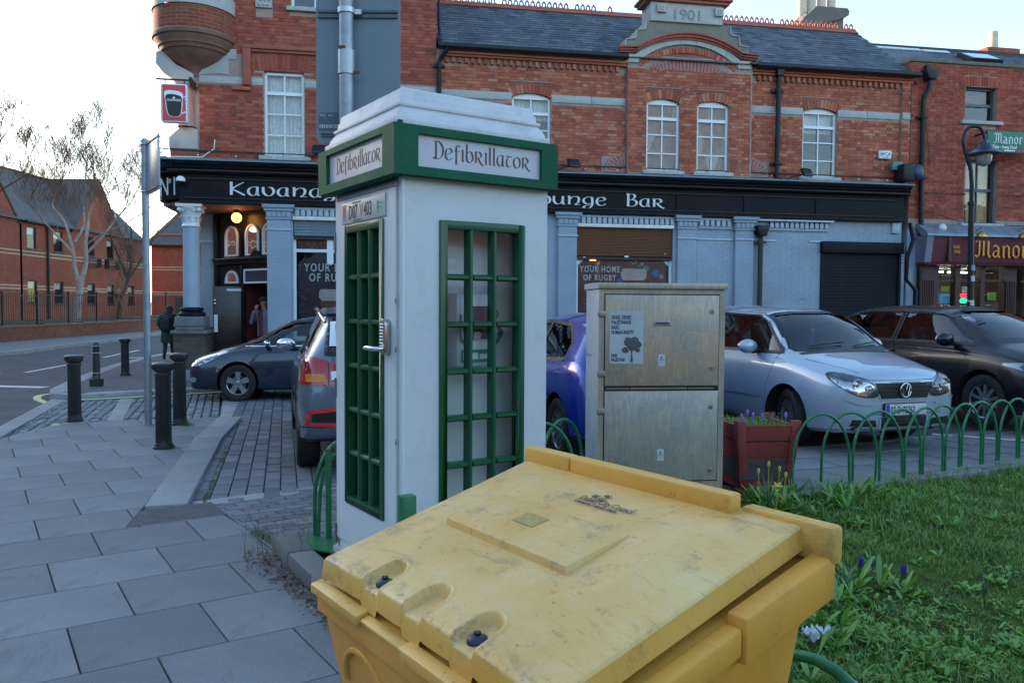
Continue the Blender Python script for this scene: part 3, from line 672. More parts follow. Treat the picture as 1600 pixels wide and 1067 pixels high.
mb = MB(); mb.cbox((0, -.088, 0), (.46, .004, .74)); mb.cbox((-.262, 0, 0), (.006, .15, .74)); srot(mb.build('panel', mat('sign_red', (.62, .03, .05), .35, em=.0), S))
gp = smoothpoly([(-.17, .24), (.15, .22), (.17, .05), (.15, -.2), (.09, -.28), (-.07, -.28), (-.14, -.2), (-.17, 0)], True, 4)
mb = MB(); mb.prism(gp, -.0945, -.090, 'xz'); srot(mb.build('glass_outline', M_white, S))
gq = [(x*.88, z*.9-.02 if z < .1 else z-.08) for x, z in gp]
mb = MB(); mb.prism(gq, -.0985, -.0945, 'xz'); srot(mb.build('glass_shape', M_black, S))
mb = MB(); mb.tube([(.15, -.094, .1), (.23, -.094, .14), (.23, -.094, .05)], .02, 6); mb.tube([(.16, -.094, -.22), (.23, -.094, -.18)], .02, 6); srot(mb.build('wave', M_white, S))
srot(text('GUINNESS', .062, M_white, S, (0, -.0995, .035), align='CENTER', bold=.001, ext=.001))
mb = MB(); mb.prism([(-.025, .12), (.025, .12), (.02, .09), (0, .07), (-.02, .09)], -.1005, -.0985, 'xz'); srot(mb.build('emblem', M_white, S))
B = empty('brick_building', BR, FA, label='long two-storey red brick building with slate roof and 1901 gable', cat='building')
W4 = [(-.03, .89), (3.19, 4.02), (4.46, 5.27), (7.27, 8.19)]
bh = [(a, b, 4.9, 6.62) for a, b in W4]
wall('wall', -1.78, 10.18, 4.75, 7.5, [bh[0], bh[3]], 0, M_mortar, B)
BY = -.11
wall('bay_wall', 2.71, 5.86, 4.75, 7.62, [bh[1], bh[2]], BY, M_mortar, B, reveal=.2)
sk = [(a-.004, b+.004, 4.8, 6.53) for a, b in W4]+[(a-.03, b+.03, 6.52, 6.86) for a, b in W4]
brickwork(-1.78, 10.18, 4.85, 7.2, sk+[(-1.8, 2.71, 6.43, 6.6), (5.86, 10.2, 6.43, 6.6), (2.7, 5.87, 4, 8), (2.13, 2.72, 4.8, 5.25), (5.8, 6.35, 4.8, 5.25)], 0, M_brick, B, (7.0, 6.0), 150)
brickwork(2.75, 5.82, 4.85, 7.3, sk, BY, M_brick, B, (4.2, 6.0), 150)
mb = MB(); mb.box(2.71, 2.75, BY-.01, BY+.02, 4.8, 7.3); mb.build('quoin_edge', M_terra, B)
for a, b in W4: arch_bricks(a, b, 6.52, .10, .2, BY if 3 < a < 5 else 0, M_brick, B)
brickwork(9.93, 10.16, 4.85, 7.4, [(9.9, 10.2, 6.43, 6.6)], -.07, M_brick, B, (9, 6), 0)
mb = MB(); mb.box(9.93, 10.16, -.065, 0, 4.8, 7.45); mb.build('end_pilaster', M_mortar, B)
for a, b in W4: MB().box(a-.03, b+.03, (BY if 3 < a < 5 else 0)-.004, 0, 6.63, 6.87).build('brick_panel', M_turret, B)
for a, b in ((-1.7, -.04), (.9, 1.86), (1.87, 2.70), (5.87, 6.5), (6.58, 7.26), (8.2, 9.0), (9.01, 9.92), (9.94, 10.16)): MB().box(a+.003, b-.003, -.02 if b < 9.93 else -.09, .03, 6.43, 6.6).build('stone_band', M_stone, B, bevel=.004)
for (a, b), cu, y in zip(W4, ('half', 'split', 'right', 'half'), (.1, BY+.1, BY+.1, .1)):
    window('window', a, b, 4.92, 6.62, .1, 2, [5.34, 5.78, 6.19], y, B, curtain=cu, transom=6.16)
    sill(a-.1, b+.1, 4.92, y-.1, B)
# eaves
for a, b in ((-1.6, 2.71), (5.86, 10.2)):
    mb = MB(); mb.box(a, b, -.10, 0, 7.33, 7.38); mb.box(a, b, -.14, 0, 7.385, 7.44); mb.box(a, b, -.17, 0, 7.445, 7.47)
    mb.build('eaves_moulding', M_brick, B, bevel=.012)
dn = MB().box(-.035, .035, -.085, .0, -.055, .055).mesh('dentil', M_brick)
x = -1.55
while x < 9.9:
    if not 2.6 < x < 5.95: link('dentil', dn, B, (x, 0, 7.255))
    x += .149
for a, b in ((-1.75, 2.68), (5.9, 10.3)):
    pr = [(-.30, 7.56), (-.31, 7.49), (-.27, 7.45), (-.18, 7.45), (-.16, 7.56), (-.18, 7.56), (-.2, 7.47), (-.26, 7.47), (-.285, 7.5), (-.28, 7.56)]
    mb = MB(); mb.prism(pr, a, b, 'yz'); mb.build('gutter', M_gutter, B, smooth=40)
# roof
ridge = (2.5, 9.44); eave = (-.2, 7.54)
mb = MB(); mb.add([(-1.75, eave[0], eave[1]-.02), (10.28, eave[0], eave[1]-.02), (10.28, ridge[0], ridge[1]-.02), (-1.75, ridge[0], ridge[1]-.02), (-1.75, 5.4, eave[1]), (10.28, 5.4, eave[1])], [(0, 1, 2, 3), (3, 2, 5, 4)])
mb.add([(10.28, eave[0], 7.3), (10.28, ridge[0], ridge[1]-.02), (10.28, 5.4, 7.3)], [(0, 1, 2)]); roof = mb.build('roof', M_slate, B)
sl = Vector((0, ridge[0]-eave[0], ridge[1]-eave[1])); SL = sl.length; sn = sl.normalized(); ang = math.atan2(sn.z, sn.y)
smesh = []
for k in range(4):
    mb = MB(); wv = .243; mb.box(-wv/2, wv/2, -.03, .40, .0, .012); smesh.append(mb.mesh('slate', M_slate))
SLs = []; r = 0; dd = 0
while dd < SL-.05:
    x = -1.62+(r % 2)*.125
    while x < 10.2:
        zc = eave[1]+sn.z*dd
        in_ped = False
        if 2.6 < x < 5.85:
            wdt = 1.65-(zc-7.6)*.85; in_ped = abs(x-4.22) < max(.9, wdt) and dd < 1.0
        if not in_ped: SLs.append((x, dd))
        x += .25
    dd += .185; r += 1
def smat(x, dd): return Matrix.Translation((x+random.uniform(-.004, .004), eave[0]+sn.y*dd, eave[1]+sn.z*dd+.004)) @ Matrix.Rotation(ang-.045+random.uniform(-.014, .014), 4, 'X') @ Matrix.Rotation(random.uniform(-.02, .02), 4, 'Z')
SLs.sort(key=lambda q: abs(q[0]-2.0)+q[1]*1.5)
for x, dd in SLs[:300]:
    o = link('slate', smesh[0], B); o.matrix_local = smat(x, dd)
mb = MB(); wv = .243
for x, dd in SLs[300:]: mb.box(-wv/2, wv/2, -.03, .40, .0, .012, smat(x, dd))
mb.build('slate_field', M_slate, B, kind='stuff')
# ridge with crest tiles
mb = MB(); mb.prism([(2.34, 9.38), (2.5, 9.50), (2.66, 9.38), (2.62, 9.36), (2.5, 9.44), (2.38, 9.36)], -1.7, 10.25, 'yz'); mb.prism([(2.485, 9.48), (2.515, 9.48), (2.515, 9.53), (2.485, 9.53)], -1.7, 10.25, 'yz'); mb.build('ridge', M_terra, B)
cm = MB(); outer = [(.0, .16), (-.035, .125), (-.06, .08), (-.055, .04), (-.075, 0)]; 
P = [(-.075, 0), (-.058, .05), (-.06, .09), (-.03, .125), (0, .165), (.03, .125), (.06, .09), (.058, .05), (.075, 0)]; Q = [(-.03, 0), (-.028, .04), (-.03, .07), (-.015, .09), (0, .1), (.015, .09), (.03, .07), (.028, .04), (.03, 0)]
vs = [(p[0], y_, p[1]) for y_ in (-.015, .015) for L_ in (P, Q) for p in L_]; n = len(P); fs = []
for i in range(n-1): fs += [(i, i+1, n+i+1, n+i), (2*n+i, 3*n+i, 3*n+i+1, 2*n+i+1), (i, 2*n+i, 2*n+i+1, i+1), (n+i, n+i+1, 3*n+i+1, 3*n+i)]
cm.add(vs, fs); cm = cm.mesh('ridge_crest', M_terra)
x = -1.6; i = 0
while x < 10.2:
    i += 1
    if not (3.15 < x < 5.25) and i % 13 not in (12,) and not (i in (30, 31, 47)): link('ridge_crest', cm, B, (x, 2.5, 9.525), (random.uniform(-.05, .05), 0, 0))
    x += .15
# gable "1901"
yb = BY
def arcp(u0, u1, zs, rise, n=24): return arch_pts(u0, u1, zs, rise, n)
base = [(2.66, 7.6), (2.66, 7.75), (2.67, 7.96), (2.92, 8.0), (2.94, 8.19), (3.15, 8.22), (3.17, 8.42), (5.26, 8.42), (5.29, 8.21), (5.5, 8.19), (5.52, 7.98), (5.76, 7.96), (5.78, 7.6)]
mb = MB(); mb.prism(base[::-1], yb+.03, .6, 'xz'); mb.build('gable', mat('grey_render', (.20, .195, .165), .9, var=.15, bump=.3, dirt=.4, dcol=(.1, .1, .09)), B)
for a, b in zip(base[1:-1], base[2:-1]):
    if (a[0]-b[0])**2+(a[1]-b[1])**2 < 1: 
        mb = MB(); d = Vector((b[0]-a[0], b[1]-a[1])); nn = Vector((-d.y, d.x)).normalized()*.02
        mb.prism([a, (a[0]+nn.x, a[1]+nn.y), (b[0]+nn.x, b[1]+nn.y), b], yb-.0, .6, 'xz'); mb.build('gable_coping', M_stone, B)
mb = MB(); mb.box(3.25, 5.06, yb-.03, .5, 8.423, 8.86); mb.build('date_stone', M_stone, B, bevel=.01)
for cx in (3.5, 4.95):
    mb = MB(); mb.box(cx-.11, cx+.11, yb-.1, yb-.03, 8.61, 8.8); mb.build('date_stone_block', M_stone, B, bevel=.01)
    mb = MB(); mb.lathe([(.035, 0), (.045, -.01), (.05, 0)], (cx, yb-.1, 8.7), 16, axis='y'); mb.build('roundel', M_mortar, B)
text('1901', .34, mat('stone_numeral', (.26, .26, .25), .8), B, (4.16, yb-.032, 8.49), align='CENTER', sx=1.18, ext=.014)
mb = MB(); mb.box(3.12, 5.2, yb-.12, .52, 8.863, 8.93); mb.box(3.06, 5.26, yb-.18, .56, 8.932, 9.0); mb.box(3.16, 5.14, yb-.10, .5, 9.003, 9.25); mb.build('gable_cap', M_terra, B, bevel=.02)
def arcband(u0, u1, zs, rise, th, y0, y1, name, m, bevel=0, n=26, flare=0, kind=None, pieces=1, label=None):
    pts = arch_pts(u0, u1, zs, rise, n*pieces if pieces > 1 else n); pts2 = arch_pts(u0-th*.6, u1+th*.6, zs+th*.35, rise+th*.7, n*pieces if pieces > 1 else n)
    if flare: 
        pts = [(u0-flare, zs-.03)]+pts+[(u1+flare, zs-.03)]; pts2 = [(u0-flare, zs+th-.03)]+pts2+[(u1+flare, zs+th-.03)]
    mb = MB(); k = len(pts)
    vs = [(p[0], y0, p[1]) for p in pts]+[(p[0], y0, p[1]) for p in pts2]+[(p[0], y1, p[1]) for p in pts]+[(p[0], y1, p[1]) for p in pts2]
    fs = []
    for i in range(k-1): fs += [(i, i+1, k+i+1, k+i), (i, 2*k+i, 2*k+i+1, i+1), (k+i, k+i+1, 3*k+i+1, 3*k+i)]
    fs += [(0, k, 3*k, 2*k), (k-1, 2*k-1+2*k-0, 3*k-1, 0)][:1]
    mb.add(vs, fs); return mb.build(name, m, B, smooth=40, kind=kind)
arcband(2.92, 5.52, 7.66, .36, .055, yb-.06, yb+.05, 'arch_moulding', M_terra, flare=.42)
arcband(2.93, 5.51, 7.70, .37, .06, yb-.11, yb+.05, 'arch_moulding', M_terra, flare=.44)
arcband(2.94, 5.5, 7.75, .38, .05, yb-.16, yb+.05, 'arch_moulding', M_terra, flare=.46)
# stone voussoirs
h_, rise_ = 1.24, .45; zs_ = 7.47; rr = (h_*h_+rise_*rise_)/(2*rise_); cz_ = zs_+rise_-rr; aa = math.asin(h_/rr)
for i in range(7):
    t0, t1 = -aa+2*aa*(i+.01)/7, -aa+2*aa*(i+.99)/7; m = 6
    q = [(4.21+rr*math.sin(t0+(t1-t0)*j/m), cz_+rr*math.cos(t0+(t1-t0)*j/m)) for j in range(m+1)]+[(4.21+(rr+.16)*math.sin(t1+(t0-t1)*j/m), cz_+(rr+.16)*math.cos(t1+(t0-t1)*j/m)) for j in range(m+1)]
    MB().prism(q, yb-.025, yb+.02, 'xz').build('voussoir', M_stone, B)
for a, b in ((2.62, 2.96), (5.46, 5.8)):
    mb = MB(); mb.prism([(a, 7.42), (b, 7.42), (b, 7.52), (b-.05 if a < 3 else b, 7.6), (a if a < 3 else a+.05, 7.6), (a, 7.52)], yb-.05, yb+.05, 'xz'); mb.build('springer_stone', M_stone, B)
arch_bricks(3.06, 5.36, 7.36, .36, .13, yb, M_brick, B, n=32)
tp = [(3.13, 7.29)]+arch_pts(3.13, 5.29, 7.31, .28, 16)[1:-1]+[(5.29, 7.29)]
mb = MB(); mb.prism(tp[::-1], yb-.008, yb+.01, 'xz'); mb.build('fan_panel', M_pinkterra, B)
mb = MB()
for i in range(22):
    x = 3.25+i*.092; zt = 7.30+.27*(1-((x-4.21)/1.08)**2); mb.prism([(4.21+(x-4.21)*.93-.012, 7.31), (4.21+(x-4.21)*.93+.012, 7.31), (x+.012, zt-.03), (x-.012, zt-.03)], yb-.022, yb-.008, 'xz')
mb.build('fan_ribs', M_terra, B)
fill = MB(); fill.box(2.71, 5.86, yb+.004, yb+.03, 7.3, 7.7); fill.build('gable_backing', M_turret, B)
for (cx, sgn) in ((2.70, -1), (5.87, 1)):
    pts = [(cx, 4.86)]+[(cx+sgn*.5*math.cos(R(a)), 4.87+.46*math.sin(R(a))) for a in range(0, 91, 9)]
    mb = MB(); mb.prism(pts if sgn < 0 else pts, -.03, .01, 'xz'); mb.build('fan_ornament', M_pinkterra, B)
    mb = MB()
    for a in range(12, 90, 13):
        c_, s_ = math.cos(R(a)), math.sin(R(a)); mb.tube([(cx+sgn*.12*c_, -.034, 4.87+.12*s_), (cx+sgn*.42*c_, -.034, 4.87+.40*s_)], .008, 5); mb.sphere((cx+sgn*.43*c_, -.034, 4.87+.41*s_), .018, 6, 4)
    mb.build('fan_grooves', M_terra, B)
# pipes
pipe(B, [(-1.55, -.24, 7.46), (-1.58, -.22, 7.38), (-1.68, -.1, 7.28), (-1.72, -.08, 7.2), (-1.72, -.08, 4.9)], .05, collars=[(-1.72, -.08, 7.1)])
pipe(B, [(6.54, -.14, 7.42), (6.54, -.12, 4.85)], .06, collars=[(6.54, -.12, 6.95), (6.54, -.12, 5.2)])
mb = MB(); mb.box(6.46, 6.62, -.24, -.06, 7.3, 7.46); mb.build('hopper', M_gutter, B)
pipe(B, [(-1.70, -.1, 7.6), (-1.70, .3, 8.3), (-1.70, .3, 11)], .035, name='standpipe')
# chimney
mb = MB(); mb.box(10.5, 11.8, 5.6, 6.6, 8.2, 11.1); mb.build('chimney', mat('chimney_render', (.13, .125, .12), .9, var=.15, bump=.2, dirt=.4), B)
mb = MB(); mb.prism([(10.3, 10.75), (10.5, 10.6), (11.8, 11.0), (11.92, 11.08), (11.95, 11.2), (11.88, 11.3), (10.8, 11.3), (10.35, 10.9)], 5.5, 6.7, 'xz'); mb.build('chimney_cap', MC['chimney_render'], B)
for x in (10.62, 10.95, 11.3, 11.65):
    mb = MB(); mb.lathe([(.15, 11.1), (.15, 11.9), (.17, 11.92), (.17, 12.0), (.13, 12.0)], (x, 6.1, 0), 16); mb.build('chimney_pot', mat('cream_pot', (.55, .48, .38), .8), B, smooth=40)
for bd, a, b, d_, h_ in ((K, -7.1, -1.8, 8.9, 11.3), (B, -1.7, 10.16, 5.3, 7.4)):
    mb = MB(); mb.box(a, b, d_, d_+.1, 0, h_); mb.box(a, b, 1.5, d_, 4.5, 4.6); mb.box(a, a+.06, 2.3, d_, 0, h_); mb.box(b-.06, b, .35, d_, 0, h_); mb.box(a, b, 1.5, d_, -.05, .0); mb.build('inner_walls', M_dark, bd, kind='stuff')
N = empty('brick_building', BR, FA, label='red brick takeaway building with parapet at the right edge', cat='building')
NH = [(11.74, 12.66, 6.44, 7.36), (11.80, 12.74, 3.84, 5.52)]
wall('wall', 10.2, 19, 3.7, 7.9, NH, -.04, M_mortar, N, reveal=.2)
brickwork(10.2, 16.5, 3.95, 7.88, [(a-.004, b+.004, c-.1, d+.26) for a, b, c, d in NH], -.04, M_brick2, N, (11.6, 5.8), 300)
for a, b, c, d in NH: arch_bricks(a, b, d+.005, .02, .24, -.04, M_brick2, N)
mb = MB(); mb.box(10.15, 19, -.1, .35, 7.89, 7.98); mb.build('parapet_coping', mat('mossy_coping', (.16, .155, .12), .9, var=.2, bump=.3, dirt=.5, dcol=(.08, .1, .05)), N, bevel=.015)
mb = MB(); mb.box(10.17, 10.2, -.04, .35, 7.3, 7.89); mb.box(10.17, 19, .3, .34, 7.0, 7.9); mb.box(18.9, 19, 0, 9, 0, 7.9); mb.box(10.2, 19, 5.9, 6, 0, 7.7); mb.build('parapet', M_farbrick, N)
M_grf = mat('grey_frame', (.06, .07, .085), .4)
window('window', 11.74, 12.66, 6.49, 7.36, 0, 1, [6.92], .12, N, fm=M_grf, transom=6.92)
window('window', 11.80, 12.74, 3.88, 5.52, 0, 2, [4.75], .12, N, fm=M_grf, transom=4.75, curtain='right')
sill(11.6, 12.8, 6.49, -.04, N); sill(11.66, 12.9, 3.88, -.04, N)
mb = MB(); mb.add([(10.2, .35, 7.75), (19, .35, 7.75), (19, 3.2, 9.32), (10.2, 3.2, 9.38), (10.2, 6, 7.75), (19, 6, 7.75)], [(0, 1, 2, 3), (3, 2, 5, 4)]); mb.build('roof', M_slate, N)
sn2 = Vector((0, 2.85, 1.6)).normalized(); a2 = math.atan2(sn2.z, sn2.y); mb = MB(); r = 0; dd = .5
while dd < 3.2:
    x = 10.3+(r % 2)*.12
    while x < 17: mb.box(-.118, .118, -.03, .4, 0, .008, Matrix.Translation((x, .35+sn2.y*dd, 7.75+sn2.z*dd)) @ Matrix.Rotation(a2-.04, 4, 'X')); x += .245
    dd += .185; r += 1
mb.build('slate_field', M_slate, N, kind='stuff')
mb = MB(); mb.box(10.2, 19, 3.1, 3.3, 9.3, 9.4); mb.build('ridge', M_gutter, N)
for a, b, dd in ((11.2, 12.6, 2.95), (12.65, 13.5, 2.9)):
    m_ = Matrix.Translation(((a+b)/2, .35+sn2.y*dd, 7.75+sn2.z*dd+.03)) @ Matrix.Rotation(a2, 4, 'X'); q = MB(); q.box(-(b-a)/2, (b-a)/2, -.08, .08, 0, .03, m_); q.build('roof_light_strip', M_white, N)
m_ = Matrix.Translation((13.95, .35+sn2.y*2.1, 7.75+sn2.z*2.1+.02)) @ Matrix.Rotation(a2, 4, 'X'); q = MB(); q.box(-.5, .5, -.35, .35, 0, .12, m_); sk_ = q.build('skylight', M_gutter, N); q = MB(); q.box(-.42, .42, -.28, .28, .12, .125, m_); q.build('pane', mat('skylight_glass', (.55, .6, .65), .1, metal=.6), sk_)
# weeds in the valley gutter between the two roofs
mb = MB(); random.seed(3)
for i in range(70):
    x, y = 10.0+random.random()*.35, -.1+random.random()*.9; z = 7.6+y*.55; d = Vector((random.uniform(-.6, .6), random.uniform(-.6, .3), 1))*random.uniform(.08, .22); s_ = .012
    mb.add([(x-s_, y, z), (x+s_, y, z), (x+d.x, y+d.y, z+d.z)], [(0, 1, 2)])
mb.build('weed_tuft', mat('dry_weed', (.13, .13, .07), .9), N, kind='stuff')
# pipe with hopper at the joint of the two buildings
pipe(N, [(10.62, -.18, 7.62), (10.62, -.18, 7.4), (10.60, -.18, 7.2), (10.5, -.16, 7.02), (10.48, -.14, 6.9), (10.48, -.14, 4.6), (10.5, -.14, 3.9), (10.5, -.14, .1)], .06, collars=[(10.48, -.14, 6.5), (10.49, -.14, 5.0)])
mb = MB(); mb.prism([(10.52, 7.42), (10.72, 7.42), (10.84, 7.66), (10.42, 7.66)], -.3, -.08, 'xz'); mb.box(10.5, 10.66, -.2, -.08, 7.66, 7.8); mb.build('hopper', M_gutter, N, bevel=.01)
pipe(N, [(9.95, -.45, 3.8), (10.1, -.4, 3.4), (9.98, -.35, 2.95), (10.0, -.3, 2.4), (10.3, -.25, 2.15), (10.35, -.2, .3)], .05, name='waste_pipe')
pipe(N, [(10.55, -.1, 6.9), (10.62, -.1, 6.2), (10.7, -.1, 5.6), (10.72, -.1, 5.3)], .008, name='cable', m=M_black)
pipe(N, [(10.4, -.12, 5.6), (10.0, -.2, 5.0), (9.9, -.3, 4.9)], .008, name='cable', m=M_black)
pipe(N, [(10.4, -.3, 4.1), (10.8, -.12, 4.15), (11.3, -.12, 3.98), (12, -.12, 3.86), (13, -.12, 3.84), (16, -.12, 3.86)], .01, name='cable', m=M_black)
mb = MB(); mb.tube([(10.5, -.1, 4.62), (11.8, -.1, 4.62)], .008, 5); mb.tube([(12.75, -.1, 4.62), (16, -.1, 4.62)], .008, 5); mb.build('cable', M_black, N)
mb = MB(); mb.box(17.45, 18.5, 6, 6.8, 8, 10.4); mb.build('chimney', M_farbrick, N); mb = MB(); mb.box(17.35, 18.6, 5.9, 6.9, 10.4, 10.55); mb.build('chimney_cap', M_turret, N)
mb = MB(); mb.lathe([(.16, 10.55), (.14, 11.2)], (17.9, 6.3, 0), 14); mb.build('chimney_pot', mat('cream_pot', (.55, .48, .38), .8), N, smooth=40)
SF = empty('shopfront', BR, FA, label='pale blue and black pub shopfront with long fascia under red brick', cat='shopfront')
def ext(name, prof, a, b, m, parent=SF, smooth=None, bevel=0): mb = MB(); mb.prism(prof, a, b, 'yz'); return mb.build(name, m, parent, smooth=smooth, bevel=bevel)
ext('cornice_flashing', [(.0, 4.86), (-.42, 4.765), (-.43, 4.735), (-.40, 4.735), (0, 4.80)], -7.55, 10.1, M_lead)
ext('cornice', [(0, 4.80), (-.39, 4.733), (-.40, 4.70), (-.385, 4.66), (-.34, 4.64), (-.33, 4.60), (-.30, 4.57), (-.30, 4.552), (0, 4.552)], -7.5, 10.05, M_fascia, smooth=30)
ext('cornice_trim', [(0, 4.55), (-.335, 4.55), (-.345, 4.525), (-.31, 4.505), (-.22, 4.49), (0, 4.49)], -7.5, 10.05, M_fasciatrim, smooth=30)
ext('frieze', [(0, 4.488), (-.15, 4.488), (-.14, 3.92), (0, 3.92)], -7.3, 10.0, M_fascia)
ext('frieze_moulding', [(-.15, 4.40), (-.175, 4.40), (-.18, 4.375), (-.152, 4.36)], -7.2, 9.75, M_fasciatrim)
ext('frieze_moulding', [(-.14, 3.99), (-.17, 3.985), (-.17, 3.965), (-.14, 3.955)], -7.2, 9.75, M_fasciatrim)
ext('architrave', [(0, 3.918), (-.17, 3.918), (-.18, 3.87), (-.15, 3.86), (0, 3.86)], -7.3, 10.0, M_fascia)
for x in (3.98, 5.7, 7.6):
    MB().box(x-.03, x+.03, -.172, -.14, 3.995, 4.36).build('frieze_moulding', M_fascia, SF)
# chamfered end of the fascia at the corner, side return
ch = [(-7.3, -.15), (-7.72, .12), (-7.86, .55), (-7.86, 3.2), (-7.5, 3.2), (-7.5, .6), (-7.3, .2)]
mb = MB(); mb.prism(ch, 3.95, 4.49); mb.build('corner_fascia', M_fascia, SF)
def offs(poly, d):
    c = (-7.2, 1.5); return [(c[0]+(x-c[0])*(1+d/.7 if x < -7.35 else 1), y-(d if y < .7 else 0)) for x, y in poly]
mb = MB(); mb.prism([(-7.3, -.33), (-7.85, -.05), (-8.03, .5), (-8.03, 3.2), (-7.3, 3.2)], 4.492, 4.55); mb.build('cornice_trim', M_fasciatrim, SF)
mb = MB(); mb.prism([(-7.4, -.39), (-7.95, -.1), (-8.12, .45), (-8.12, 3.3), (-7.3, 3.3)], 4.555, 4.735); mb.build('cornice', M_fascia, SF, bevel=.03)
mb = MB(); mb.prism([(-7.5, -.43), (-7.98, -.12), (-8.15, .45), (-8.15, 3.3), (-7.3, 3.3)], 4.737, 4.80); mb.build('cornice_flashing', M_lead, SF, bevel=.01)
nd = Vector((-.42, .27)).normalized(); na = math.atan2(-.27, .42)
o = text('N', .56, M_whitep, SF, (-7.74, .10, 4.02), (PI/2, 0, na), sx=.62, ext=.004, bold=-.004, shear=-.0); o = text('1', .56, M_whitep, SF, (-7.45, -.08, 4.02), (PI/2, 0, na), sx=.5, ext=.004); text('o', .2, M_whitep, SF, (-7.53, -.03, 4.28), (PI/2, 0, na), sx=.7, ext=.004)
for o in SF.children:
    if o.name.startswith('lettering'): o.location.y -= .03; o.location.x -= .01
# raised lettering on the fascia
for s_, x_ in (("Kavanagh's", -6.27), ('Lounge', .28), ('Bar', 2.68)):
    nib(s_, .285, .115, R(15), M_whitep, SF, (x_, -.152, 4.055), sx=1.78, ext=.014, gap=.075, thin=.30)
# soffit and porch
mb = MB(); mb.prism([(-7.3, -.1), (-5.45, -.1), (-5.45, .3), (-6.98, 1.95), (-7.75, 2.2), (-7.75, .4)], 3.84, 3.90); mb.build('porch_soffit', mat('red_brown_soffit', (.22, .09, .075), .7), SF)
mb = MB(); mb.lathe([(.06, .2), (.06, .12), (.03, .1)], (-6.26, .75, 3.66), 12); mb.build('lamp_fitting', M_black, SF)
mg = mat('lit_orange_globe', (1.0, .42, .08), .3, em=1.3, var=0)
mb = MB(); mb.sphere((-6.26, .75, 3.66), .115, 20, 14); mb.build('lamp_globe', mg, SF, smooth=180)
ld = bpy.data.lights.new('lamp_light', 'POINT'); ld.energy = .9; ld.color = (1, .55, .2); ld.shadow_soft_size = .14
lo = bpy.data.objects.new('lamp_light', ld); COL.objects.link(lo); lo.location = (-6.26, .75, 3.5); lo.parent = SF
# corner column
cc = (-7.12, .12)
t = MB(); t.lathe([(.19, 1.52), (.185, 1.6), (.168, 3.36)], (*cc, 0), 28); t.build('column', M_blue, SF, smooth=60)
t = MB(); t.lathe([(.18, 3.36), (.2, 3.38), (.18, 3.41), (.175, 3.44), (.19, 3.6), (.25, 3.74), (.27, 3.76), (.25, 3.79)], (*cc, 0), 28); t.box(cc[0]-.27, cc[0]+.27, cc[1]-.27, cc[1]+.27, 3.79, 3.85)
for k in range(8):
    for (z, r0, r1, h, ww) in ((3.46, .18, .235, .13, .05), (3.58, .19, .27, .14, .055)):
        a = 2*PI*(k+(.5 if z > 3.5 else 0))/8; c_, s_ = math.cos(a), math.sin(a); px, py = -s_, c_
        P = [(r0, z), (r0+.02, z+h*.6), (r1, z+h), (r1+.025, z+h*.8)]
        vs = [(cc[0]+c_*r+px*w2, cc[1]+s_*r+py*w2, zz) for i, (r, zz) in enumerate(P) for w2 in (-ww*(1-.2*i), ww*(1-.2*i))]
        t.add(vs, [(0, 1, 3, 2), (2, 3, 5, 4), (4, 5, 7, 6)])
for k in range(4):
    a = PI/4+k*PI/2; t.sphere((cc[0]+.28*math.cos(a), cc[1]+.28*math.sin(a), 3.73), .055, 8, 6)
t.build('column_capital', M_whitep, SF, smooth=45)
t = MB(); t.lathe([(.20, 1.62), (.24, 1.6), (.25, 1.56), (.21, 1.54), (.27, 1.50), (.29, 1.47), (.29, 1.44), (.26, 1.42)], (*cc, 0), 28); t.build('column_base', M_fascia, SF, smooth=40)
M_drk = brick_mat('grey_brown_stone', [(.12, .105, .09), (.09, .085, .08), (.15, .13, .10), (.08, .075, .075)], .85)
t = MB(); t.prism([(-.30, 1.42), (.30, 1.42), (.32, 1.25), (.34, 1.2), (-.34, 1.2), (-.32, 1.25)], -.32, .32, 'xz'); o = t.build('pedestal_cap', mat('dark_grey_stone', (.14, .14, .145), .7, var=.3, dirt=.4), SF, loc=(*cc, 0), bevel=.03)
t = MB(); t.box(-.30, .30, -.3, .3, 1.12, 1.2); t.box(-.38, .38, -.38, .38, 1.04, 1.115); t.build('pedestal_cap', MC['dark_grey_stone'], SF, loc=(*cc, 0), bevel=.015)
t = MB(); z = .26; r = 0
while z < 1.02:
    x = -.33
    while x < .32:
        L_ = random.uniform(.16, .3); x1 = min(.33, x+L_); 
        if .33-x1 < .07: x1 = .33
        t.box(x+.004, x1-.004, -.33, .33, z+.003, z+.094); x = x1
    z += .098
t.build('pedestal_stones', M_drk, SF, loc=(*cc, 0), kind='stuff'); t = MB(); t.box(-.32, .32, -.32, .32, 0, 1.03); t.build('pedestal', M_mortar, SF, loc=(*cc, 0))
t = MB(); t.box(-.42, .42, -.42, .42, .0, .26); t.build('pedestal_plinth', mat('blue_grey_plinth', (.22, .26, .30), .7, bump=.2), SF, loc=(*cc, 0), bevel=.02)
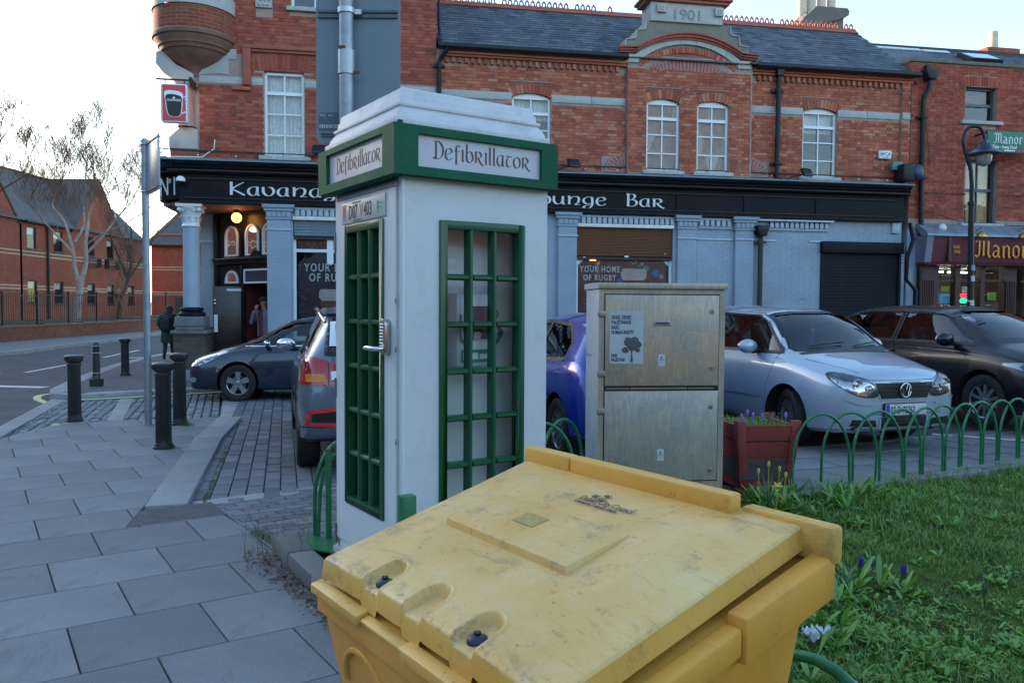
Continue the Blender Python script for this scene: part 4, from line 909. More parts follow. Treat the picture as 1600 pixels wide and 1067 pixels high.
# painted brick helper for the blue walls
def blueb(u0, u1, z0, z1, y, skips=(), m=M_blue): brickwork(u0, u1, z0, z1, list(skips), y, m, SF, (0, 0), 0, proud=.004, stuff='painted_brickwork')
def pilaster(u0, u1, z0, z1, y=-.10, cap=True, band=True, x1c=None):
    MB().box(u0, u1, y, .1, z0, z1-.3).build('pilaster', M_blue, SF, bevel=.006); blueb(u0+.015, u1-.015, z0+.1, z1-.32, y)
    if cap:
        t = MB(); t.box(u0-.03, u1+.03, y-.03, .1, z1-.30, z1-.26); t.box(u0-.015, u1+.015, y-.015, .1, z1-.258, z1-.12); t.box(u0-.06, u1+.06, y-.06, .1, z1-.118, z1-.05); t.box(u0-.09, u1+.09, y-.10, .1, z1-.048, z1)
        t.build('pilaster_capital', M_blue, SF, bevel=.008)
        MB().box(u0-.095, u1+.095, y-.11, .1, z1+.001, z1+.018).build('capital_edge', M_bluelt, SF)
        n = max(3, int((u1-u0)/.1)); t = MB()
        for i in range(n): t.box(u0+(u1-u0)*(i+.12)/n, u0+(u1-u0)*(i+.88)/n, y-.032, y-.014, z1-.245, z1-.125)
        t.build('dentils', M_blue, SF, bevel=.004)
    if band: MB().box(u0-.02, u1+.02, y-.03, y+.02, z1-.535, z1-.495).build('white_band', M_bluelt, SF, bevel=.005)
for a, b in ((-5.5, -5.0), (1.07, 1.52), (4.02, 4.48), (5.50, 5.97)): pilaster(a, b, 0, 3.855)
MB().box(9.75, 9.95, -.07, .1, 3.58, 3.84).build('pilaster_capital', M_bluelt, SF, bevel=.01)
def dentilrun(a, b, z1=3.84, y=-.04):
    MB().box(a, b, y-.02, .02, z1-.05, z1).build('dentil_band', M_bluelt, SF); MB().box(a, b, y-.01, .02, z1-.26, z1-.2).build('dentil_band', M_blue, SF)
    t = MB(); n = int((b-a)/.125)
    for i in range(n): x = a+(b-a)*(i+.5)/n; t.box(x-.045, x+.045, y-.03, y, z1-.195, z1-.055)
    t.build('dentils', M_bluelt, SF, bevel=.004)
for a, b in ((-4.92, -1.0), (1.62, 3.95), (4.56, 5.42), (6.4, 8.0)): dentilrun(a, b)
MB().box(5.95, 8.08, -.16, -.1, 3.80, 3.84).build('capital_edge', M_bluelt, SF)
# blue walls
wall('blue_wall', -5.5, 10.05, 0, 3.86, [(-4.95, -2.0, .9, 3.62), (1.53, 3.93, .9, 3.62), (7.84, 10.02, 0, 3.3)], 0, M_blue, SF)
blueb(4.5, 7.8, .6, 3.55, 0, [(5.48, 5.99, 0, 4), (6.06, 6.22, 0, 3.7)]); blueb(7.8, 10.0, 3.36, 3.85, 0, [(9.7, 10, 3.5, 4)])
blueb(1.55, 3.9, .1, .85, 0); blueb(10.0, 10.15, .2, 3.3, 0)
for a, b in ((4.5, 5.46), (6.25, 6.62), (7.48, 7.95), (9.78, 9.98)): MB().box(a, b, -.03, .02, 3.31, 3.355).build('white_band', M_bluelt, SF, bevel=.006)
text('zhU', .14, mat('grey_scrawl', (.12, .15, .19), .8), SF, (7.25, -.006, 1.86), sx=1.3, ext=.0005, bold=-.002, shear=.3)
pipe(SF, [(6.14, -.16, 3.6), (6.14, -.13, 3.4), (6.14, -.12, .1)], .06, collars=[(6.14, -.13, 3.28)], m=mat('rusty_brown_pipe', (.05, .032, .025), .6, dirt=.4, dcol=(.18, .09, .05)))
mb = MB(); mb.prism([(6.05, 3.42), (6.23, 3.42), (6.3, 3.68), (5.98, 3.68)], -.28, -.04, 'xz'); mb.build('hopper', M_gutter, SF, bevel=.01)
# shutter on the right
t = MB(); t.box(7.80, 10.05, -.13, .1, 3.06, 3.34); t.build('shutter_box', mat('navy_black', (.010, .012, .019), .6, dirt=.15, spec=.18), SF, bevel=.01)
sm = MB(); sm.box(0, 2.1, -.018, .01, .004, .062); sm.box(0, 2.1, -.008, .01, .062, .076); sm = sm.mesh('shutter_slat', mat('navy_black', 0))
for i in range(40): link('shutter_slat', sm, SF, (7.88, .02, 3.0-.076*i))
t = MB(); t.box(7.82, 7.9, -.05, .1, 0, 3.05); t.box(9.97, 10.03, -.05, .1, 0, 3.05); t.build('shutter_guide', mat('navy_black', 0), SF)
# big pub windows with shutters half down
M_brn = mat('brown_shutter', (.15, .055, .022), .55, spec=.2, var=.15, scale=3, dirt=.3); M_grn = mat('green_grey_shutter', (.13, .19, .22), .4)
M_poster = mat('dark_poster', (.028, .033, .055), .25, var=.4, scale=2.2)
def pubwin(a, b, shz, sm_):
    MB().box(a, b, -.07, .1, 3.56, 3.64).build('shutter_head', mat('cream_white', (.78, .74, .66), .5), SF, bevel=.006)
    s_ = MB(); s_.box(0, b-a-.04, -.02, .0, .004, .058); s_.box(0, b-a-.04, -.01, .0, .058, .066); s_ = s_.mesh('shutter_slat', sm_)
    z = 3.55-.066
    while z > shz+.02: link('shutter_slat', s_, SF, (a+.02, .05, z)); z -= .066
    MB().box(a+.02, b-.02, .01, .06, shz-.06, shz).build('shutter_bottom_rail', M_black, SF)
    f = MB(); f.box(a, a+.06, .06, .14, .9, shz); f.box(b-.06, b, .06, .14, .9, shz); f.box(a+.06, b-.06, .06, .14, .9, .98); f = f.build('window', M_whitep, SF)
    MB().add([(a+.06, .12, .98), (b-.06, .12, .98), (b-.06, .12, 3.5), (a+.06, .12, 3.5)], [(0, 1, 2, 3)]).build('pane', M_glass, f)
    MB().box(a-.04, b+.04, -.06, .06, .82, .9).build('window_sill', M_bluelt, SF)
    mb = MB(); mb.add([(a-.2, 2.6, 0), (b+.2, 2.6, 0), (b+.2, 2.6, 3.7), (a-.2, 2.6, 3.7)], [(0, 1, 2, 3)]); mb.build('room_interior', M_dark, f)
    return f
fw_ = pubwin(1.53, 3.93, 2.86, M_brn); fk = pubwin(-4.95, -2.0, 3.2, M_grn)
for x in (1.62, 3.84):
    mb = MB(); s_ = 1 if x < 2 else -1; mb.prism([(x-.03*s_, 2.8), (x+.12*s_, 2.8), (x+.06*s_, 2.74), (x-.03*s_, 2.66)], .10, .118, 'xz'); mb.build('corner_bracket', M_whitep, fw_)
mb = MB(); mb.box(1.61, 3.85, .135, .14, 1.0, 2.78); mb.build('poster', M_poster, fw_)
text('YOUR HOME', .2, mat('poster_white', (.7, .72, .75), .6), fw_, (1.66, .132, 2.51), sx=.72, ext=.001, bold=.004, space=1.25); text('OF RUGBY', .2, mat('poster_white', 0), fw_, (1.74, .132, 2.31), sx=.72, ext=.001, bold=.004, space=1.25)
mb = MB(); mb.lathe([(.0, .0), (.26, .0), (.31, .06), (.33, .16), (.31, .24), (.28, .28), (0, .28)], (3.0, .128, 2.32), 24, sy=.01); mb.build('poster_foam', mat('cream_foam', (.55, .50, .46), .6), fw_, smooth=40)
mb = MB(); mb.lathe([(0, 0), (.2, 0), (.31, .9), (.26, 1.0), (0, 1.0)], (3.0, .130, 1.31), 24, sy=.01); mb.build('poster_glass', mat('stout_brown', (.06, .02, .015), .4), fw_, smooth=40)
for c, x, z, r_ in (((.05, .16, .5), 2.66, 2.3, .08), ((.03, .2, .45), 3.55, 2.5, .09), ((.05, .3, .25), 3.3, 2.6, .08), ((.3, .35, .4), 3.7, 2.42, .06), ((.55, .3, .08), 2.1, 2.72, .05)):
    mb = MB(); mb.lathe([(0, 0), (r_, 0)], (x, .1335, z), 12, axis='y'); mb.build('poster_patch', mat('patch%d' % int(x*100), c, .6, em=0), fw_)
mb = MB(); mb.lathe([(.12, 0), (.1, .06), (.05, .1), (.0, .11)], (2.02, .3, 2.72), 16); mb.build('pendant_lamp', mat('warm_shade', (1, .42, .1), .5, em=1.2), fw_, smooth=60)
mb = MB(); mb.box(1.7, 1.76, .0, .01, 2.84, 2.86); mb.box(3.72, 3.75, 0, .01, 2.95, 2.97); mb.box(2.72, 2.82, -.005, .01, 2.86, 2.9); mb.build('shutter_fixing', M_whitep, fw_)
# left pub window: transom and bigger poster
mb = MB(); mb.box(-4.92, -2, .055, .15, 2.86, 2.93); mb.box(-4.22, -4.08, .05, .155, 2.6, 3.15); mb.sphere((-4.15, .09, 2.62), .05, 10, 8); mb.sphere((-4.15, .09, 2.72), .04, 10, 8); mb.build('transom', M_whitep, fk)
mb = MB(); mb.box(-4.86, -4.25, .13, .14, 2.95, 3.14); mb.box(-4.05, -2.1, .13, .14, 2.95, 3.14); mb.build('stained_glass', mat('stained_glass', (.12, .05, .045), .2, var=.8, scale=14), fk)
pp_ = [(-4.85, .95), (-2.1, .95), (-2.1, 2.84), (-4.5, 2.84), (-4.6, 2.74), (-4.74, 2.72), (-4.85, 2.6)]
mb = MB(); mb.prism(pp_, .135, .14, 'xz'); mb.build('poster', M_poster, fk)
text('YOUR HOME', .25, mat('poster_white', 0), fk, (-4.72, .132, 2.44), sx=.72, ext=.001, bold=.005, space=1.25); text('OF RUGBY', .25, mat('poster_white', 0), fk, (-4.62, .132, 2.22), sx=.72, ext=.001, bold=.005, space=1.25)
mb = MB(); mb.lathe([(.0, .0), (.34, .0), (.4, .08), (.4, .2), (.36, .26), (0, .26)], (-4.0, .128, 1.78), 24, sy=.01); mb.build('poster_foam', mat('cream_foam', 0), fk, smooth=40)
mb = MB(); mb.lathe([(0, 0), (.25, 0), (.38, .8), (0, .8)], (-4.0, .130, .98), 24, sy=.01); mb.build('poster_glass', mat('stout_amber', (.16, .07, .03), .4), fk, smooth=40)
# chamfered entrance wall: local frame along the wall
CA = math.atan2(-1.65, 1.5); CM = Matrix.Translation((-7.0, 1.9, 0)) @ Matrix.Rotation(CA, 4, 'Z')
M_bd = mat('black_gloss_joinery', (.010, .010, .011), .3, spec=.3, dirt=.15, dcol=(.06, .05, .04))
def cb(name, m, *boxes, **k):
    t = MB()
    for b in boxes: t.box(*b, CM)
    return t.build(name, m, SF, **k)
cb('entrance_panel', M_bd, (.2, 2.3, .0, .06, 2.76, 3.86), (.2, 1.28, .0, .06, 0, 2.6), (1.28, 2.3, 0, .06, 2.56, 2.62), bevel=0)
cb('entrance_cornice', M_bd, (.15, 2.3, -.12, .02, 2.70, 2.77), (.15, 2.3, -.08, .02, 2.62, 2.698), bevel=.012)
cb('entrance_post', M_bd, (.14, .26, -.06, .05, 0, 3.86), (1.2, 1.28, -.05, .03, 2.15, 2.6), (1.17, 1.24, -.04, .03, 2.78, 3.8), bevel=.008)
for a, b, c, d in ((.56, 1.08, 2.81, 3.52), (1.37, 1.88, 2.81, 3.52), (2.02, 2.5, 2.81, 3.52), (.56, 1.08, 2.18, 2.48)):
    h = (b-a)/2; cx = (a+b)/2; rr_ = min(h, .26); zs_ = d-rr_
    def ring(k): return [(cx+(h-k)*math.cos(t_), zs_+(rr_-k)*math.sin(t_)) for t_ in [PI*i/14 for i in range(15)]]
    O, I = [(b, c)]+ring(0)+[(a, c)], [(b-.045, c+.04)]+ring(.045)+[(a+.045, c+.04)]
    t = MB(); n = len(O); vs = [(p[0], y, p[1]) for y in (-.035, .0) for L_ in (O, I) for p in L_]; vs = [CM @ Vector(v) for v in vs]
    fs = []
    for i in range(n): j = (i+1) % n; fs += [(i, n+i, n+j, j), (i, j, 2*n+j, 2*n+i), (n+i, 3*n+i, 3*n+j, n+j)]
    t.add(vs, fs); f = t.build('arched_window', M_whitep, SF, smooth=30)
    t = MB(); t.add([CM @ Vector((p[0], -.008, p[1])) for p in I], [tuple(range(n))[::-1]]); t.build('pane', M_glass if a != .56 or c > 2.5 else M_glass, f)
    t = MB(); t.add([CM @ Vector((p[0], -.004, p[1])) for p in I], [tuple(range(n))[::-1]]); t.build('blind', mat('mauve_blind', (.09, .065, .08), .8, var=.3, scale=2) if c > 2.5 else mat('cream_blind', (.14, .13, .10), .8), f)
cb('transom_window', M_whitep, (1.3, 2.4, -.03, .02, 2.17, 2.21), (1.3, 2.4, -.03, .02, 2.46, 2.5), (1.3, 1.34, -.03, .02, 2.21, 2.46))
cb('transom_pane', mat('dark_blue_glass', (.05, .06, .08), .1), (1.34, 2.4, -.005, .0, 2.21, 2.46))
t = MB(); t.prism([(1.6, 2.77), (2.06, 2.77), (1.83, 2.93)], -.1, .0, 'xz'); t.v = [tuple(CM @ Vector(v)) for v in t.v]; t.build('pediment', M_bd, SF)
# lobby behind the door opening
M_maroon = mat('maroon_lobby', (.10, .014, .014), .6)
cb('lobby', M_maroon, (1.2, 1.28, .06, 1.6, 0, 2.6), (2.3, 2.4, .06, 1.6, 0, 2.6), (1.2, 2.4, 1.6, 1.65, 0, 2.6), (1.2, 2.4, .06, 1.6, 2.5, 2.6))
cb('lobby_door', M_bd, (1.55, 2.3, 1.2, 1.25, 0, 2.1)); cb('lobby_door_glass', mat('dim_cream_glass', (.16, .15, .12), .3), (1.75, 2.15, 1.19, 1.2, .95, 1.75))
cb('lobby_glow_sheet', mat('glowing_lobby_wall', (.16, .03, .02), .5, em=.15), (1.28, 2.3, 1.595, 1.6, .1, 2.2))  # faint red glow put into the lobby's back wall; no lamp there
cb('notice', mat('white_red_notice', (.45, .36, .36), .6), (1.66, 2.1, 1.16, 1.17, 1.84, 2.1)); cb('notice_print', mat('notice_red', (.45, .04, .06), .6), (1.72, 2.04, 1.155, 1.159, 1.98, 2.05), (1.72, 2.04, 1.155, 1.159, 1.88, 1.93))
# open door leaf
DL = empty('open_door', (0, 0, 0), 0)
DL.parent = SF
def leafpt(s_, z, o_=0): a = Vector((-6.83, .95)); b = Vector((-6.1, 1.10)); d_ = (b-a).normalized(); n_ = Vector((d_.y, -d_.x)); p = a+d_*s_+n_*o_; return (p.x, p.y, z)
la = math.atan2(.15, .73); LM = Matrix.Translation((-6.83, .95, 0)) @ Matrix.Rotation(la, 4, 'Z')
t = MB(); t.box(0, .74, -.03, .02, .08, 2.10, LM); lf = t.build('door_leaf', mat('worn_black_door', (.022, .014, .011), .3, var=.5, scale=2, dirt=.7, dcol=(.075, .035, .02), dscale=1.5), SF, bevel=.008)
bpy.data.objects.remove(DL)
t = MB(); t.box(.02, .10, -.05, -.032, 1.05, 1.45, LM); t.build('push_plate', M_white, lf)
for z in (1.78, 1.28+.42, ): 
    t = MB(); q = LM @ Vector((.05, -.06, z)); t.sphere(q, .03, 10, 8); t.build('door_handle', M_chrome, lf, smooth=80)
t = MB(); t.box(.3, .62, -.036, -.03, 2.0, 2.05, LM); t.build('nameplate', mat('poster_white', 0), lf)
# left pier at the side street
t = MB(); t.box(-7.26, -6.83, 1.86, 2.2, 1.15, 3.55); t.build('pilaster', M_blue, SF); t = MB(); t.box(-7.3, -6.79, 1.82, 2.2, 3.55, 3.84); t.box(-7.29, -6.8, 1.83, 2.2, 3.14, 3.2); t.build('pilaster_capital', M_blue, SF, bevel=.01)
t = MB(); t.box(-7.3, -6.79, 1.82, 2.2, 3.18, 3.22); t.build('white_band', M_bluelt, SF)
t = MB(); z = .1
while z < 1.02: t.box(-7.33, -6.7, 1.8, 2.2, z+.003, z+.094); z += .098
t.build('pier_stones', M_drk, SF, kind='stuff'); t = MB(); t.box(-7.36, -6.68, 1.75, 2.2, 1.06, 1.15); t.build('pedestal_cap', MC['dark_grey_stone'], SF)
# conduit, fairy light cable, floodlights, alarm and camera
cv = MB(); cv.tube([(-8.1, -.3, 5.0), (-7.3, -.05, 5.0), (10.0, -.05, 4.97)], .012, 6)
for x in np.arange(-6.8, 9.8, .55): cv.tube([(x, -.05, 4.98), (x+.02, -.08, 4.93)], .008, 5)
cv.build('cable', M_black, SF)
cv = MB()
for x in np.arange(-6.9, 9.8, .78): cv.sphere((x, -.2, 4.85+.03), .018, 6, 5)
cv.build('fairy_bulb', M_white, SF, kind='stuff')
pipe(SF, [(-7.5, -.1, 4.84), (-6.85, -.06, 4.86), (-6.6, -.04, 5.05), (-6.58, -.04, 5.25)], .012, name='cable', m=M_white)
def floodl(x, y, z, aim, label, k=1, tilt=.5):
    F = empty('floodlight', tuple(Matrix.Rotation(FA, 4, 'Z') @ Vector((x, y, z))+Vector(BR)), FA+aim, label=label, cat='floodlight', group='floodlights above the fascia')
    t = MB(); t.tube([(-.3*k, .3, -.12), (-.1*k, .12, -.02), (0, 0, 0)], .014, 6); t.box(-.36*k-.04, -.36*k+.04, .28, .34, -.16, -.08); t.build('arm', M_gutter, F)
    t = MB(); t.cbox((.0, -.06, .04), (.30, .07, .20), rx=-tilt); t.build('housing', M_gutter, F, bevel=.012)
    t = MB(); t.cbox((.0, -.10, .025), (.25, .004, .155), rx=-tilt); t.build('lens', mat('lamp_lens', (.10, .12, .15), .15), F)
    return F
floodl(1.33, -.35, 4.93, .3, 'black floodlight beside the pink fan ornament left of the twin windows')
floodl(7.15, -.35, 4.92, .3, 'black floodlight in front of the white window right of the drainpipe', 1.3)
floodl(-4.35, -.3, 5.03, -.2, 'black floodlight beside the tall window, left of the kiosk roof')
AB = empty('alarm_box', tuple(Matrix.Rotation(FA, 4, 'Z') @ Vector((9.48, -.03, 5.53))+Vector(BR)), FA, label='white alarm box with green lettering on the red brick wall', cat='alarm box')
t = MB(); t.box(-.17, .17, -.07, 0, -.1, .1); t.build('cover', M_white, AB, bevel=.02); t = text('BFCA', .12, mat('teal_print', (.02, .30, .26), .5), AB, (0, -.072, -.02), align='CENTER', bold=.004, ext=.001); t = text('security', .05, mat('teal_print', 0), AB, (0, -.072, -.075), align='CENTER', ext=.001)
SC = empty('security_camera', tuple(Matrix.Rotation(FA, 4, 'Z') @ Vector((-7.24, -.30, 4.30))+Vector(BR)), FA, label='white dome security camera on the black corner fascia beside the painted number', cat='camera')
t = MB(); t.lathe([(.0, .1), (.05, .1), (.095, .05), (.1, 0), (.09, -.01)], n=20); t.box(-.03, .03, 0, .18, .03, .08); t.build('housing', M_white, SC, smooth=40); t = MB(); t.sphere((0, 0, -.01), .065, 14, 10); t.build('dome', mat('smoked_dome', (.01, .01, .015), .05), SC, smooth=180)
AC = empty('wall_unit', tuple(Matrix.Rotation(FA, 4, 'Z') @ Vector((9.95, -.3, 4.85))+Vector(BR)), FA, label='dark box unit and bell on the cornice end by the corner drainpipe', cat='alarm')
t = MB(); t.box(-.2, .12, -.15, .25, 0, .42); t.build('box', M_gutter, AC, bevel=.04); t = MB(); t.sphere((.24, -.1, .22), .16, 14, 10, sy=.6, sz=1.2); t.build('bell', mat('dark_blue_cover', (.03, .05, .10), .4), AC, smooth=180)
t = MB(); t.box(-.32, -.05, .1, .2, .3, .5); t.build('back_plate', mat('verdigris', (.10, .26, .24), .7), AC)
TA = empty('shopfront', BR, FA, label='maroon takeaway shopfront with gold blackletter name', cat='shopfront')
M_mar = mat('maroon_board', (.115, .022, .035), .4, var=.1, dirt=.1); M_mard = mat('dark_maroon_timber', (.055, .014, .014), .45, dirt=.2); M_gold = mat('gold_letter', (.62, .28, .05), .35, metal=.4)
def tx(name, prof, a, b, m, **k): t = MB(); t.prism(prof, a, b, 'yz'); return t.build(name, m, TA, **k)
tx('canopy', [(-.04, 3.72), (-.04, 3.84), (-.12, 3.84), (-.5, 3.56), (-.52, 3.5), (-.3, 3.5)], 10.42, 16, mat('grey_flashing', (.20, .24, .29), .4, metal=.3, var=.3, scale=3))
tx('fascia_board', [(-.04, 3.50), (-.46, 3.50), (-.36, 2.86), (-.04, 2.86)], 10.62, 16, M_mar)
tx('fascia_end', [(-.04, 3.51), (-.48, 3.51), (-.38, 2.85), (-.04, 2.85)], 10.44, 10.62, mat('grey_mauve', (.2, .19, .24), .5))
MB().box(11.05, 11.13, -.47, -.3, 2.87, 3.5).build('fascia_divider', M_mard, TA); tx('fascia_base', [(-.04, 2.85), (-.4, 2.85), (-.38, 2.79), (-.04, 2.79)], 10.44, 16, M_mar)
tilt = math.atan2(.10, .64)
def tl(f, *a, **k):
    o = f(*a, **k); o = o[0] if isinstance(o, tuple) else o; return o
o, _ = nib('Manor', .46, .13, R(38), M_gold, TA, (11.82, -.415, 2.99), rot=(-tilt*0+math.atan2(-.1, .64)*-1*0, 0, 0), suffix='_', sx=.98, ext=.03, thin=.4, gap=.06)
for i, s_ in enumerate(('Estd.', '1993')): text(s_, .13, M_gold, TA, (11.2, -.425, 3.2-.13*i), sx=.8, ext=.01)
t = MB(); t.box(10.5, 10.98, -.12, .1, 0, 2.78); t.build('fluted_pilaster', M_mard, TA)
for u_, n_ in ((10.55, 8), (13.02, 6)):
    for i in range(n_): MB().box(u_+i*.05, u_+.025+i*.05, -.145, -.12, .3, 2.4).build('flute', M_mard, TA)
for a, b in ((13.0, 13.35), (10.98, 11.08), (11.56, 11.70), (12.3, 12.42)): MB().box(a, b, -.10, .1, 0, 2.78).build('mullion', M_mard, TA)
for a, b in ((11.08, 11.56), (11.70, 12.3), (12.42, 13.0), (13.6, 15.5)):
    f = MB().box(a, b, -.06, .04, 2.38, 2.44); f.box(a, b, -.06, .04, .8, .9); f = f.build('window', M_mard, TA)
    MB().add([(a, -.02, .9), (b, -.02, .9), (b, -.02, 2.76), (a, -.02, 2.76)], [(0, 1, 2, 3)]).build('pane', M_shopg, f)
t = MB(); t.add([(10.5, 3.2, 0), (16, 3.2, 0), (16, 3.2, 2.8), (10.5, 3.2, 2.8)], [(0, 1, 2, 3)]); t.add([(10.5, -.04, 2.79), (16, -.04, 2.79), (16, 3.2, 2.79), (10.5, 3.2, 2.79)], [(3, 2, 1, 0)]); t.add([(10.5, .1, 0), (10.5, 3.2, 0), (10.5, 3.2, 2.8), (10.5, .1, 2.8)], [(0, 1, 2, 3)]); t.add([(16, .1, 0), (16, 3.2, 0), (16, 3.2, 2.8), (16, .1, 2.8)], [(3, 2, 1, 0)])
t.build('room_interior', mat('takeaway_interior', (.10, .13, .12), .7, var=.6, scale=1.5), TA)
lt = mat('strip_light', (1, .95, .8), .5, em=7, var=0)
t = MB()
for x, y, z, L_ in ((11.3, 1.2, 2.7, .4), (12.0, 1.4, 2.7, .7), (12.9, 1.5, 2.7, .6), (12.3, 2.0, 1.95, .5), (12.9, 2.0, 1.95, .5)): t.cbox((x, y, z), (L_, .05, .03))
t.build('strip_lights', lt, TA)
for nm, c, q in (('counter', (.10, .12, .11), (12.2, 15, 1.8, 2.0, .9, 1.9)), ('menu_board', (.16, .3, .08), (11.3, 13.0, 3.0, 3.05, 2.0, 2.5)), ('poster', (.10, .45, .60), (11.08, 11.52, .04, .05, 1.82, 2.08)), ('food_picture', (.35, .45, .05), (11.25, 11.5, .04, .05, 2.12, 2.26)), ('notice', (.5, .52, .5), (11.86, 12.06, .03, .04, 2.1, 2.26)), ('food_picture', (.25, .4, .06), (12.62, 12.88, .04, .05, 1.9, 2.12))):
    MB().box(*q).build(nm, mat('ta_'+nm+str(int(q[0]*10)), c, .6, var=.3, scale=9), TA)
for s_, c, z in (('PIZZA', (1, .02, .05), 2.0), ('KEBAB', (.0, .75, .22), 1.87)): text(s_, .15, mat('neon_'+s_.lower(), c, .4, em=1.3, var=0), TA, (11.76, .02, z-.03), sx=.75, ext=.002, bold=.003, shear=.15)
for x in (11.75, 12.95):
    t = MB(); t.tube([(x+.2, -.3, 3.66), (x+.12, -.62, 3.75), (x, -.72, 3.6)], .012, 6); t.lathe([(.03, .1), (.1, .06), (.13, -.03), (.12, -.05)], (x, -.72, 3.5), 14); t.build('swan_neck_lamp', mat('brass', (.45, .33, .08), .3, metal=.9), TA, smooth=50)
t = MB(); t.sphere((10.98, -.3, 3.72), .1, 12, 8); t.build('camera', M_whitep, TA, smooth=180)
t = MB(); t.box(10.2, 10.5, -.02, .3, 0, 3.75); t.build('pier', M_blue, TA)
# banner sign sticking out above the takeaway
MS = empty('projecting_sign', tuple(Matrix.Rotation(FA, 4, 'Z') @ Vector((11.94, -.6, 5.6))+Vector(BR)), FA, label='green banner sign with white blackletter name beside the street lamp', cat='sign')
t = MB(); t.box(0, 1.7, -.02, .02, 0, .52); t.build('panel', mat('banner_green', (.015, .16, .10), .5, var=.15), MS, bevel=.005)
nib('Manor', .26, .13, R(38), M_whitep, MS, (.17, -.022, .22), suffix='_', sx=.92, ext=.004, thin=.45)
text('Take - Away Food', .115, M_whitep, MS, (.14, -.022, .1), sx=.8, ext=.003, bold=.003)
for i, c in enumerate(((.02, .3, .12), (.7, .7, .7), (.55, .03, .1))): MB().box(.18+i*.3, .18+i*.3+.3, -.024, -.02, .035, .07).build('flag_stripe', mat('stripe%d' % i, c, .5), MS)
t = MB(); t.box(.1, .14, 0, .6, .5, .54); t.box(1.5, 1.54, 0, .6, .5, .54); t.build('bracket', M_gutter, MS)
M_band = mat('buff_band', (.42, .31, .20), .85, var=.1)
M_fslate = mat('far_slate', (.085, .082, .080), .75, var=.25, scale=1.5, bump=.3, bscale=14)
M_blackf = mat('dark_window_frame', (.02, .022, .025), .45)
def street_house(u0, u1, label, wins, gables, name='terraced_house', ridge_z=10.4):
    H_ = empty(name, (-28.8, 0, 0), PI/2, label=label, cat='house')
    holes = []
    for u, w_, dbl in wins: holes += [(u, u+w_, 5.0, 6.35), (u, u+w_, 1.75, 3.15)]
    wall('wall', u0, u1, .2, 6.75, holes, 0, M_farbrick, H_, reveal=.12)
    t = MB(); 
    for uu in (u0, u1): t.add([(uu, 0, .2), (uu, 7.4, .2), (uu, 7.4, 6.75), (uu, 3.7, ridge_z), (uu, 0, 6.75)], [(0, 1, 2, 3, 4)])
    t.add([(u0, 7.4, .2), (u1, 7.4, .2), (u1, 7.4, 6.75), (u0, 7.4, 6.75)], [(0, 1, 2, 3)]); t.build('end_wall', M_farbrickY, H_)
    for z in (4.62, 4.84, 2.62, 2.80):
        t = MB(); cuts = sorted((h[0], h[1]) for h in holes if h[2] < z < h[3]); p = u0
        for a, b in cuts: t.box(p, a, -.012, .01, z-.045, z+.045); p = b
        t.box(p, u1, -.012, .01, z-.045, z+.045); t.build('pale_band', M_band, H_)
    for u, w_, dbl in wins:
        for z0, z1 in ((5.0, 6.35), (1.75, 3.15)):
            window('window', u, u+w_, z0, z1, 0, 1 if w_ < 1.2 else 2, None, .07, H_, fm=M_blackf, room=True, curtain=('half' if (u+z0) % 3 > 1.5 else None), fw=.07)
            MB().box(u-.05, u+w_+.05, -.05, .06, z0-.08, z0).build('window_sill', M_blackf, H_)
        if dbl:
            t = MB()
            for k in range(4): t.box(u-.35, u+w_+.35, -.32, -.29, 4.28+k*.17, 4.33+k*.17)
            t.box(u-.35, u-.31, -.32, 0, 4.25, 4.9); t.box(u+w_+.31, u+w_+.35, -.32, 0, 4.25, 4.9); t.build('balcony_rail', M_blackf, H_)
    t = MB(); t.add([(u0-.1, -.25, 6.62), (u1+.1, -.25, 6.62), (u1+.1, 3.7, ridge_z), (u0-.1, 3.7, ridge_z), (u0-.1, 7.6, 6.62), (u1+.1, 7.6, 6.62)], [(0, 1, 2, 3), (3, 2, 5, 4)]); t.build('roof', M_fslate, H_)
    MB().box(u0-.1, u1+.1, 3.6, 3.8, ridge_z-.03, ridge_z+.07).build('ridge', M_terra, H_)
    gg = [u0]+[x for g in gables for x in g[:2]]+[u1]
    for a, b in zip(gg[::2], gg[1::2]):
        if b-a > .5: MB().box(a, b, -.36, -.24, 6.55, 6.66).build('gutter', M_gutter, H_)
    for a, b, pk in gables:
        c = (a+b)/2; t = MB(); t.prism([(a, 6.5), (b, 6.5), (c, pk)], -.04, .25, 'xz'); t.build('gable', M_farbrick, H_)
        t = MB(); yk = 3.7*(pk-6.6)/(ridge_z-6.6)+.3
        t.add([(a-.15, -.1, 6.42), (c, -.1, pk+.12), (c, yk, pk+.12), (a-.15, .0, 6.42), (b+.15, -.1, 6.42), (b+.15, 0, 6.42)], [(0, 1, 2, 3), (1, 4, 5, 2)]); t.build('roof', M_fslate, H_)
        t = MB(); d = .16
        t.prism([(a-.12, 6.42), (a, 6.42), (c, pk-.02), (b, 6.42), (b+.12, 6.42), (c, pk+.10)], -.10, -.03, 'xz'); t.build('verge', M_blackf, H_)
    return H_
street_house(47.9, 63.6, 'red brick terrace with steep gable and dark windows, behind the pale bare tree', [(48.4, .95, 0), (51.2, 1.05, 0), (55.2, 1.0, 1), (57.9, 1.0, 1), (61.0, 1.0, 0)], [(53.3, 60.3, 10.3)])
street_house(27.0, 47.7, 'red brick terrace cut by the left edge of the photograph, with tall gable', [(29, 1, 0), (32.5, 1, 0), (36, 1, 0), (39.4, 1.2, 1), (42.6, 1.6, 1), (45.6-1.5+.2, .01, 0)][:5]+[], [(39.2, 47.6, 11.4)])
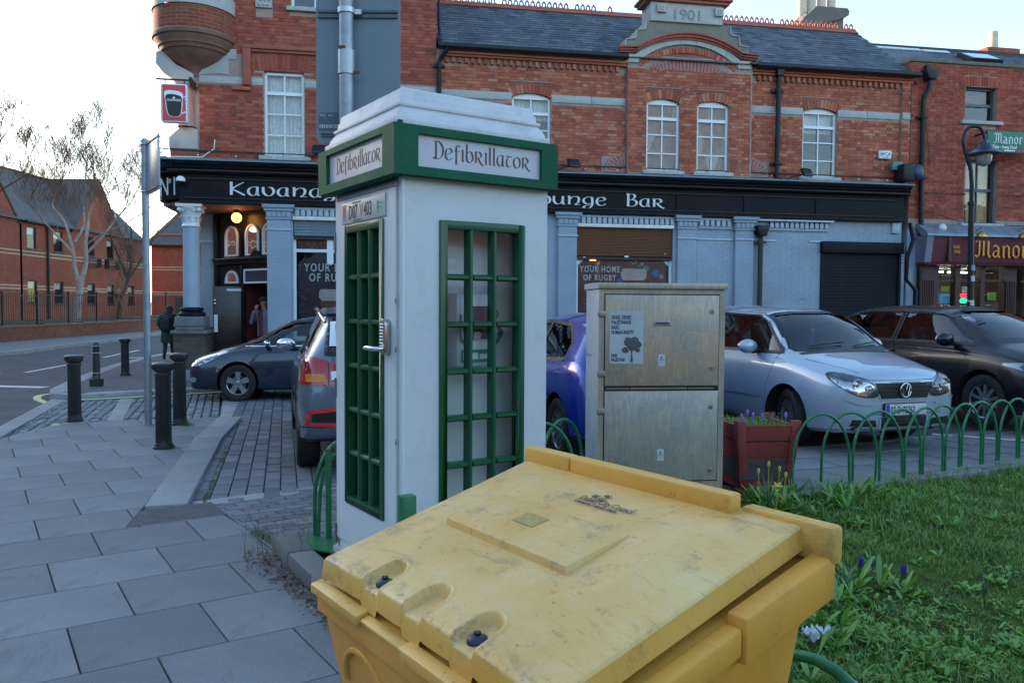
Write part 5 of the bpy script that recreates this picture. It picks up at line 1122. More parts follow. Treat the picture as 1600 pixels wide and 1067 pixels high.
street_house(4.0, 26.8, 'unseen red brick terrace left of the view, added to shade the street', [(6, 1, 0), (10, 1, 0), (14, 1, 0), (18, 1, 0), (22, 1, 0)], [(11, 17, 11.2)], ridge_z=12.6)  # outside the view; added with a raised ridge so the street lies in shade
street_house(-42, 3.8, 'unseen long red brick terrace at the left, added to shade the terrace behind', [(-8, 1, 0), (-2, 1, 0)], [], ridge_z=15)  # outside the view at the left; tall ridge added to shade the opposite terrace
pipe(bpy.data.objects['terraced_house'], [(50.4, -.12, 6.5), (50.4, -.1, .4)], .07)
o = link('wall_lamp', MB().box(58.8, 59.1, -.1, 0, 8.0, 8.2).mesh('wall_lamp', M_white), bpy.data.objects['terraced_house'])
# hipped building turned towards us at the end of the street
HB = empty('hipped_building', (-29.5, 66.6, 0), R(4), label='red brick building with hipped roof and red ridge tiles at the end of the street', cat='building')
wall('wall', 0, 9, .2, 6.7, [], 0, M_farbrick, HB)
for z in (4.6, 4.82, 2.6, 2.78): MB().box(0, 9, -.02, .0, z-.05, z+.05).build('pale_band', M_band, HB)
t = MB(); t.add([(-.3, -.3, 6.6), (5.2, -.3, 6.6), (-.3, 6, 6.6), (1.3, 3, 9.6), (5.2, 8, 6.6), (0.5, 12, 9.2)], [(0, 1, 3), (2, 0, 3), (1, 4, 3)]); t.add([(4.2, 6, 6.6), (14, 6, 6.6), (14, 10, 9.6), (1.3, 10, 9.6)], [(0, 1, 2, 3)]); t.build('roof', M_fslate, HB)
t = MB(); t.tube([(1.3, 3, 9.62), (5.2, -.3, 6.65)], .12, 6); t.tube([(-.3, -.3, 6.68), (1.3, 3, 9.62)], .1, 6); t.tube([(.1, -.3, 7.2), (4.2, -.3, 7.2)][:0] or [(.4, .6, 7.5), (3.9, .6, 7.5)], .1, 6); t.build('ridge_tiles', M_terra, HB)
t = MB(); t.cbox((1.3, 3, 10.1), (.06, .06, 1.0)); t.cbox((1.3, 3, 10.2), (.4, .06, .06)); t.build('finial', M_gutter, HB)
pipe(HB, [(5.1, -.1, 6.4), (5.1, -.1, .3)], .08); MB().box(-.3, 5.2, -.4, -.28, 6.5, 6.62).build('gutter', M_gutter, HB)
for u, z in ((3.6, 3.0), (4.0, 2.4)): MB().box(u, u+.35, -.04, .0, z, z+.45).build('light_patch', mat('buff_light_patch', (.5, .42, .3), .7), HB)  # light on the wall put in as small pale buff boxes
wall('wall', 5.4, 14, .2, 6.7, [], 5.5, M_farbrick, HB)
# low garden wall with railing
def gz_(y): return .02+max(0, y-24)*.0167
WA, WB = Vector((-23.4, 10)), Vector((-16.9, 60))
wd_ = (WB-WA).normalized(); wl_ = (WB-WA).length; wang = math.atan2(wd_.y, wd_.x)
GW = empty('garden_wall', (WA.x, WA.y, 0), wang, label='low brown brick wall carrying the black railing along the far pavement', cat='wall')
t = MB(); n = 20
for i in range(n):
    a, b = wl_*i/n, wl_*(i+1)/n; za = gz_(10+50*(i+.5)/n); t.box(a, b, 0, .3, -.1, za+.56)
t.build('brick_wall', texbrick('garden_wall', (.25, .085, .045), (.15, .055, .035), (.14, .11, .09), axis='XZ'), GW)
t = MB()
for i in range(n): a, b = wl_*i/n, wl_*(i+1)/n; za = gz_(10+50*(i+.5)/n); t.box(a, b, -.04, .34, za+.56, za+.64)
t.build('coping', mat('mossy_brown_coping', (.17, .12, .08), .9, dirt=.5, dcol=(.10, .11, .04)), GW)
RL = empty('railing', (WA.x, WA.y, 0), wang, label='long black railing with spear tips standing on the low brick wall', cat='railing')
t = MB(); pst = MB(); x = 14
while x < wl_:
    z0 = gz_(10+50*x/wl_)+.64; k = int(x/.13)
    (t.box(x-.008, x+.008, .14, .156, z0, z0+1.32))
    if k % 3 == 0: t.box(x-.02, x+.02, .14, .156, z0+1.30, z0+1.36)
    x += .13
t.build('bars', M_blackf, RL, kind='stuff'); t = MB()
for i in range(n):
    a, b = wl_*i/n, wl_*(i+1)/n; z0 = gz_(10+50*(i+.5)/n)+.64
    for dz in (.12, 1.2): t.box(a, b, .125, .17, z0+dz, z0+dz+.04)
t.build('rails', M_blackf, RL, kind='stuff')
pm = MB().box(-.03, .03, .1, .18, 0, 1.42).mesh('post', M_blackf)
for i in range(18): x = 15+i*2.0; link('post', pm, RL, (x, 0, gz_(10+50*x/wl_)+.62))
gr = MB(); gr.add([(-28.8, -10, .35), (-23.6, 8, .45), (-17.0, 60, .9), (-17, 80, 1), (-28.8, 80, 1)], [(0, 1, 2, 3, 4)]); gr.build('garden_ground', mat('garden_soil', (.05, .06, .03), .95, var=.4, scale=1.5), kind='structure')
t = MB(); t.box(-29.5, -10, 0, .3, 0, 2.6); t.build('green_gate', mat('dull_green', (.03, .06, .045), .7)); o = bpy.data.objects['green_gate']; bpy.data.objects.remove(o)
GF = empty('fence_panel', (-26.5, 64, 0), R(4), label='dark green metal fence panel below the hipped building', cat='fence')
t = MB(); t.box(0, 6.5, 0, .05, .4, 2.3); t.build('panel', mat('dull_green', (.025, .05, .04), .7), GF)
t = MB()
for i in range(14): t.box(i*.48, i*.48+.05, -.03, 0, .4, 2.45)
t.build('uprights', M_blackf, GF, kind='stuff')
M_bark = mat('pale_bark', (.42, .34, .29), .85, var=.3, scale=3, bump=.4, bscale=9, dirt=.5, dcol=(.12, .09, .07)); M_bark2 = mat('dark_bark', (.12, .075, .055), .85, var=.3, scale=4); M_twig = mat('brown_twig', (.24, .14, .09), .8, var=.2)
def tree(name, loc, stems, seed, label, m, tw, spread=.55, maxd=5, len0=1.0, gmat=M_twig, minr=.008, tsc=(1, 1, 1)):
    rs = random.Random(seed); T = empty(name, loc, label=label, cat='tree'); trunk = MB(); crown = MB()
    def grow(p, d, L, r, dep):
        n = 4 if dep < 3 else 3; pts = [p]; rad = [r]; q = p.copy(); dd = d.copy()
        for i in range(n):
            dd = (dd+Vector((rs.uniform(-1, 1), rs.uniform(-1, 1), rs.uniform(-.3, .6)))*(.10+.03*dep)+Vector((0, 0, .05))).normalized()
            q = q+dd*L/n; pts.append(q.copy()); rad.append(max(minr, r*(1-.5*(i+1)/n)))
        (trunk if dep < 2 else crown).tube(pts, rad, 7 if dep < 2 else (5 if dep < 3 else 3), caps=False)
        if dep >= maxd: return
        kids = [3, 4, 5, 5, 4, 3][dep]
        for k in range(kids):
            f = rs.uniform(.35, 1.0) if k else 1.0; i = min(n-1, int(f*n)); a = pts[i].lerp(pts[i+1], f*n-i) if f < 1 else pts[-1]
            az = rs.uniform(0, 2*PI); side = Vector((math.cos(az), math.sin(az), rs.uniform(-.1, .3)))
            nd_ = (dd*(1-spread)+side*spread*rs.uniform(.6, 1.2)+Vector((0, 0, .38))).normalized()
            grow(a, nd_, L*rs.uniform(.62, .9), max(minr, rad[i]*rs.uniform(.45, .62)), dep+1)
    for pts, r0, r1 in stems:
        P = [Vector(p) for p in smoothpoly(pts, False, 3)]; k = len(P); rad = [r0+(r1-r0)*i/(k-1) for i in range(k)]
        trunk.tube(P, rad, 9)
    for pts, r0, r1 in stems:
        if r1 < .14:
            P = [Vector(p) for p in pts]
            for a, b, f in [(P[-2], P[-1], 1.0), (P[-2], P[-1], .6), (P[-2], P[-1], .2)]+([(P[-3], P[-2], .7), (P[-3], P[-2], .3)] if len(P) > 2 else [])+([(P[-4], P[-3], .6)] if len(P) > 4 else []):
                grow(a.lerp(b, f), (b-a).normalized() if f == 1 else ((b-a).normalized()+Vector((rs.uniform(-.8, .8), rs.uniform(-.8, .8), .2))).normalized(), len0*rs.uniform(.8, 1.1), r1*(.95 if f == 1 else .6), 1+(0 if f == 1 else 1))
    T.scale = tsc; trunk.build('trunk', m, T, smooth=70); crown.build('crown', gmat, T)
    return T
# stems given as local (x across the view, y depth, z up)
tree('plane_tree', (-20.5, 38.2, .5), [([(0, 0, 0), (.12, 0, 1.4), (.25, 0, 2.7), (.35, 0, 3.0)], .20, .14),
  ([(.22, 0, 2.6), (-.05, .1, 3.5), (-.1, 0, 4.6), (-.5, 0, 6.2), (-.9, -.2, 6.9), (-.95, 0, 7.4)], .12, .03),
  ([(.3, 0, 2.9), (.55, 0, 3.8), (.65, -.2, 5.0), (.75, 0, 6.5), (.9, .3, 8.0), (.85, .3, 9.0)], .13, .03),
  ([(-.1, 0, 4.4), (-.7, .3, 5.0), (-1.5, .3, 6.0), (-2.0, .2, 6.8)], .07, .03),
  ([(.6, 0, 4.4), (1.3, .1, 5.3), (2.0, .2, 6.4), (2.6, 0, 7.0)], .08, .03), ([(.62, 0, 4.9), (1.6, -.5, 5.4), (2.6, -.6, 5.9), (3.1, -.6, 6.2)], .05, .025), ([(.0, 0, 5), (.25, .4, 6), (.2, .5, 7.5), (.3, .5, 8.4)], .07, .03)],
  5, 'tall pale-barked bare tree with forked trunk behind the railing', M_bark, None, len0=1.5, maxd=5, minr=.006, tsc=(.95, .95, .82))
tree('small_tree', (-19.6, 40.5, .5), [([(0, 0, 0), (.1, 0, 1.3), (.5, 0, 2.4)], .12, .09), ([(.5, 0, 2.4), (.1, .2, 3.2), (-.3, .2, 4.2)], .07, .035), ([(.5, 0, 2.4), (1.0, 0, 3.2), (1.5, 0, 4.0)], .07, .035), ([(.5, 0, 2.4), (.55, .3, 3.6), (.5, .4, 4.8)], .07, .035)],
  8, 'small dark bare tree right of the pale forked tree', M_bark2, None, len0=1.1, maxd=4, minr=.006)
tree('bare_tree', (-25.5, 34.0, .5), [([(0, 0, 0), (.1, 0, 3), (.3, 0, 5)], .3, .2), ([(.3, 0, 5), (1.2, 0, 6.5), (2.6, 0, 7.4), (3.6, 0, 8.4)], .14, .05), ([(.3, 0, 5), (1.2, .3, 6), (2.9, .3, 6.3), (4.0, .3, 6.9)], .12, .04), ([(.3, 0, 5), (.6, 0, 7), (1.9, 0, 9), (2.6, 0, 10.6)], .14, .05)],
  14, 'bare tree cut by the left edge, its twigs above the gable', M_bark2, None, len0=1.8, maxd=5, minr=.006, tsc=(1, 1, .86))
BT = empty('brick_terrace', (34, -24, 0), PI+R(6), label='long sunlit brick terrace across the green, seen only as reflections', cat='building')
M_dulb = texbrick('dull_brick', (.15, .075, .055), (.11, .055, .045), (.12, .10, .09))
hs = [(x, x+1.1, z, z+1.7) for x in range(2, 54, 4) for z in (1.2, 4.4)]
wall('wall', 0, 56, 0, 7.6, hs, 0, M_dulb, BT)
t = MB(); t.add([(0, -.3, 7.5), (56, -.3, 7.5), (56, 4, 10.5), (0, 4, 10.5), (0, 8, 7.5), (56, 8, 7.5)], [(0, 1, 2, 3), (3, 2, 5, 4)]); t.build('roof', M_fslate, BT); MB().box(0, 56, 7.8, 8, 0, 7.5).build('back_wall', M_farbrick, BT)
wm = MB(); wm.box(0, 1.1, 0, .05, 0, .08); wm.box(0, 1.1, 0, .05, 1.62, 1.7); wm.box(0, .08, 0, .05, .08, 1.62); wm.box(1.02, 1.1, 0, .05, .08, 1.62); wm.box(.08, 1.02, 0, .05, .8, .88); wm = wm.mesh('window', M_white)
gm = MB().box(.08, 1.02, .02, .03, .08, 1.62).mesh('pane', mat('dark_glass', (.03, .035, .04), .08))
for h in hs: o = link('window', wm, BT, (h[0], .08, h[2])); link('pane', gm, o)

BT2 = copy_tree(BT); BT2.location = (46, 14, 0); BT2.rotation_euler = (0, 0, R(-84)); BT2['label'] = 'sunlit brick terrace closing the right side of the green, out of the picture'
KQ = empty('kiosk', (-.474, 4.941, 0), R(33.8), label='white and green former phone kiosk housing a defibrillator', cat='kiosk')
M_kw = mat('kiosk_white', (.63, .62, .62), .42, var=.03, scale=3, bump=.25, bscale=9, dirt=.3, dcol=(.36, .33, .31), dscale=4.5)
M_kw2 = mat('kiosk_door_white', (.66, .69, .70), .35, var=.03, bump=.05, dirt=.1, dcol=(.4, .4, .4))
M_kr = mat('kiosk_roof_white', (.64, .63, .62), .6, var=.06, scale=4, bump=.3, bscale=20, dirt=.45, dcol=(.25, .23, .21), dscale=7)
M_kg = mat('kiosk_green', (.012, .085, .032), .36, var=.15, scale=5, bump=.1, bscale=40)
M_kg2 = mat('kiosk_lintel_green', (.017, .105, .052), .6, spec=.12, var=.2, scale=2.5, bump=.12, bscale=40, dirt=.35, dcol=(.07, .14, .10), dscale=4)
X0, X1, Y0, Y1 = -.44, .505, -.465, .47
t = MB(); t.box(X0-.02, X1+.02, Y0-.02, Y1+.02, 0, .14); t.build('base', mat('kiosk_plinth', (.35, .36, .36), .8, dirt=.5), KQ, bevel=.01)
# right face with window opening
def face_rf(name, m, th=.06):
    t = MB(); a, b, z0, z1 = -.215, .335, .46, 2.11
    t.box(X0, a, Y0, Y0+th, .14, 2.34); t.box(b, X1, Y0, Y0+th, .14, 2.34); t.box(a, b, Y0, Y0+th, .14, z0); t.box(a, b, Y0, Y0+th, z1, 2.34)
    return t.build(name, m, KQ)
face_rf('side_panel', M_kw)
t = MB(); t.box(X1-.06, X1, Y0+.061, Y1, .14, 2.34); t.box(X0, X1-.061, Y1-.06, Y1, .14, 2.34); t.build('back_panel', M_kw, KQ)
t = MB(); t.box(X0, X0+.05, Y0+.061, -.415, .14, 2.34); t.box(X0, X0+.05, .445, Y1-.061, .14, 2.34); t.box(X0, X0+.05, -.415, .445, 2.29, 2.34); t.box(X0, X0+.05, -.415, .445, .14, .2); t.build('door_frame', M_kw2, KQ, bevel=.004)
t = MB(); t.lathe([(.012, .16), (.012, 2.32)], (X0+.003, Y0+.006, 0), 8); t.build('corner_bead', M_kw2, KQ)
# lattice windows
def lattice(name, a, b, z0, z1, cols, rws, M4, parent, dep=.05, fr=.045, mu=.034):
    t = MB(); t.box(a, a+fr, -.014, dep, z0, z1, M4); t.box(b-fr, b, -.014, dep, z0, z1, M4); t.box(a+fr, b-fr, -.014, dep, z0, z0+fr, M4); t.box(a+fr, b-fr, -.014, dep, z1-fr, z1, M4)
    f = t.build(name, M_kg, parent, bevel=.004)
    ww = (b-a-2*fr); hh = (z1-z0-2*fr)
    for i in range(1, cols):
        x = a+fr+ww*i/cols; q = MB(); q.prism([(x-mu/2, dep), (x-mu/2, .008), (x-mu*.22, -.008), (x+mu*.22, -.008), (x+mu/2, .008), (x+mu/2, dep)], z0+fr, z1-fr, 'xy'); q.v = [tuple(M4 @ Vector(v)) for v in q.v]; q.build('glazing_bar', M_kg, f)
    for j in range(1, rws):
        z = z0+fr+hh*j/rws
        for i in range(cols):
            xa = a+fr+ww*i/cols+(mu/2+.0005 if i else 0); xb = a+fr+ww*(i+1)/cols-(mu/2+.0005 if i < cols-1 else 0)
            q = MB(); q.prism([(dep, z-mu/2), (.008, z-mu/2), (-.006, z-mu*.22), (-.006, z+mu*.22), (.008, z+mu/2), (dep, z+mu/2)], xa, xb, 'yz'); q.v = [tuple(M4 @ Vector(v)) for v in q.v]; q.build('glazing_bar', M_kg, f)
    for i in range(cols):
        for j in range(rws):
            xa = a+fr+ww*i/cols; xb = a+fr+ww*(i+1)/cols; za = z0+fr+hh*j/rws; zb = z0+fr+hh*(j+1)/rws; e = [random.uniform(-.0016, .0016) for _ in range(3)]
            q = MB(); q.add([M4 @ Vector(v) for v in ((xa, .035+e[0], za), (xb, .035+e[1], za), (xb, .035+e[1]+e[2], zb), (xa, .035+e[0]+e[2], zb))], [(0, 1, 2, 3)]); q.build('pane', M_glassk, f)
    return f
MR = Matrix.Translation((0, Y0, 0))
lattice('window', -.22, .34, .455, 2.115, 3, 6, MR, KQ)
ML = Matrix.Translation((X0, 0, 0)) @ Matrix.Rotation(-PI/2, 4, 'Z')   # local x -> -y, front faces -x
# door leaf
t = MB(); th = .045
for b in ((-.438, -.285, 0, th, .205, 2.283), (.26, .405, 0, th, .205, 2.283), (-.285, .26, 0, th, .205, .46), (-.285, .26, 0, th, 2.12, 2.283)): t.box(b[0], b[1], b[2]-.012, b[3], b[4], b[5], ML)
door = t.build('door', M_kw2, KQ)
lf_ = lattice('door_window', -.29, .263, .455, 2.125, 3, 6, Matrix.Translation((-.008, 0, 0)) @ ML, KQ)
for z0, z1 in ((1.97, 2.1), (1.08, 1.20), (.165, .29)): MB().box(-.450, -.436, -.02, -.006, z0, z1, ML).build('hinge', mat('rusty_hinge', (.22, .19, .17), .5, metal=.7, dirt=.7, dcol=(.2, .1, .05), dscale=30), door)
# code lock with lever
LK = MB(); pf = [(math.cos(a)*.032, .045 + math.sin(a)*.032) for a in [PI*i/8 for i in range(9)]]
prof = [(.318+.034*math.cos(PI*i/8), 1.545+.034*math.sin(PI*i/8)) for i in range(9)]+[(.318-.034*math.cos(PI*i/8), 1.415-.034*math.sin(PI*i/8)) for i in range(9)]
LK.prism(prof, -.052, -.012, 'xz'); LK.v = [tuple(ML @ Vector(v)) for v in LK.v]
M_br = mat('worn_nickel', (.50, .44, .37), .28, metal=1, dirt=.4, dcol=(.2, .16, .12), dscale=30)
lk = LK.build('code_lock', M_br, door, bevel=.004)
t = MB(); 
for i in range(7):
    for j in range(2): t.lathe([(.0, .006), (.005, .006), (.006, 0)], ML @ Vector((.307+.022*j, -.056, 1.445+i*.017)), 8)
t.build('lock_buttons', M_chrome, lk)
t = MB(); q = [ML @ Vector(p) for p in ((.318, -.05, 1.415), (.318, -.085, 1.415), (.29, -.10, 1.416), (.25, -.105, 1.418), (.19, -.10, 1.415))]; t.tube(q, [.018, .015, .013, .014, .009], 10); t.build('lever_handle', M_chrome, lk, smooth=60)
t = MB()
for z in (1.66, 1.40, .9): t.box(.405, .411, -.016, -.010, z, z+.03, ML)
t.build('screws', M_br, door)
# name plate on the door
M_pl = mat('cream_number_plate', (.52, .53, .50), .4, var=.05, dirt=.3, dcol=(.35, .33, .3))
t = MB(); t.box(-.325, .29, -.020, -.013, 2.137, 2.262, ML); pl = t.build('number_plate', M_pl, door, bevel=.002)
M_ink = mat('dark_ink', (.035, .035, .06), .6); M_rust = mat('faded_orange_print', (.55, .16, .06), .6); M_teal = mat('teal_print', 0)
def onleft(s_, size, m, x, z, dep=-.0215, **k):
    o = text(s_, size, m, pl, (0, 0, 0), (0, 0, 0), ext=.0003, **k); sxx = k.get('sx', 1); o.matrix_local = ML @ Matrix.Translation((x, dep, z)) @ Matrix.Rotation(PI/2, 4, 'X') @ Matrix.Diagonal((sxx, 1, 1, 1)); return o
onleft('D07', .115, M_ink, -.215, 2.16, sx=.66, bold=.0014); onleft('V', .115, M_rust, -.052, 2.16, sx=.66, bold=.0014); onleft('403', .115, M_ink, .006, 2.16, sx=.66, bold=.0014)
onleft('COMMUNITY HEART', .014, M_ink, -.16, 2.245); onleft('Cardiac Responders', .014, M_ink, -.15, 2.143)
onleft('Heart', .02, M_teal, .22, 2.21, sx=.8); onleft('Safe', .02, M_teal, .22, 2.185, sx=.8)
t = MB()
t.box(-.31, -.255, -.0215, -.0203, 2.15, 2.25, ML); t.build('print_patch', mat('pale_print', (.5, .38, .33), .6), pl)
t = MB(); q = [(-.285, 2.235), (-.268, 2.225), (-.27, 2.2), (-.262, 2.185), (-.30, 2.185), (-.296, 2.205), (-.3, 2.225)]; t.prism(q[::-1], -.0225, -.0216, 'xz'); t.v = [tuple(ML @ Vector(v)) for v in t.v]; t.build('print_figure', M_rust, pl)
t = MB(); q = [(-.30, 2.183), (-.265, 2.183), (-.27, 2.155), (-.298, 2.155)]; t.prism(q, -.0225, -.0216, 'xz'); t.v = [tuple(ML @ Vector(v)) for v in t.v]; t.build('print_figure', mat('print_blue', (.05, .2, .45), .6), pl)
t = MB(); t.box(.185, .21, -.0215, -.0203, 2.16, 2.23, ML); t.build('print_patch', M_teal, pl)
# lintel
t = MB(); lx, ly, z0, z1 = .525, .54, 2.33, 2.59
def ringbox(t, ax, ay, bx, by, c, d):
    for q in ((-ax, ax, -ay, -by), (-ax, ax, by, ay), (-ax, -bx, -by, by), (bx, ax, -by, by)): t.box(q[0], q[1], q[2], q[3], c, d)
# front and door faces have sunk sign boxes
o_ = .03
t.box(-lx, lx, -ly, -ly+o_, z0, 2.377); t.box(-lx, lx, -ly, -ly+o_, 2.548, z1); t.box(-lx, -.385, -ly, -ly+o_, 2.377, 2.548); t.box(.41, lx, -ly, -ly+o_, 2.377, 2.548)
t.box(-lx, -lx+o_, -ly+o_, ly, z0, 2.38); t.box(-lx, -lx+o_, -ly+o_, ly, 2.556, z1); t.box(-lx, -lx+o_, -ly+o_, -.395, 2.38, 2.556); t.box(-lx, -lx+o_, .41, ly, 2.38, 2.556)
t.box(-lx+o_+.001, lx, -ly+o_+.001, ly, z0+.001, z1-.001)
lin = t.build('lintel', M_kg2, KQ)
M_sign = mat('milky_sign_glass', (.60, .62, .63), .12, var=.06, scale=3, coat=.5)
s_ = NT('milky_sign'); tcn = s_.noise(1.6, 3, .5, 2.5); s_.set(col=s_.ramp(tcn, [(.35, (.50, .50, .54)), (.5, (.60, .55, .57)), (.65, (.55, .60, .62))]), rough=.35, spec=.2); M_sign = s_.m
t = MB(); t.box(-.385, .41, -ly+o_-.006, -ly+o_-.001, 2.377, 2.548); sg = t.build('sign_glass', M_sign, lin)
t = MB(); t.box(-lx+o_-.006, -lx+o_-.001, -.395, .41, 2.38, 2.556); sg2 = t.build('sign_glass', M_sign, lin)
M_brownl = mat('brown_letter', (.13, .04, .025), .5); M_darkl = mat('dark_letter', (.06, .045, .05), .5)
nib('Defibrillator', .092, .12, R(20), M_brownl, sg, (-.285, -ly+o_-.0062, 2.432), sx=1.06, ext=.0015, gap=.055, thin=.28)
o, _ = nib('Defibrillator', .092, .12, R(20), M_darkl, sg2, (0, 0, 0), sx=1.06, ext=.0015, gap=.055, thin=.28)
o.matrix_local = Matrix.Translation((-lx+o_-.0062, .30, 2.432)) @ Matrix.Rotation(-PI/2, 4, 'Z')
# stepped roof
def sq(prof, n=4):
    t = MB(); vs = []; fs = []
    for r_, z in prof:
        vs += [(-r_, -r_, z), (r_, -r_, z), (r_, r_, z), (-r_, r_, z)]
    for i in range(len(prof)-1):
        for j in range(4): fs.append((4*i+j, 4*i+(j+1) % 4, 4*i+4+(j+1) % 4, 4*i+4+j))
    k = 4*(len(prof)-1); fs.append((k, k+1, k+2, k+3)); fs.append((3, 2, 1, 0)); return t.add(vs, fs)
t = sq([(.498, 2.592), (.498, 2.628), (.478, 2.630), (.478, 2.638), (.474, 2.655), (.462, 2.676), (.450, 2.692), (.448, 2.70), (.458, 2.702), (.458, 2.720), (.440, 2.722), (.437, 2.760), (.428, 2.762), (.424, 2.80), (.418, 2.806)])
t.build('roof', M_kr, KQ, bevel=.003)
t = MB(); t.box(-.485, -.46, -.51, -.485, 2.592, 2.612); t.build('roof_clip', M_gutter, KQ)
# inside: white board and defibrillator cabinet
t = MB(); t.box(X0+.165, X1+.035, -.06, -.045, .15, 2.3); t.build('back_board', mat('inside_white', (.88, .90, .90), .5, var=.03), KQ)
t = MB(); t.box(X0+.06, X1-.062, -.04, Y1-.062, .15, .17); t.build('floor_board', M_kw, KQ)
cb_ = MB(); cb_.box(.05, .305, -.2, -.062, 1.30, 1.725); cbn = cb_.build('aed_cabinet', mat('cabinet_white', (.74, .77, .80), .3), KQ, bevel=.02)
t = MB(); t.box(.115, .275, -.206, -.201, 1.46, 1.65); t.build('cabinet_window', mat('dark_smoked', (.10, .11, .13), .1), cbn)
t = MB(); t.box(.08, .285, -.206, -.201, 1.325, 1.40); t.build('green_label', mat('safety_green', (.0, .26, .17), .5), cbn)
t = MB(); t.box(.09, .12, -.208, -.2062, 1.34, 1.385); t.box(.14, .19, -.208, -.2062, 1.345, 1.38); t.box(.2, .27, -.208, -.2062, 1.345, 1.375); t.build('label_print', M_white, cbn)
t = MB(); t.tube([(.075, -.21, 1.60), (.06, -.225, 1.55), (.06, -.225, 1.5), (.075, -.21, 1.46), (.1, -.21, 1.44)], .008, 6); t.build('handle', M_metal, cbn)
t = MB(); t.box(.16, .21, -.21, -.2062, 1.455, 1.5); t.build('status_box', mat('aed_grey', (.35, .38, .42), .4), cbn)
bb = bpy.data.objects['back_board']
text('AED', .078, mat('sign_green', (.0, .30, .20), .5), bb, (.305, -.063, 1.575), sx=.78, ext=.001, bold=.003)
hp = [(0, -.065), (-.05, .0), (-.055, .03), (-.035, .055), (-.012, .05), (0, .03), (.012, .05), (.035, .055), (.055, .03), (.05, 0)]
t = MB(); t.prism([(x*.9+.405, z*.9+1.475) for x, z in smoothpoly(hp, True, 3)][::-1], -.0635, -.0605, 'xz'); t.build('heart', mat('sign_green', 0), bb)
t = MB(); t.prism([(.40, 1.51), (.418, 1.51), (.41, 1.48), (.42, 1.48), (.395, 1.435), (.402, 1.47), (.392, 1.47)], -.066, -.0636, 'xz'); t.build('bolt', M_white, bb)
text('Defibrillator', .034, mat('sign_green', 0), bb, (.26, -.063, 1.30), sx=.85, ext=.001)
for o in (bb, cbn): o.location = (-.10, -.16, 0)
t = MB(); t.box(.172, .218, .016, .018, 1.31, 1.555, ML); yl = t.build('yellow_notice', mat('lime_notice', (.62, .68, .02), .5), KQ)
def onl2(s_, size, m, x, z, sx=1):
    o = text(s_, size, m, yl, (0, 0, 0), (0, 0, 0), ext=.0003, bold=.002); o.matrix_local = ML @ Matrix.Translation((x, .0155, z)) @ Matrix.Rotation(PI/2, 4, 'X') @ Matrix.Diagonal((sx, 1, 1, 1))
onl2('999', .04, M_ink, .173, 1.45, .6); onl2('CALL', .016, M_ink, .175, 1.52); onl2('or 112', .014, M_ink, .174, 1.33)
CBN = empty('utility_cabinet', (.708, 6.65, 0), R(6.5), label='scratched grey metal utility cabinet behind the yellow bin', cat='cabinet')
def cab_mat(name, warm, cool, sc_=2.2):
    s = NT(name); n1 = s.ramp(s.noise(sc_, 7, .65, .6), [(.42, cool), (.58, warm)])
    st = s.n('Mapping'); st.inputs['Scale'].default_value = (9, 9, 1.2); s.l(s.co(), st.inputs[0])
    n2 = s.ramp(s.noise(6, 8, .7, 1.0, st.outputs[0]), [(.45, .85), (.6, 1.06)])
    c = s.mix(n1, n2, 1, 'MULTIPLY'); c = s.mix(c, (.46, .42, .38), s.math('MULTIPLY', s.ramp(s.noise(9, 9, .8, 2), [(.60, 0), (.66, 1)]), .4))
    m_ = s.n('Mapping'); m_.inputs['Rotation'].default_value = (0, R(35), 0); m_.inputs['Scale'].default_value = (1, 1, 14); s.l(s.co(), m_.inputs[0])
    c = s.mix(c, (.48, .44, .38), s.math('MULTIPLY', s.ramp(s.noise(3.2, 8, .75, .4, m_.outputs[0]), [(.56, 0), (.66, 1)]), .6))
    c = s.mix(c, (.06, .055, .05), s.math('MULTIPLY', s.ramp(s.noise(16, 9, .75), [(.64, 0), (.72, 1)]), .35))
    s.set(col=c, rough=.42, metal=.25); s.bump(s.noise(22, 4), .08, .01); return s.m
M_cabw = cab_mat('galvanised_warm', (.54, .40, .27), (.38, .34, .28)); M_cabc = cab_mat('galvanised_cool', (.48, .42, .33), (.37, .355, .31)); M_cabs = mat('cabinet_side_paint', (.38, .44, .48), .5, var=.06, dirt=.35, dcol=(.16, .17, .16), dscale=9, bump=.1)
t = MB(); t.box(0, 1.07, 0, .5, 0, 1.80); t.build('carcass', M_cabs, CBN, bevel=.004)
t = MB(); t.box(0, 1.07, -.004, -.0005, .06, 1.80); t.build('face_frame', M_cabw, CBN)
t = MB(); t.box(-.012, 1.085, -.03, .52, 1.802, 1.85); t.build('top', M_cabw, CBN, bevel=.006)
t = MB(); t.box(-.014, -.005, -.02, .52, 1.803, 1.852); t.build('top_edge', M_cabs, CBN)
t = MB(); t.box(.045, 1.022, -.006, -.0045, .98-.775, 1.762); t.build('door_gap', M_black, CBN)
t = MB(); t.box(.052, 1.014, -.018, -.0065, 1.006, 1.752); d1 = t.build('cabinet_door', M_cabw, CBN, bevel=.003)
t = MB(); t.box(.052, 1.014, -.018, -.0065, .215, .962); d2 = t.build('cabinet_door', M_cabc, CBN, bevel=.003)
t = MB(); t.box(.06, .26, -.012, -.0063, .978, .988); t.box(.27, .75, -.012, -.0063, .977, .99); t.box(.76, .98, -.012, -.0063, .978, .988); t.build('drip_strip', mat('brassy_strip', (.3, .23, .12), .5, metal=.4), CBN)
for z, p in ((1.62, d1), (1.15, d1), (.83, d2), (.3, d2)):
    t = MB(); t.lathe([(0, -.030), (.009, -.030), (.012, -.026), (.018, -.026), (.022, -.019), (.022, -.016)], (.955, 0, z), 16, axis='y'); t.build('lock', M_metal, p, smooth=30)
    t = MB(); t.lathe([(0, -.0325), (.006, -.0325), (.006, -.029)], (.955, 0, z), 8, axis='y'); t.build('keyhole', M_black, p)
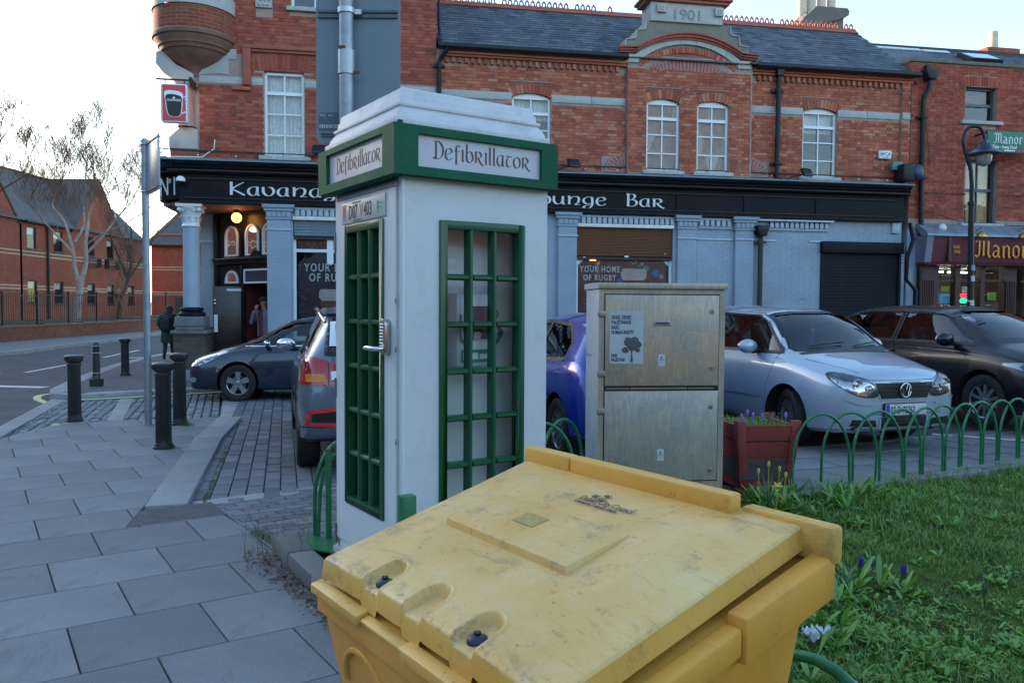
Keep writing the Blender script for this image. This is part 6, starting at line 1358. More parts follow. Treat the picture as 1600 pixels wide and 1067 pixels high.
for z in (1.60, 1.11, .80):
    t = MB(); t.box(-.012, .052, -.026, -.004, z-.025, z+.02); t.build('hinge', mat('dull_steel', (.35, .3, .28), .5, metal=.7), CBN, bevel=.003)
t = MB(); t.box(.46, .60, -.024, -.0185, 1.50, 1.545); t.build('handle_recess', mat('dull_steel', 0), d1, bevel=.003); t = MB(); t.box(.475, .585, -.026, -.0245, 1.515, 1.53); t.build('handle_slot', mat('slot_brown', (.08, .05, .04), .6), d1)
M_stk = mat('sticker_white', (.62, .63, .64), .5, dirt=.15)
for z, p in ((1.215, d1), (.43, d2)):
    t = MB(); t.box(.50, .555, -.0195, -.0185, z-.045, z+.05); sp = t.build('warning_sticker', M_stk, p)
    t = MB(); t.prism([(.507, z), (.548, z), (.5275, z+.04)], -.0202, -.0196, 'xz'); t.build('triangle', M_ink, sp); t = MB(); t.prism([(.514, z+.004), (.541, z+.004), (.5275, z+.031)], -.0208, -.0203, 'xz'); t.build('triangle_field', M_stk, sp)
    t = MB(); t.prism([(.526, z+.027), (.531, z+.027), (.529, z+.016), (.532, z+.016), (.526, z+.005), (.528, z+.013), (.524, z+.013)], -.0214, -.0209, 'xz'); t.build('bolt', M_ink, sp)
    text('DANGER', .013, M_ink, sp, (.504, -.0197, z-.018), sx=.9, ext=.0003); text('230 volts', .010, M_ink, sp, (.506, -.0197, z-.034), ext=.0003)
t = MB(); t.box(.09, .372, -.0195, -.0185, 1.19, 1.62); po = t.build('poster', mat('poster_paper', (.48, .49, .50), .7, var=.05, dirt=.15), d1)
for i, s_ in enumerate(('ISRAEL DENIES', 'PALESTINIANS', 'BASIC', 'HUMAN RIGHTS')): text(s_, .0425, M_ink, po, (.103, -.0197, 1.555-.041*i), sx=.60, ext=.0004, bold=.0016)
for i, s_ in enumerate(('FREE', 'PALESTINE')): text(s_, .036, M_ink, po, (.103, -.0197, 1.243-.034*i), sx=.66, ext=.0004, bold=.0016)
t = MB(); rs = random.Random(4)
for cx, cz, r_ in ((.27, 1.36, .055), (.315, 1.345, .04), (.245, 1.375, .035), (.30, 1.385, .035), (.22, 1.30, .03), (.325, 1.30, .022), (.28, 1.32, .035)):
    n = 16; t.prism([(cx+r_*(1+rs.uniform(-.18, .18))*math.cos(2*PI*i/n), cz+r_*.8*(1+rs.uniform(-.18, .18))*math.sin(2*PI*i/n)) for i in range(n)][::-1], -.0202-rs.random()*.0006, -.0196, 'xz')
t.prism([(.262, 1.20), (.285, 1.20), (.279, 1.27), (.290, 1.33), (.262, 1.33), (.270, 1.27)], -.0205, -.0196, 'xz'); t.build('poster_picture', mat('halftone_grey', (.09, .09, .095), .7, var=.8, scale=70), po)
text('Dublin City Council', .035, mat('faint_print', (.28, .32, .35), .6), CBN, (-.001, .48, 1.23), (PI/2, 0, -PI/2), sx=.75, ext=.0003)
PL = empty('planter', (1.93, 6.88, .08), R(8), label='red wooden planter with crocuses beside the grey cabinet', cat='planter')
M_rw = mat('red_painted_wood', (.21, .028, .02), .6, var=.3, scale=5, bump=.25, bscale=30, dirt=.35, dcol=(.10, .03, .025), dscale=6)
tw, bw, hh_ = .55, .44, .57
def pface(rot, cx, cy):
    M_ = Matrix.Translation((tw/2, tw/2, 0)) @ Matrix.Rotation(rot, 4, 'Z')
    for k in range(4):
        z0 = hh_*k/4+.006; z1 = hh_*(k+1)/4-.006; h0 = (bw+(tw-bw)*z0/hh_)/2; h1 = (bw+(tw-bw)*z1/hh_)/2
        t = MB(); vs = [(-h0, -h0, z0), (h0, -h0, z0), (h1, -h1, z1), (-h1, -h1, z1), (-h0, -h0+.03, z0), (h0, -h0+.03, z0), (h1, -h1+.03, z1), (-h1, -h1+.03, z1)]
        t.add([M_ @ Vector(v) for v in vs], [(0, 1, 2, 3), (5, 4, 7, 6), (0, 4, 5, 1), (1, 5, 6, 2), (2, 6, 7, 3), (3, 7, 4, 0)]); t.build('board', M_rw, PL)
for k in range(4): pface(k*PI/2, 0, 0)
for sx_ in (-1, 1):
    for sy_ in (-1, 1):
        t = MB(); vs = []
        for z in (-.02, hh_+.035):
            h = (bw+(tw-bw)*z/hh_)/2+.012
            for ax, ay in ((0, 0), (-.075, 0), (-.075, -.075), (0, -.075)): vs.append((tw/2+sx_*(h+ax), tw/2+sy_*(h+ay), z))
        fs = [(0, 1, 2, 3), (7, 6, 5, 4), (0, 4, 5, 1), (1, 5, 6, 2), (2, 6, 7, 3), (3, 7, 4, 0)]
        if sx_*sy_ > 0: fs = [f[::-1] for f in fs]
        t.add(vs, fs); t.build('corner_post', M_rw, PL, bevel=.004)
t = MB(); t.box(.03, tw-.03, .03, tw-.03, .1, .53); t.build('soil', M_joint, PL)
M_hg = mat('hoop_green', (.010, .15, .055), .32, var=.25, scale=14, dirt=.12, dcol=(.10, .08, .05), dscale=30)
def hoop_fence(name, path, n, label, z0=.1, sp=.31, h=.62, seed=0, r=.0125, bar=True, start=0):
    P = [Vector(p) for p in path]; cum = [0]
    for a, b in zip(P, P[1:]): cum.append(cum[-1]+(b-a).length)
    def at(s):
        s = max(0, min(cum[-1]-1e-6, s)); i = max(k for k in range(len(cum)-1) if cum[k] <= s); a, b = P[i], P[i+1]; f = (s-cum[i])/(cum[i+1]-cum[i]); return a.lerp(b, f)
    F = empty(name, (P[0].x, P[0].y, z0), label=label, cat='fence'); rs = random.Random(seed); i = start
    for i in range(n):
        a = at(i*sp+.02); b = at((i+2)*sp-.02); u = (b-a); L_ = u.length; u.normalize(); nrm = Vector((-u.y, u.x)); ry = h*.62; tilt = rs.uniform(-.012, .012); bent = rs.uniform(-.01, .01); yo = .012*(1 if i % 2 else -1)
        pts = [(0, -.1), (0, h-ry)]; 
        for k in range(1, 14): t_ = PI-PI*k/14; pts.append((L_/2+L_/2*math.cos(t_), h-ry+ry*math.sin(t_)))
        pts += [(L_, h-ry), (L_+bent, -.1)]
        t = MB(); t.tube([(a.x-P[0].x+u.x*x+nrm.x*(yo+tilt*z), a.y-P[0].y+u.y*x+nrm.y*(yo+tilt*z), z) for x, z in pts], r, 8); t.build('hoop', M_hg, F, smooth=60)
    if bar:
        q = [at(k*sp) for k in range(n+2)]; t = MB()
        for a, b in zip(q, q[1:]):
            u = (b-a).normalized(); c = Vector((-u.y, u.x))*.03
            t.prism([tuple(v-P[0]) for v in (a-c, b-c, b+c, a+c)], -.02, .0)
        t.build('base_bar', M_hg, F)
    return F
hoop_fence('hoop_fence', [(2.38, 6.90), (3.35, 7.22), (4.4, 7.85), (5.2, 8.3), (7.5, 9.6), (9, 10.4)], 20, 'green hoop fence between the grass and the silver car', sp=.315, z0=.11, h=.63, seed=2)
hoop_fence('hoop_fence', [(-.06, 6.4), (.54, 6.62), (.75, 7.4)], 2, 'short run of green hoops seen between kiosk and cabinet', sp=.31, z0=.1, h=.62, bar=False, r=.014)
hoop_fence('hoop_fence', [(-1.345, 5.42), (-.9, 5.66)], 1, 'green hoops at the left of the kiosk by the weeds', z0=.1, sp=.23, h=.64, seed=5, bar=False, r=.014)
HF = bpy.data.objects['hoop_fence.002']
t = MB(); pts = [(0, -.1), (.02, .3), (.05, .45), (.10, .53), (.16, .56), (.3, .56)]; t.tube([(.045+x*.86, -.02+x*.48, z) for x, z in pts], .013, 8); t.build('hoop', M_hg, HF, smooth=60)
t = MB(); t.prism([(-.06, .06), (.02, -.28), (.3, -.42), (.25, -.1)], -.005, .004); t.build('base_plate', M_hg, HF)
t = MB(); t.tube([(.13, -.06, 0), (.13, -.06, .6)], .02, 8); t.build('post', M_hg, HF)
GP = empty('green_post', (-.515, 3.98, 0), R(33), label='square green fence post at the near corner of the kiosk', cat='post')
t = MB(); t.box(-.04, .04, -.03, .03, 0, .715); t.build('post', M_hg, GP, bevel=.006); t = MB(); t.sphere((.0, -.045, .60), .02, 8, 6); t.build('bolt', M_hg, GP)
NF = hoop_fence('hoop_fence', [(-.48, 3.95), (.70, 2.17)], 6, 'green hoops between the post and the back of the yellow bin', z0=.1, sp=.29, h=.565, bar=False, r=.0145)
NF2 = hoop_fence('hoop_fence', [(.50, 2.70), (1.75, .85)], 5, 'green hoops at the bottom edge, right of the yellow bin', z0=.1, sp=.30, h=.575, bar=False, r=.0165)
BK = tag(empty('bed_kerb'), kind='structure')
M_rock = slab_mat('weathered_kerb', (.19, .19, .18), .3)
pts = [(-1.62, 5.42), (-1.40, 5.02), (-1.16, 4.62), (-.93, 4.2), (-.68, 3.78), (-.44, 3.38), (-.2, 2.98)]
for a, b in zip(pts, pts[1:]):
    a, b = Vector(a), Vector(b); u = (b-a).normalized(); c = Vector((-u.y, u.x))*.17; mid = (a+b)/2+c/2
    t = MB(); t.prism([tuple(v-mid) for v in (a+u*.006, b-u*.006, b-u*.006+c, a+u*.006+c)], -.1, .115); t.build('kerb_stone', M_rock, BK, loc=(mid.x, mid.y, random.uniform(-.01, .006)), bevel=.018, rot=(random.uniform(-.02, .02), random.uniform(-.02, .02), 0))
M_bol = mat('bollard_black', (.022, .021, .023), .42, var=.3, dirt=.25, dcol=(.10, .085, .07), dscale=9, bump=.1, bscale=40); M_btop = mat('worn_bollard_top', (.10, .10, .105), .4, var=.3, dirt=.4, dcol=(.03, .03, .03))
def fluted(loc, h, label, rz=0, k=.86):
    F = empty('bollard', loc, rz, label=label, cat='bollard', group='black bollards along the pavement')
    n = 20; t = MB(); vs = []; fs = []; m = n*4
    prof = [(.105, .06), (.103, .10), (.098, h-.16)]
    for i, (r_, z) in enumerate(prof):
        for j in range(m):
            a = 2*PI*j/m; rr_ = r_-(.011 if j % 4 in (1, 2) else 0)*(1 if i > 0 else .0); vs.append((rr_*math.cos(a), rr_*math.sin(a), z))
    for i in range(len(prof)-1):
        for j in range(m): fs.append((i*m+j, i*m+(j+1) % m, (i+1)*m+(j+1) % m, (i+1)*m+j))
    t.add(vs, fs); t.build('shaft', M_bol, F)
    t = MB(); t.lathe([(.0, 0), (.135, 0), (.135, .025), (.12, .03), (.115, .06), (.1, .065)], n=28); t.build('foot', M_bol, F, smooth=35)
    t = MB(); t.lathe([(.095, h-.165), (.108, h-.155), (.108, h-.13), (.1, h-.12), (.115, h-.10), (.135, h-.085), (.142, h-.075), (.142, h-.028), (.135, h-.02)], n=28); t.build('capital', M_bol, F, smooth=35)
    t = MB(); t.lathe([(.137, h-.022), (.13, h-.01), (.0, h)], n=28); t.build('top', M_btop, F, smooth=60)
    F.scale = (k, k, 1); return F
fluted((-4.02, 9.34, 0), 1.0, 'nearest fluted black bollard, at the kerb in front of another bollard'); fluted((-4.61, 11.24, 0), 1.0, 'fluted black bollard just behind the nearest one, by the yellow line', .3)
fluted((-6.21, 11.5, 0), .95, 'leftmost fluted black bollard, where setts meet the flags', .7); fluted((-8.93, 18.73, .04), .86, 'farthest fluted black bollard, at the kerb across the cobbles', .2)
FB_ = empty('bollard', (-8.3, 16.2, .04), label='slim black bollard with rounded top and white rings on the corner', cat='bollard', group='black bollards along the pavement')
t = MB(); t.box(-.095, .095, -.095, .095, 0, .14); t.lathe([(.09, .14), (.075, .16), (.068, .25), (.068, .27), (.06, .7), (.062, .72), (.06, .78), (.064, .79), (.06, .83), (.04, .87), (.0, .885)], n=20); t.build('shaft', M_bol, FB_, smooth=40)
for z in (.26, .66, .80): t = MB(); t.lathe([(.07, z-.012), (.082, z), (.07, z+.012)], n=20); t.build('ring', mat('grey_ring', (.25, .26, .27), .5), FB_, smooth=50)
M_galv = mat('galvanised_pole', (.30, .33, .36), .45, metal=.6, var=.15, scale=8, dirt=.35, dcol=(.12, .12, .12), dscale=9)
M_gpanel = mat('grey_sign_back', (.17, .21, .235), .5, var=.05, dirt=.1, dcol=(.1, .1, .1))
BS = empty('traffic_sign', (-1.34, 6.6, 0), label='large grey back of a road sign on a galvanised pole behind the kiosk', cat='sign')
t = MB(); t.tube([(0, 0, 0), (0, 0, 3.5)], .058, 18); t.tube([(0, 0, 3.69), (0, 0, 4.6)], .058, 18); t.build('pole', M_galv, BS, smooth=60)
t = MB(); t.tube([(0, 0, 3.50), (0, 0, 3.69)], .068, 18); t.build('sleeve', mat('sleeve_zinc', (.40, .43, .46), .4, metal=.5, dirt=.4), BS, smooth=60)
t = MB(); t.cbox((.085, -.02, 3.515), (.05, .02, .02)); t.cbox((-.02, -.06, 3.70), (.05, .02, .02)); t.build('bolt', mat('rusty_bolt', (.14, .05, .03), .7), BS)
t = MB(); n = 6; w_, h0, h1 = .34, 2.965, 4.75
q = [(-.26+.04, h0), (.42-.04, h0), (.42, h0+.04), (.42, h1), (-.26, h1), (-.26, h0+.04)]; t.prism(q, .075, .095, 'xz'); t.build('panel', M_gpanel, BS)
for z in (4.0, ): t = MB(); t.box(-.24, .40, .055, .074, z-.03, z-.012); t.box(-.24, .40, .055, .074, z+.012, z+.03); t.build('rail', mat('dark_rail', (.10, .11, .12), .5), BS)
t = MB(); t.lathe([(.062, -.02), (.07, -.02), (.07, .02), (.062, .02)], (0, 0, 4.0), 18); t.cbox((.095, .02, 4.0), (.05, .03, .04)); t.build('clamp', M_metal, BS)
t = MB(); t.box(-.24, .02, .068, .074, 3.075, 3.215); pb = t.build('maker_plate', mat('dark_grey_plate', (.085, .105, .12), .5), BS); text('RENNICKS', .042, M_whitep, pb, (-.235, .0665, 3.09), sx=.82, ext=.0006); text('N.C.', .028, M_whitep, pb, (-.23, .0665, 3.185), ext=.0006); text('2014', .016, M_whitep, pb, (-.16, .0665, 3.187), ext=.0006)
t = MB(); t.box(-.22, .02, .06, .074, 3.02, 3.03); t.box(-.22, .02, .06, .074, 3.042, 3.05); t.build('rail', mat('dark_rail', 0), BS)
LS = empty('traffic_sign', (-5.03, 11.2, 0), label='slim grey pole with box sign seen edge-on at the left', cat='sign')
t = MB(); t.tube([(0, 0, 0), (0, 0, 3.9)], .047, 18); t.lathe([(.047, 3.9), (.03, 3.92), (0, 3.925)], n=18); t.build('pole', M_galv, LS, smooth=50)
t = MB(); u = Vector((.42, -.60)).normalized(); c = Vector((-u.y, u.x))*.014; a = Vector((.06, -.03)); b = a+u*.66
t.prism([tuple(v) for v in (a-c, b-c, b+c, a+c)], 3.16, 3.885); t.build('panel', mat('pale_sign_back', (.30, .34, .38), .4, metal=.3), LS, bevel=.004)
t = MB(); t.prism([tuple(v) for v in (a-c*2, b-c*2, b+c*2, a+c*2)], 3.83, 3.845); t.prism([tuple(v) for v in (a-c*2, b-c*2, b+c*2, a+c*2)], 3.19, 3.205); t.build('edge_rail', mat('dark_rail', 0), LS)
t = MB(); t.lathe([(.05, -.015), (.056, 0), (.05, .015)], (0, 0, 3.2), 18); t.lathe([(.05, -.015), (.056, 0), (.05, .015)], (0, 0, 3.84), 18); t.build('clamp', M_metal, LS)
SL_ = empty('street_lamp', (7.57, 13.5, .2), label='black swan-neck street lamp in front of the red brick takeaway', cat='lamp post')
t = MB(); k = .01063
hook = [(1514.5, 293), (1513, 278), (1511.7, 267), (1507, 252), (1503, 242), (1500, 230), (1499, 220), (1503, 208), (1509, 203), (1515, 202), (1522, 203), (1527, 207), (1531, 215), (1532, 224)]
hk = [((x-1514.5)*k, 0, 1.64+(486-y)*k-.2) for x, y in hook]
t.tube([(0.06, 0, 0), (0.02, 0, 2), (0, 0, 3.2)], [.055, .048, .042], 12); t.tube([(0, 0, 3.2), (0, 0, 3.5)], .034, 10); t.lathe([(.045, 3.16), (.055, 3.2), (.045, 3.24)], n=12)
t.build('post', M_gutter, SL_, smooth=60); t = MB(); t.tube(smoothpoly(hk, False, 3), [.033]*10+[.026]*(len(smoothpoly(hk, False, 3))-10), 8); t.build('swan_neck', M_gutter, SL_, smooth=60)
t = MB(); t.tube([((1509-1514.5)*k, 0, 1.44+(486-258)*k), ((1513-1514.5)*k, 0, 1.44+(486-252)*k), ((1516-1514.5)*k, 0, 1.44+(486-258)*k), ((1513-1514.5)*k, 0, 1.44+(486-262)*k)], .012, 6, closed=True); t.build('scroll', M_gutter, SL_)
lc = ((1532-1514.5)*k, 0, 1.44+(486-224)*k)
t = MB(); t.lathe([(.03, .02), (.05, 0), (.055, -.05), (.11, -.06), (.12, -.1), (.13, -.13), (.24, -.20), (.245, -.215), (.12, -.2), (.10, -.2)], lc, 24); t.build('lamp_hood', mat('navy_hood', (.015, .022, .045), .4), SL_, smooth=35)
t = MB(); t.lathe([(.115, -.2), (.12, -.25), (.11, -.33), (.08, -.39), (.0, -.42)], lc, 20); t.build('lamp_glass', mat('dusty_globe', (.30, .28, .25), .2, var=.2), SL_, smooth=80)
for z, c in ((1.52, (.55, .55, .5)), (1.92, (.5, .5, .48)), (2.1, (.2, .3, .6))): t = MB(); t.tube([(.035, 0, z), (.03, 0, z+.09)], .052, 12); t.build('sticker', mat('lamp_sticker%d' % int(z*10), c, .6), SL_)
ba = math.atan2(1.8282-2.7383, .7266-.0781)
BN = empty('wheeled_bin', (.0781, 2.7383, 0), ba, label='large yellow wheeled bin with stained sloping lid in the foreground', cat='bin')
def yel(name, c1, c2, dirt, rough=.38, edge=False):
    s = NT(name); c = s.mix(c1, c2, s.ramp(s.noise(2.2, 5, .6, .5), [(.35, 0), (.65, 1)]))
    mp_ = s.n('Mapping'); mp_.inputs['Rotation'].default_value = (0, 0, R(25)); mp_.inputs['Scale'].default_value = (2, 5, 2); s.l(s.co(), mp_.inputs[0])
    c = s.mix(c, (.16, .12, .05), s.math('MULTIPLY', s.ramp(s.noise(1.8, 9, .78, .6, mp_.outputs[0]), [(.54, 0), (.74, 1)]), dirt*.9))
    c = s.mix(c, (.10, .08, .04), s.math('MULTIPLY', s.ramp(s.noise(7, 9, .8), [(.56, 0), (.70, 1)]), dirt*.7))
    c = s.mix(c, (.06, .05, .035), s.math('MULTIPLY', s.ramp(s.noise(38, 6, .7), [(.64, 0), (.70, 1)]), dirt))
    if edge:
        c = s.mix(c, (.74, .66, .42), s.math('MULTIPLY', s.ramp(s.noise(3.2, 9, .8, .3), [(.48, 0), (.72, 1)]), .35))
        sp = s.n('SeparateXYZ'); s.l(s.co(), sp.inputs[0]); e_ = s.ramp(s.math('MULTIPLY', sp.outputs[1], -1), [(.70, 0), (.75, 1), (.77, .8)])
        c = s.mix(c, (.06, .045, .03), s.math('MULTIPLY', s.math('MULTIPLY', e_, s.ramp(s.noise(14, 9, .8), [(.50, 0), (.60, 1)])), .7))
        st2 = s.n('Mapping'); st2.inputs['Rotation'].default_value = (0, 0, R(-40)); st2.inputs['Scale'].default_value = (2, 40, 2); s.l(s.co(), st2.inputs[0])
        c = s.mix(c, (.13, .10, .06), s.math('MULTIPLY', s.ramp(s.noise(3, 7, .7, .2, st2.outputs[0]), [(.62, 0), (.68, 1)]), .45))
    s.set(col=c, rough=s.math('ADD', s.math('MULTIPLY', s.noise(5, 6), .35), rough-.12), spec=.45); s.bump(s.noise(60, 6), .14, .004)
    return s.m
M_ylid = yel('faded_yellow_lid', (.72, .46, .15), (.66, .37, .09), .95, .42, True); M_ybody = yel('yellow_body', (.76, .36, .05), (.68, .30, .04), .35, .42); M_yrim = yel('yellow_rim', (.76, .43, .09), (.68, .35, .06), .8, .38)
LW, LD = 1.05, .755
def lidz(x, s):
    z = 1.14-.285*s
    d = min(x-.015, LW-.015-x, (s-.02)*.9); h = .15*max(0, min(d, .24)); 
    f = max(0, min(1, (s-.45)/.3)); h *= (1-.75*f)
    z += min(h, .024)
    e = min(x, LW-x); z -= .005*max(0, 1-e/.012)**2
    if s < .06: z += 0
    for cx in (.303, .524, .746):
        w_ = .046
        if s > .60:
            r_ = math.hypot(x-cx, min(0, s-.70)) if s < .70 else abs(x-cx)
            k = max(0, min(1, (w_-r_)/.007)); zr2 = 1.14-.285*.655-.275*(s-.655)-.006; z += .003*max(0, 1-abs(r_-w_-.006)/.007)
            if k > 0: z = z*(1-k)+(zr2-.004)*k
    e = LD-s; z -= .008*max(0, 1-e/.012)**2
    return z
nx_, ny_ = 240, 170; V = []; F = []
for j in range(ny_+1):
    for i in range(nx_+1): x = LW*i/nx_; s = LD*j/ny_; V.append((x, -s, lidz(x, s)))
for j in range(ny_):
    for i in range(nx_): a = j*(nx_+1)+i; F.append((a, a+nx_+1, a+nx_+2, a+1))
# skirt
edge = [i for i in range(nx_+1)]+[j*(nx_+1)+nx_ for j in range(1, ny_+1)]+[ny_*(nx_+1)+i for i in range(nx_-1, -1, -1)]+[j*(nx_+1) for j in range(ny_-1, 0, -1)]
base = len(V)
for e in edge: x, y, z = V[e]; V.append((LW/2+(x-LW/2)*1.008, y*1.008+.003, z-.05))
m_ = len(edge)
for k in range(m_): a, b = edge[k], edge[(k+1) % m_]; F.append((a, b, base+(k+1) % m_, base+k))
me = bpy.data.meshes.new('lid'); me.from_pydata(V, [], F); me.materials.append(M_ylid); me.materials.append(M_yrim); me.polygons.foreach_set('material_index', [0]*(len(F)-m_)+[1]*m_); me.polygons.foreach_set('use_smooth', [True]*len(F)); me.set_sharp_from_angle(angle=R(38)); me.update()
lid = link('lid', me, BN)
t = MB(); 
t.box(.0, .235, -.045, .004, 1.12, 1.178); t.box(.24, .865, -.045, .004, 1.12, 1.178); t.build('lid_back_ledge', M_yrim, lid, bevel=.008)
t = MB(); t.box(.872, 1.13, -.012, .035, 1.06, 1.15); t.build('rim_corner', M_yrim, BN, bevel=.012)
for x in (.307, .744):
    t = MB(); z = lidz(x, .713); t.lathe([(.0, .012), (.012, .012), (.022, .007), (.024, 0), (.024, -.01)], (x, -.713, z), 18); t.build('rubber_stud', mat('blue_black_rubber', (.03, .035, .055), .5), lid, smooth=50)
    t = MB(); t.lathe([(.0, .0), (.008, .002), (.009, .006), (.0, .006)], (x, -.713, z+.012), 10); t.build('stud_centre', M_black, lid)
def onlid(o, x, s, up=.0012): o.location = (x, -s, max(lidz(x, s), lidz(x+.09, s))+up); o.rotation_euler = (math.atan(lidz(x, s-.02)-lidz(x, s+.02))/.04*1.0 if False else math.atan((lidz(x, s-.02)-lidz(x, s+.02))/.04), 0, 0)
pq = [(.222, -.275, 0), (.752, -.275, 0), (.752, -.478, 1), (.222, -.478, 1)]; t = MB(); zt_ = [1.14-.285*.275+.028, 1.14-.285*.275+.028, 1.14-.285*.478+.044, 1.14-.285*.478+.044]
t.add([(p[0], p[1], z) for p, z in zip(pq, zt_)]+[(p[0]+(.005 if p[0] > .5 else -.005), p[1]-(.005 if p[2] else 0), z-.05) for p, z in zip(pq, zt_)], [(3, 2, 1, 0), (0, 1, 5, 4), (1, 2, 6, 5), (2, 3, 7, 6), (3, 0, 4, 7)]); t.build('lid_panel', M_ylid, lid, bevel=.004); MB().box(.226, .75, -.4865, -.478, 1.0195, 1.0235).build('grime_line', mat('black_grime', (.05, .04, .025), .9, var=.5, scale=30), lid)
M_nvy = mat('faded_navy_print', (.05, .05, .09), .6, var=.5, scale=60)
o = text('Dublin City Council', .036, M_nvy, lid, (0, 0, 0), (0, 0, 0), ext=.0004, sx=.72); o.location = (0, 0, 0); onlid(o, .463, .196, .004)
o = text('Comhairle Cathrach Bhaile', .018, M_nvy, lid, (0, 0, 0), (0, 0, 0), ext=.0004, sx=.85); onlid(o, .463, .213, .004)
for cx, cs in ((.492, .155), (.522, .138), (.528, .166)):
    t = MB()
    for dx, dy, w_, h_2 in ((-.008, .0, .005, .016), (.008, 0, .005, .016), (0, -.003, .005, .012), (0, -.007, .02, .004), (-.004, .006, .006, .004)): t.box(dx-w_/2, dx+w_/2, dy-h_2/2, dy+h_2/2, 0, .0006)
    o = t.build('castle_mark', M_nvy, lid); onlid(o, cx, cs, .004)
t = MB(); q = [(-.045, -.03), (.045, -.03), (.045, .03), (-.045, .03)]; t.prism(q, 0, .001); o = t.build('label_residue', mat('olive_residue', (.40, .29, .08), .7, var=.3, scale=60), lid); o.location = (.455, -.357, 1.14-.285*.357+.0355); o.rotation_euler = (math.atan(.206), 0, 0)
# body
def ring(x0, x1, s0, s1, z, zf=None): zf = z if zf is None else zf; return [(x0, -s0, z), (x1, -s0, z), (x1, -s1, zf), (x0, -s1, zf)]
Rg = [ring(-.005, 1.10, -.03, .772, 1.065, .845), ring(-.005, 1.10, -.03, .772, .985, .775), ring(.0, 1.05, .0, .745, .975, .765), ring(.0, 1.05, .0, .745, .94, .74), ring(.09, .96, .09, .64, .17), ring(.1, .95, .1, .63, .15)]
t = MB(); vs = [p for r_ in Rg for p in r_]; fs = []
for i in range(len(Rg)-1):
    for j in range(4): fs.append((4*i+j, 4*i+4+j, 4*i+4+(j+1) % 4, 4*i+(j+1) % 4))
k = 4*(len(Rg)-1); fs += [(0, 1, 2, 3)[::1], (k+3, k+2, k+1, k)]
t.add(vs, fs); body = t.build('body', M_ybody, BN, bevel=.014, seg=3)
bm = bmesh.new(); bm.from_mesh(body.data); bmesh.ops.recalc_face_normals(bm, faces=bm.faces); bm.to_mesh(body.data); bm.free()
# stepped rim pieces along the front and the right side
def rimz(s): return 1.075-.26*(s+.04)
t = MB()
def rp(x0, x1, s0, s1, h, up): 
    vs = [(x, -s, rimz(s)+dz) for dz in (-h, up) for s in (s0, s1) for x in (x0, x1)]; t.add(vs, [(0, 1, 3, 2), (4, 6, 7, 5), (0, 4, 5, 1), (2, 3, 7, 6), (0, 2, 6, 4), (1, 5, 7, 3)])
rp(1.07, 1.126, -.012, .30, .085, .016); rp(1.07, 1.118, .302, .58, .065, -.004); rp(1.07, 1.124, .582, .792, .075, .004)
t.build('side_rim', M_ybody, BN, bevel=.008); t = MB()
rp(-.008, .30, .755, .792, .03, -.004); rp(.305, .52, .755, .785, .022, -.012); rp(.525, 1.10, .755, .792, .034, -.004)
t.build('front_rim', M_yrim, BN, bevel=.008)
t = MB()
for cx in (.22, .83):
    pts = [(cx+.13*math.cos(a), .60+.12*math.sin(a)) for a in [PI*i/14 for i in range(15)]]
    t.tube([(x, -.745+.10*(.74-z)/.57*1.0-.0, z) for x, z in pts], .011, 8)
t.build('arch_moulding', M_ybody, body, smooth=60)
for x in (.16, .88):
    for s in (.14, .58):
        Wc = MB(); Wc.lathe([(.0, -.022), (.07, -.022), (.08, -.012), (.08, .012), (.07, .022), (0, .022)], (x, -s, .08), 20, axis='x'); wh = Wc.build('castor', M_black, BN, smooth=40); t = MB(); t.box(x-.03, x-.025, -s-.02, -s+.02, .07, .16); t.box(x+.025, x+.03, -s-.02, -s+.02, .07, .16); t.build('fork', M_metal, wh)
def interp(xs, ys, x):
    # monotone cubic interpolation
    n = len(xs); i = max(0, min(n-2, next((k for k in range(n-1) if xs[k] >= x >= xs[k+1]), 0 if x > xs[0] else n-2)))
    h = [xs[k+1]-xs[k] for k in range(n-1)]; d = [(ys[k+1]-ys[k])/h[k] for k in range(n-1)]
    def m(k):
        if k == 0: return d[0]
        if k == n-1: return d[-1]
        return 0 if d[k-1]*d[k] <= 0 else 2*d[k-1]*d[k]/(d[k-1]+d[k])
    t = (x-xs[i])/h[i]; a, b = m(i)*h[i], m(i+1)*h[i]
    return (2*t**3-3*t**2+1)*ys[i]+(t**3-2*t**2+t)*a+(-2*t**3+3*t**2)*ys[i+1]+(t**3-t**2)*b
M_tyre = mat('tyre_rubber', (.014, .014, .015), .75, var=.2, bump=.1, dirt=.3, dcol=(.06, .055, .05)); M_alloy = mat('alloy_wheel', (.42, .44, .46), .28, metal=.85, dirt=.25, dcol=(.1, .1, .1)); M_disc = mat('brake_disc', (.16, .15, .14), .45, metal=.8)
M_well = mat('wheel_well', (.008, .008, .008), .9); M_seal = mat('window_seal', (.008, .008, .009), .4); M_seat = mat('seat_cloth', (.035, .035, .04), .85); M_dash = mat('dash_plastic', (.03, .03, .032), .6)
M_refl = mat('lamp_reflector', (.62, .64, .66), .12, metal=.9); M_headl = glass_mat('headlamp_lens', (.86, .88, .9), ior=1.5); M_amber = mat('amber_lens', (.8, .22, .02), .15, em=.0); M_redl = mat('red_lens', (.42, .006, .010), .10, coat=1); M_redb = mat('red_lens_bright', (.70, .025, .02), .12, coat=1)
def paint(name, col, metal=.5, rough=.32): return mat(name, col, rough, metal=metal, var=.04, scale=2, coat=1, crough=.04, dirt=.08, dcol=(.1, .1, .09), dscale=5, rvar=.03)
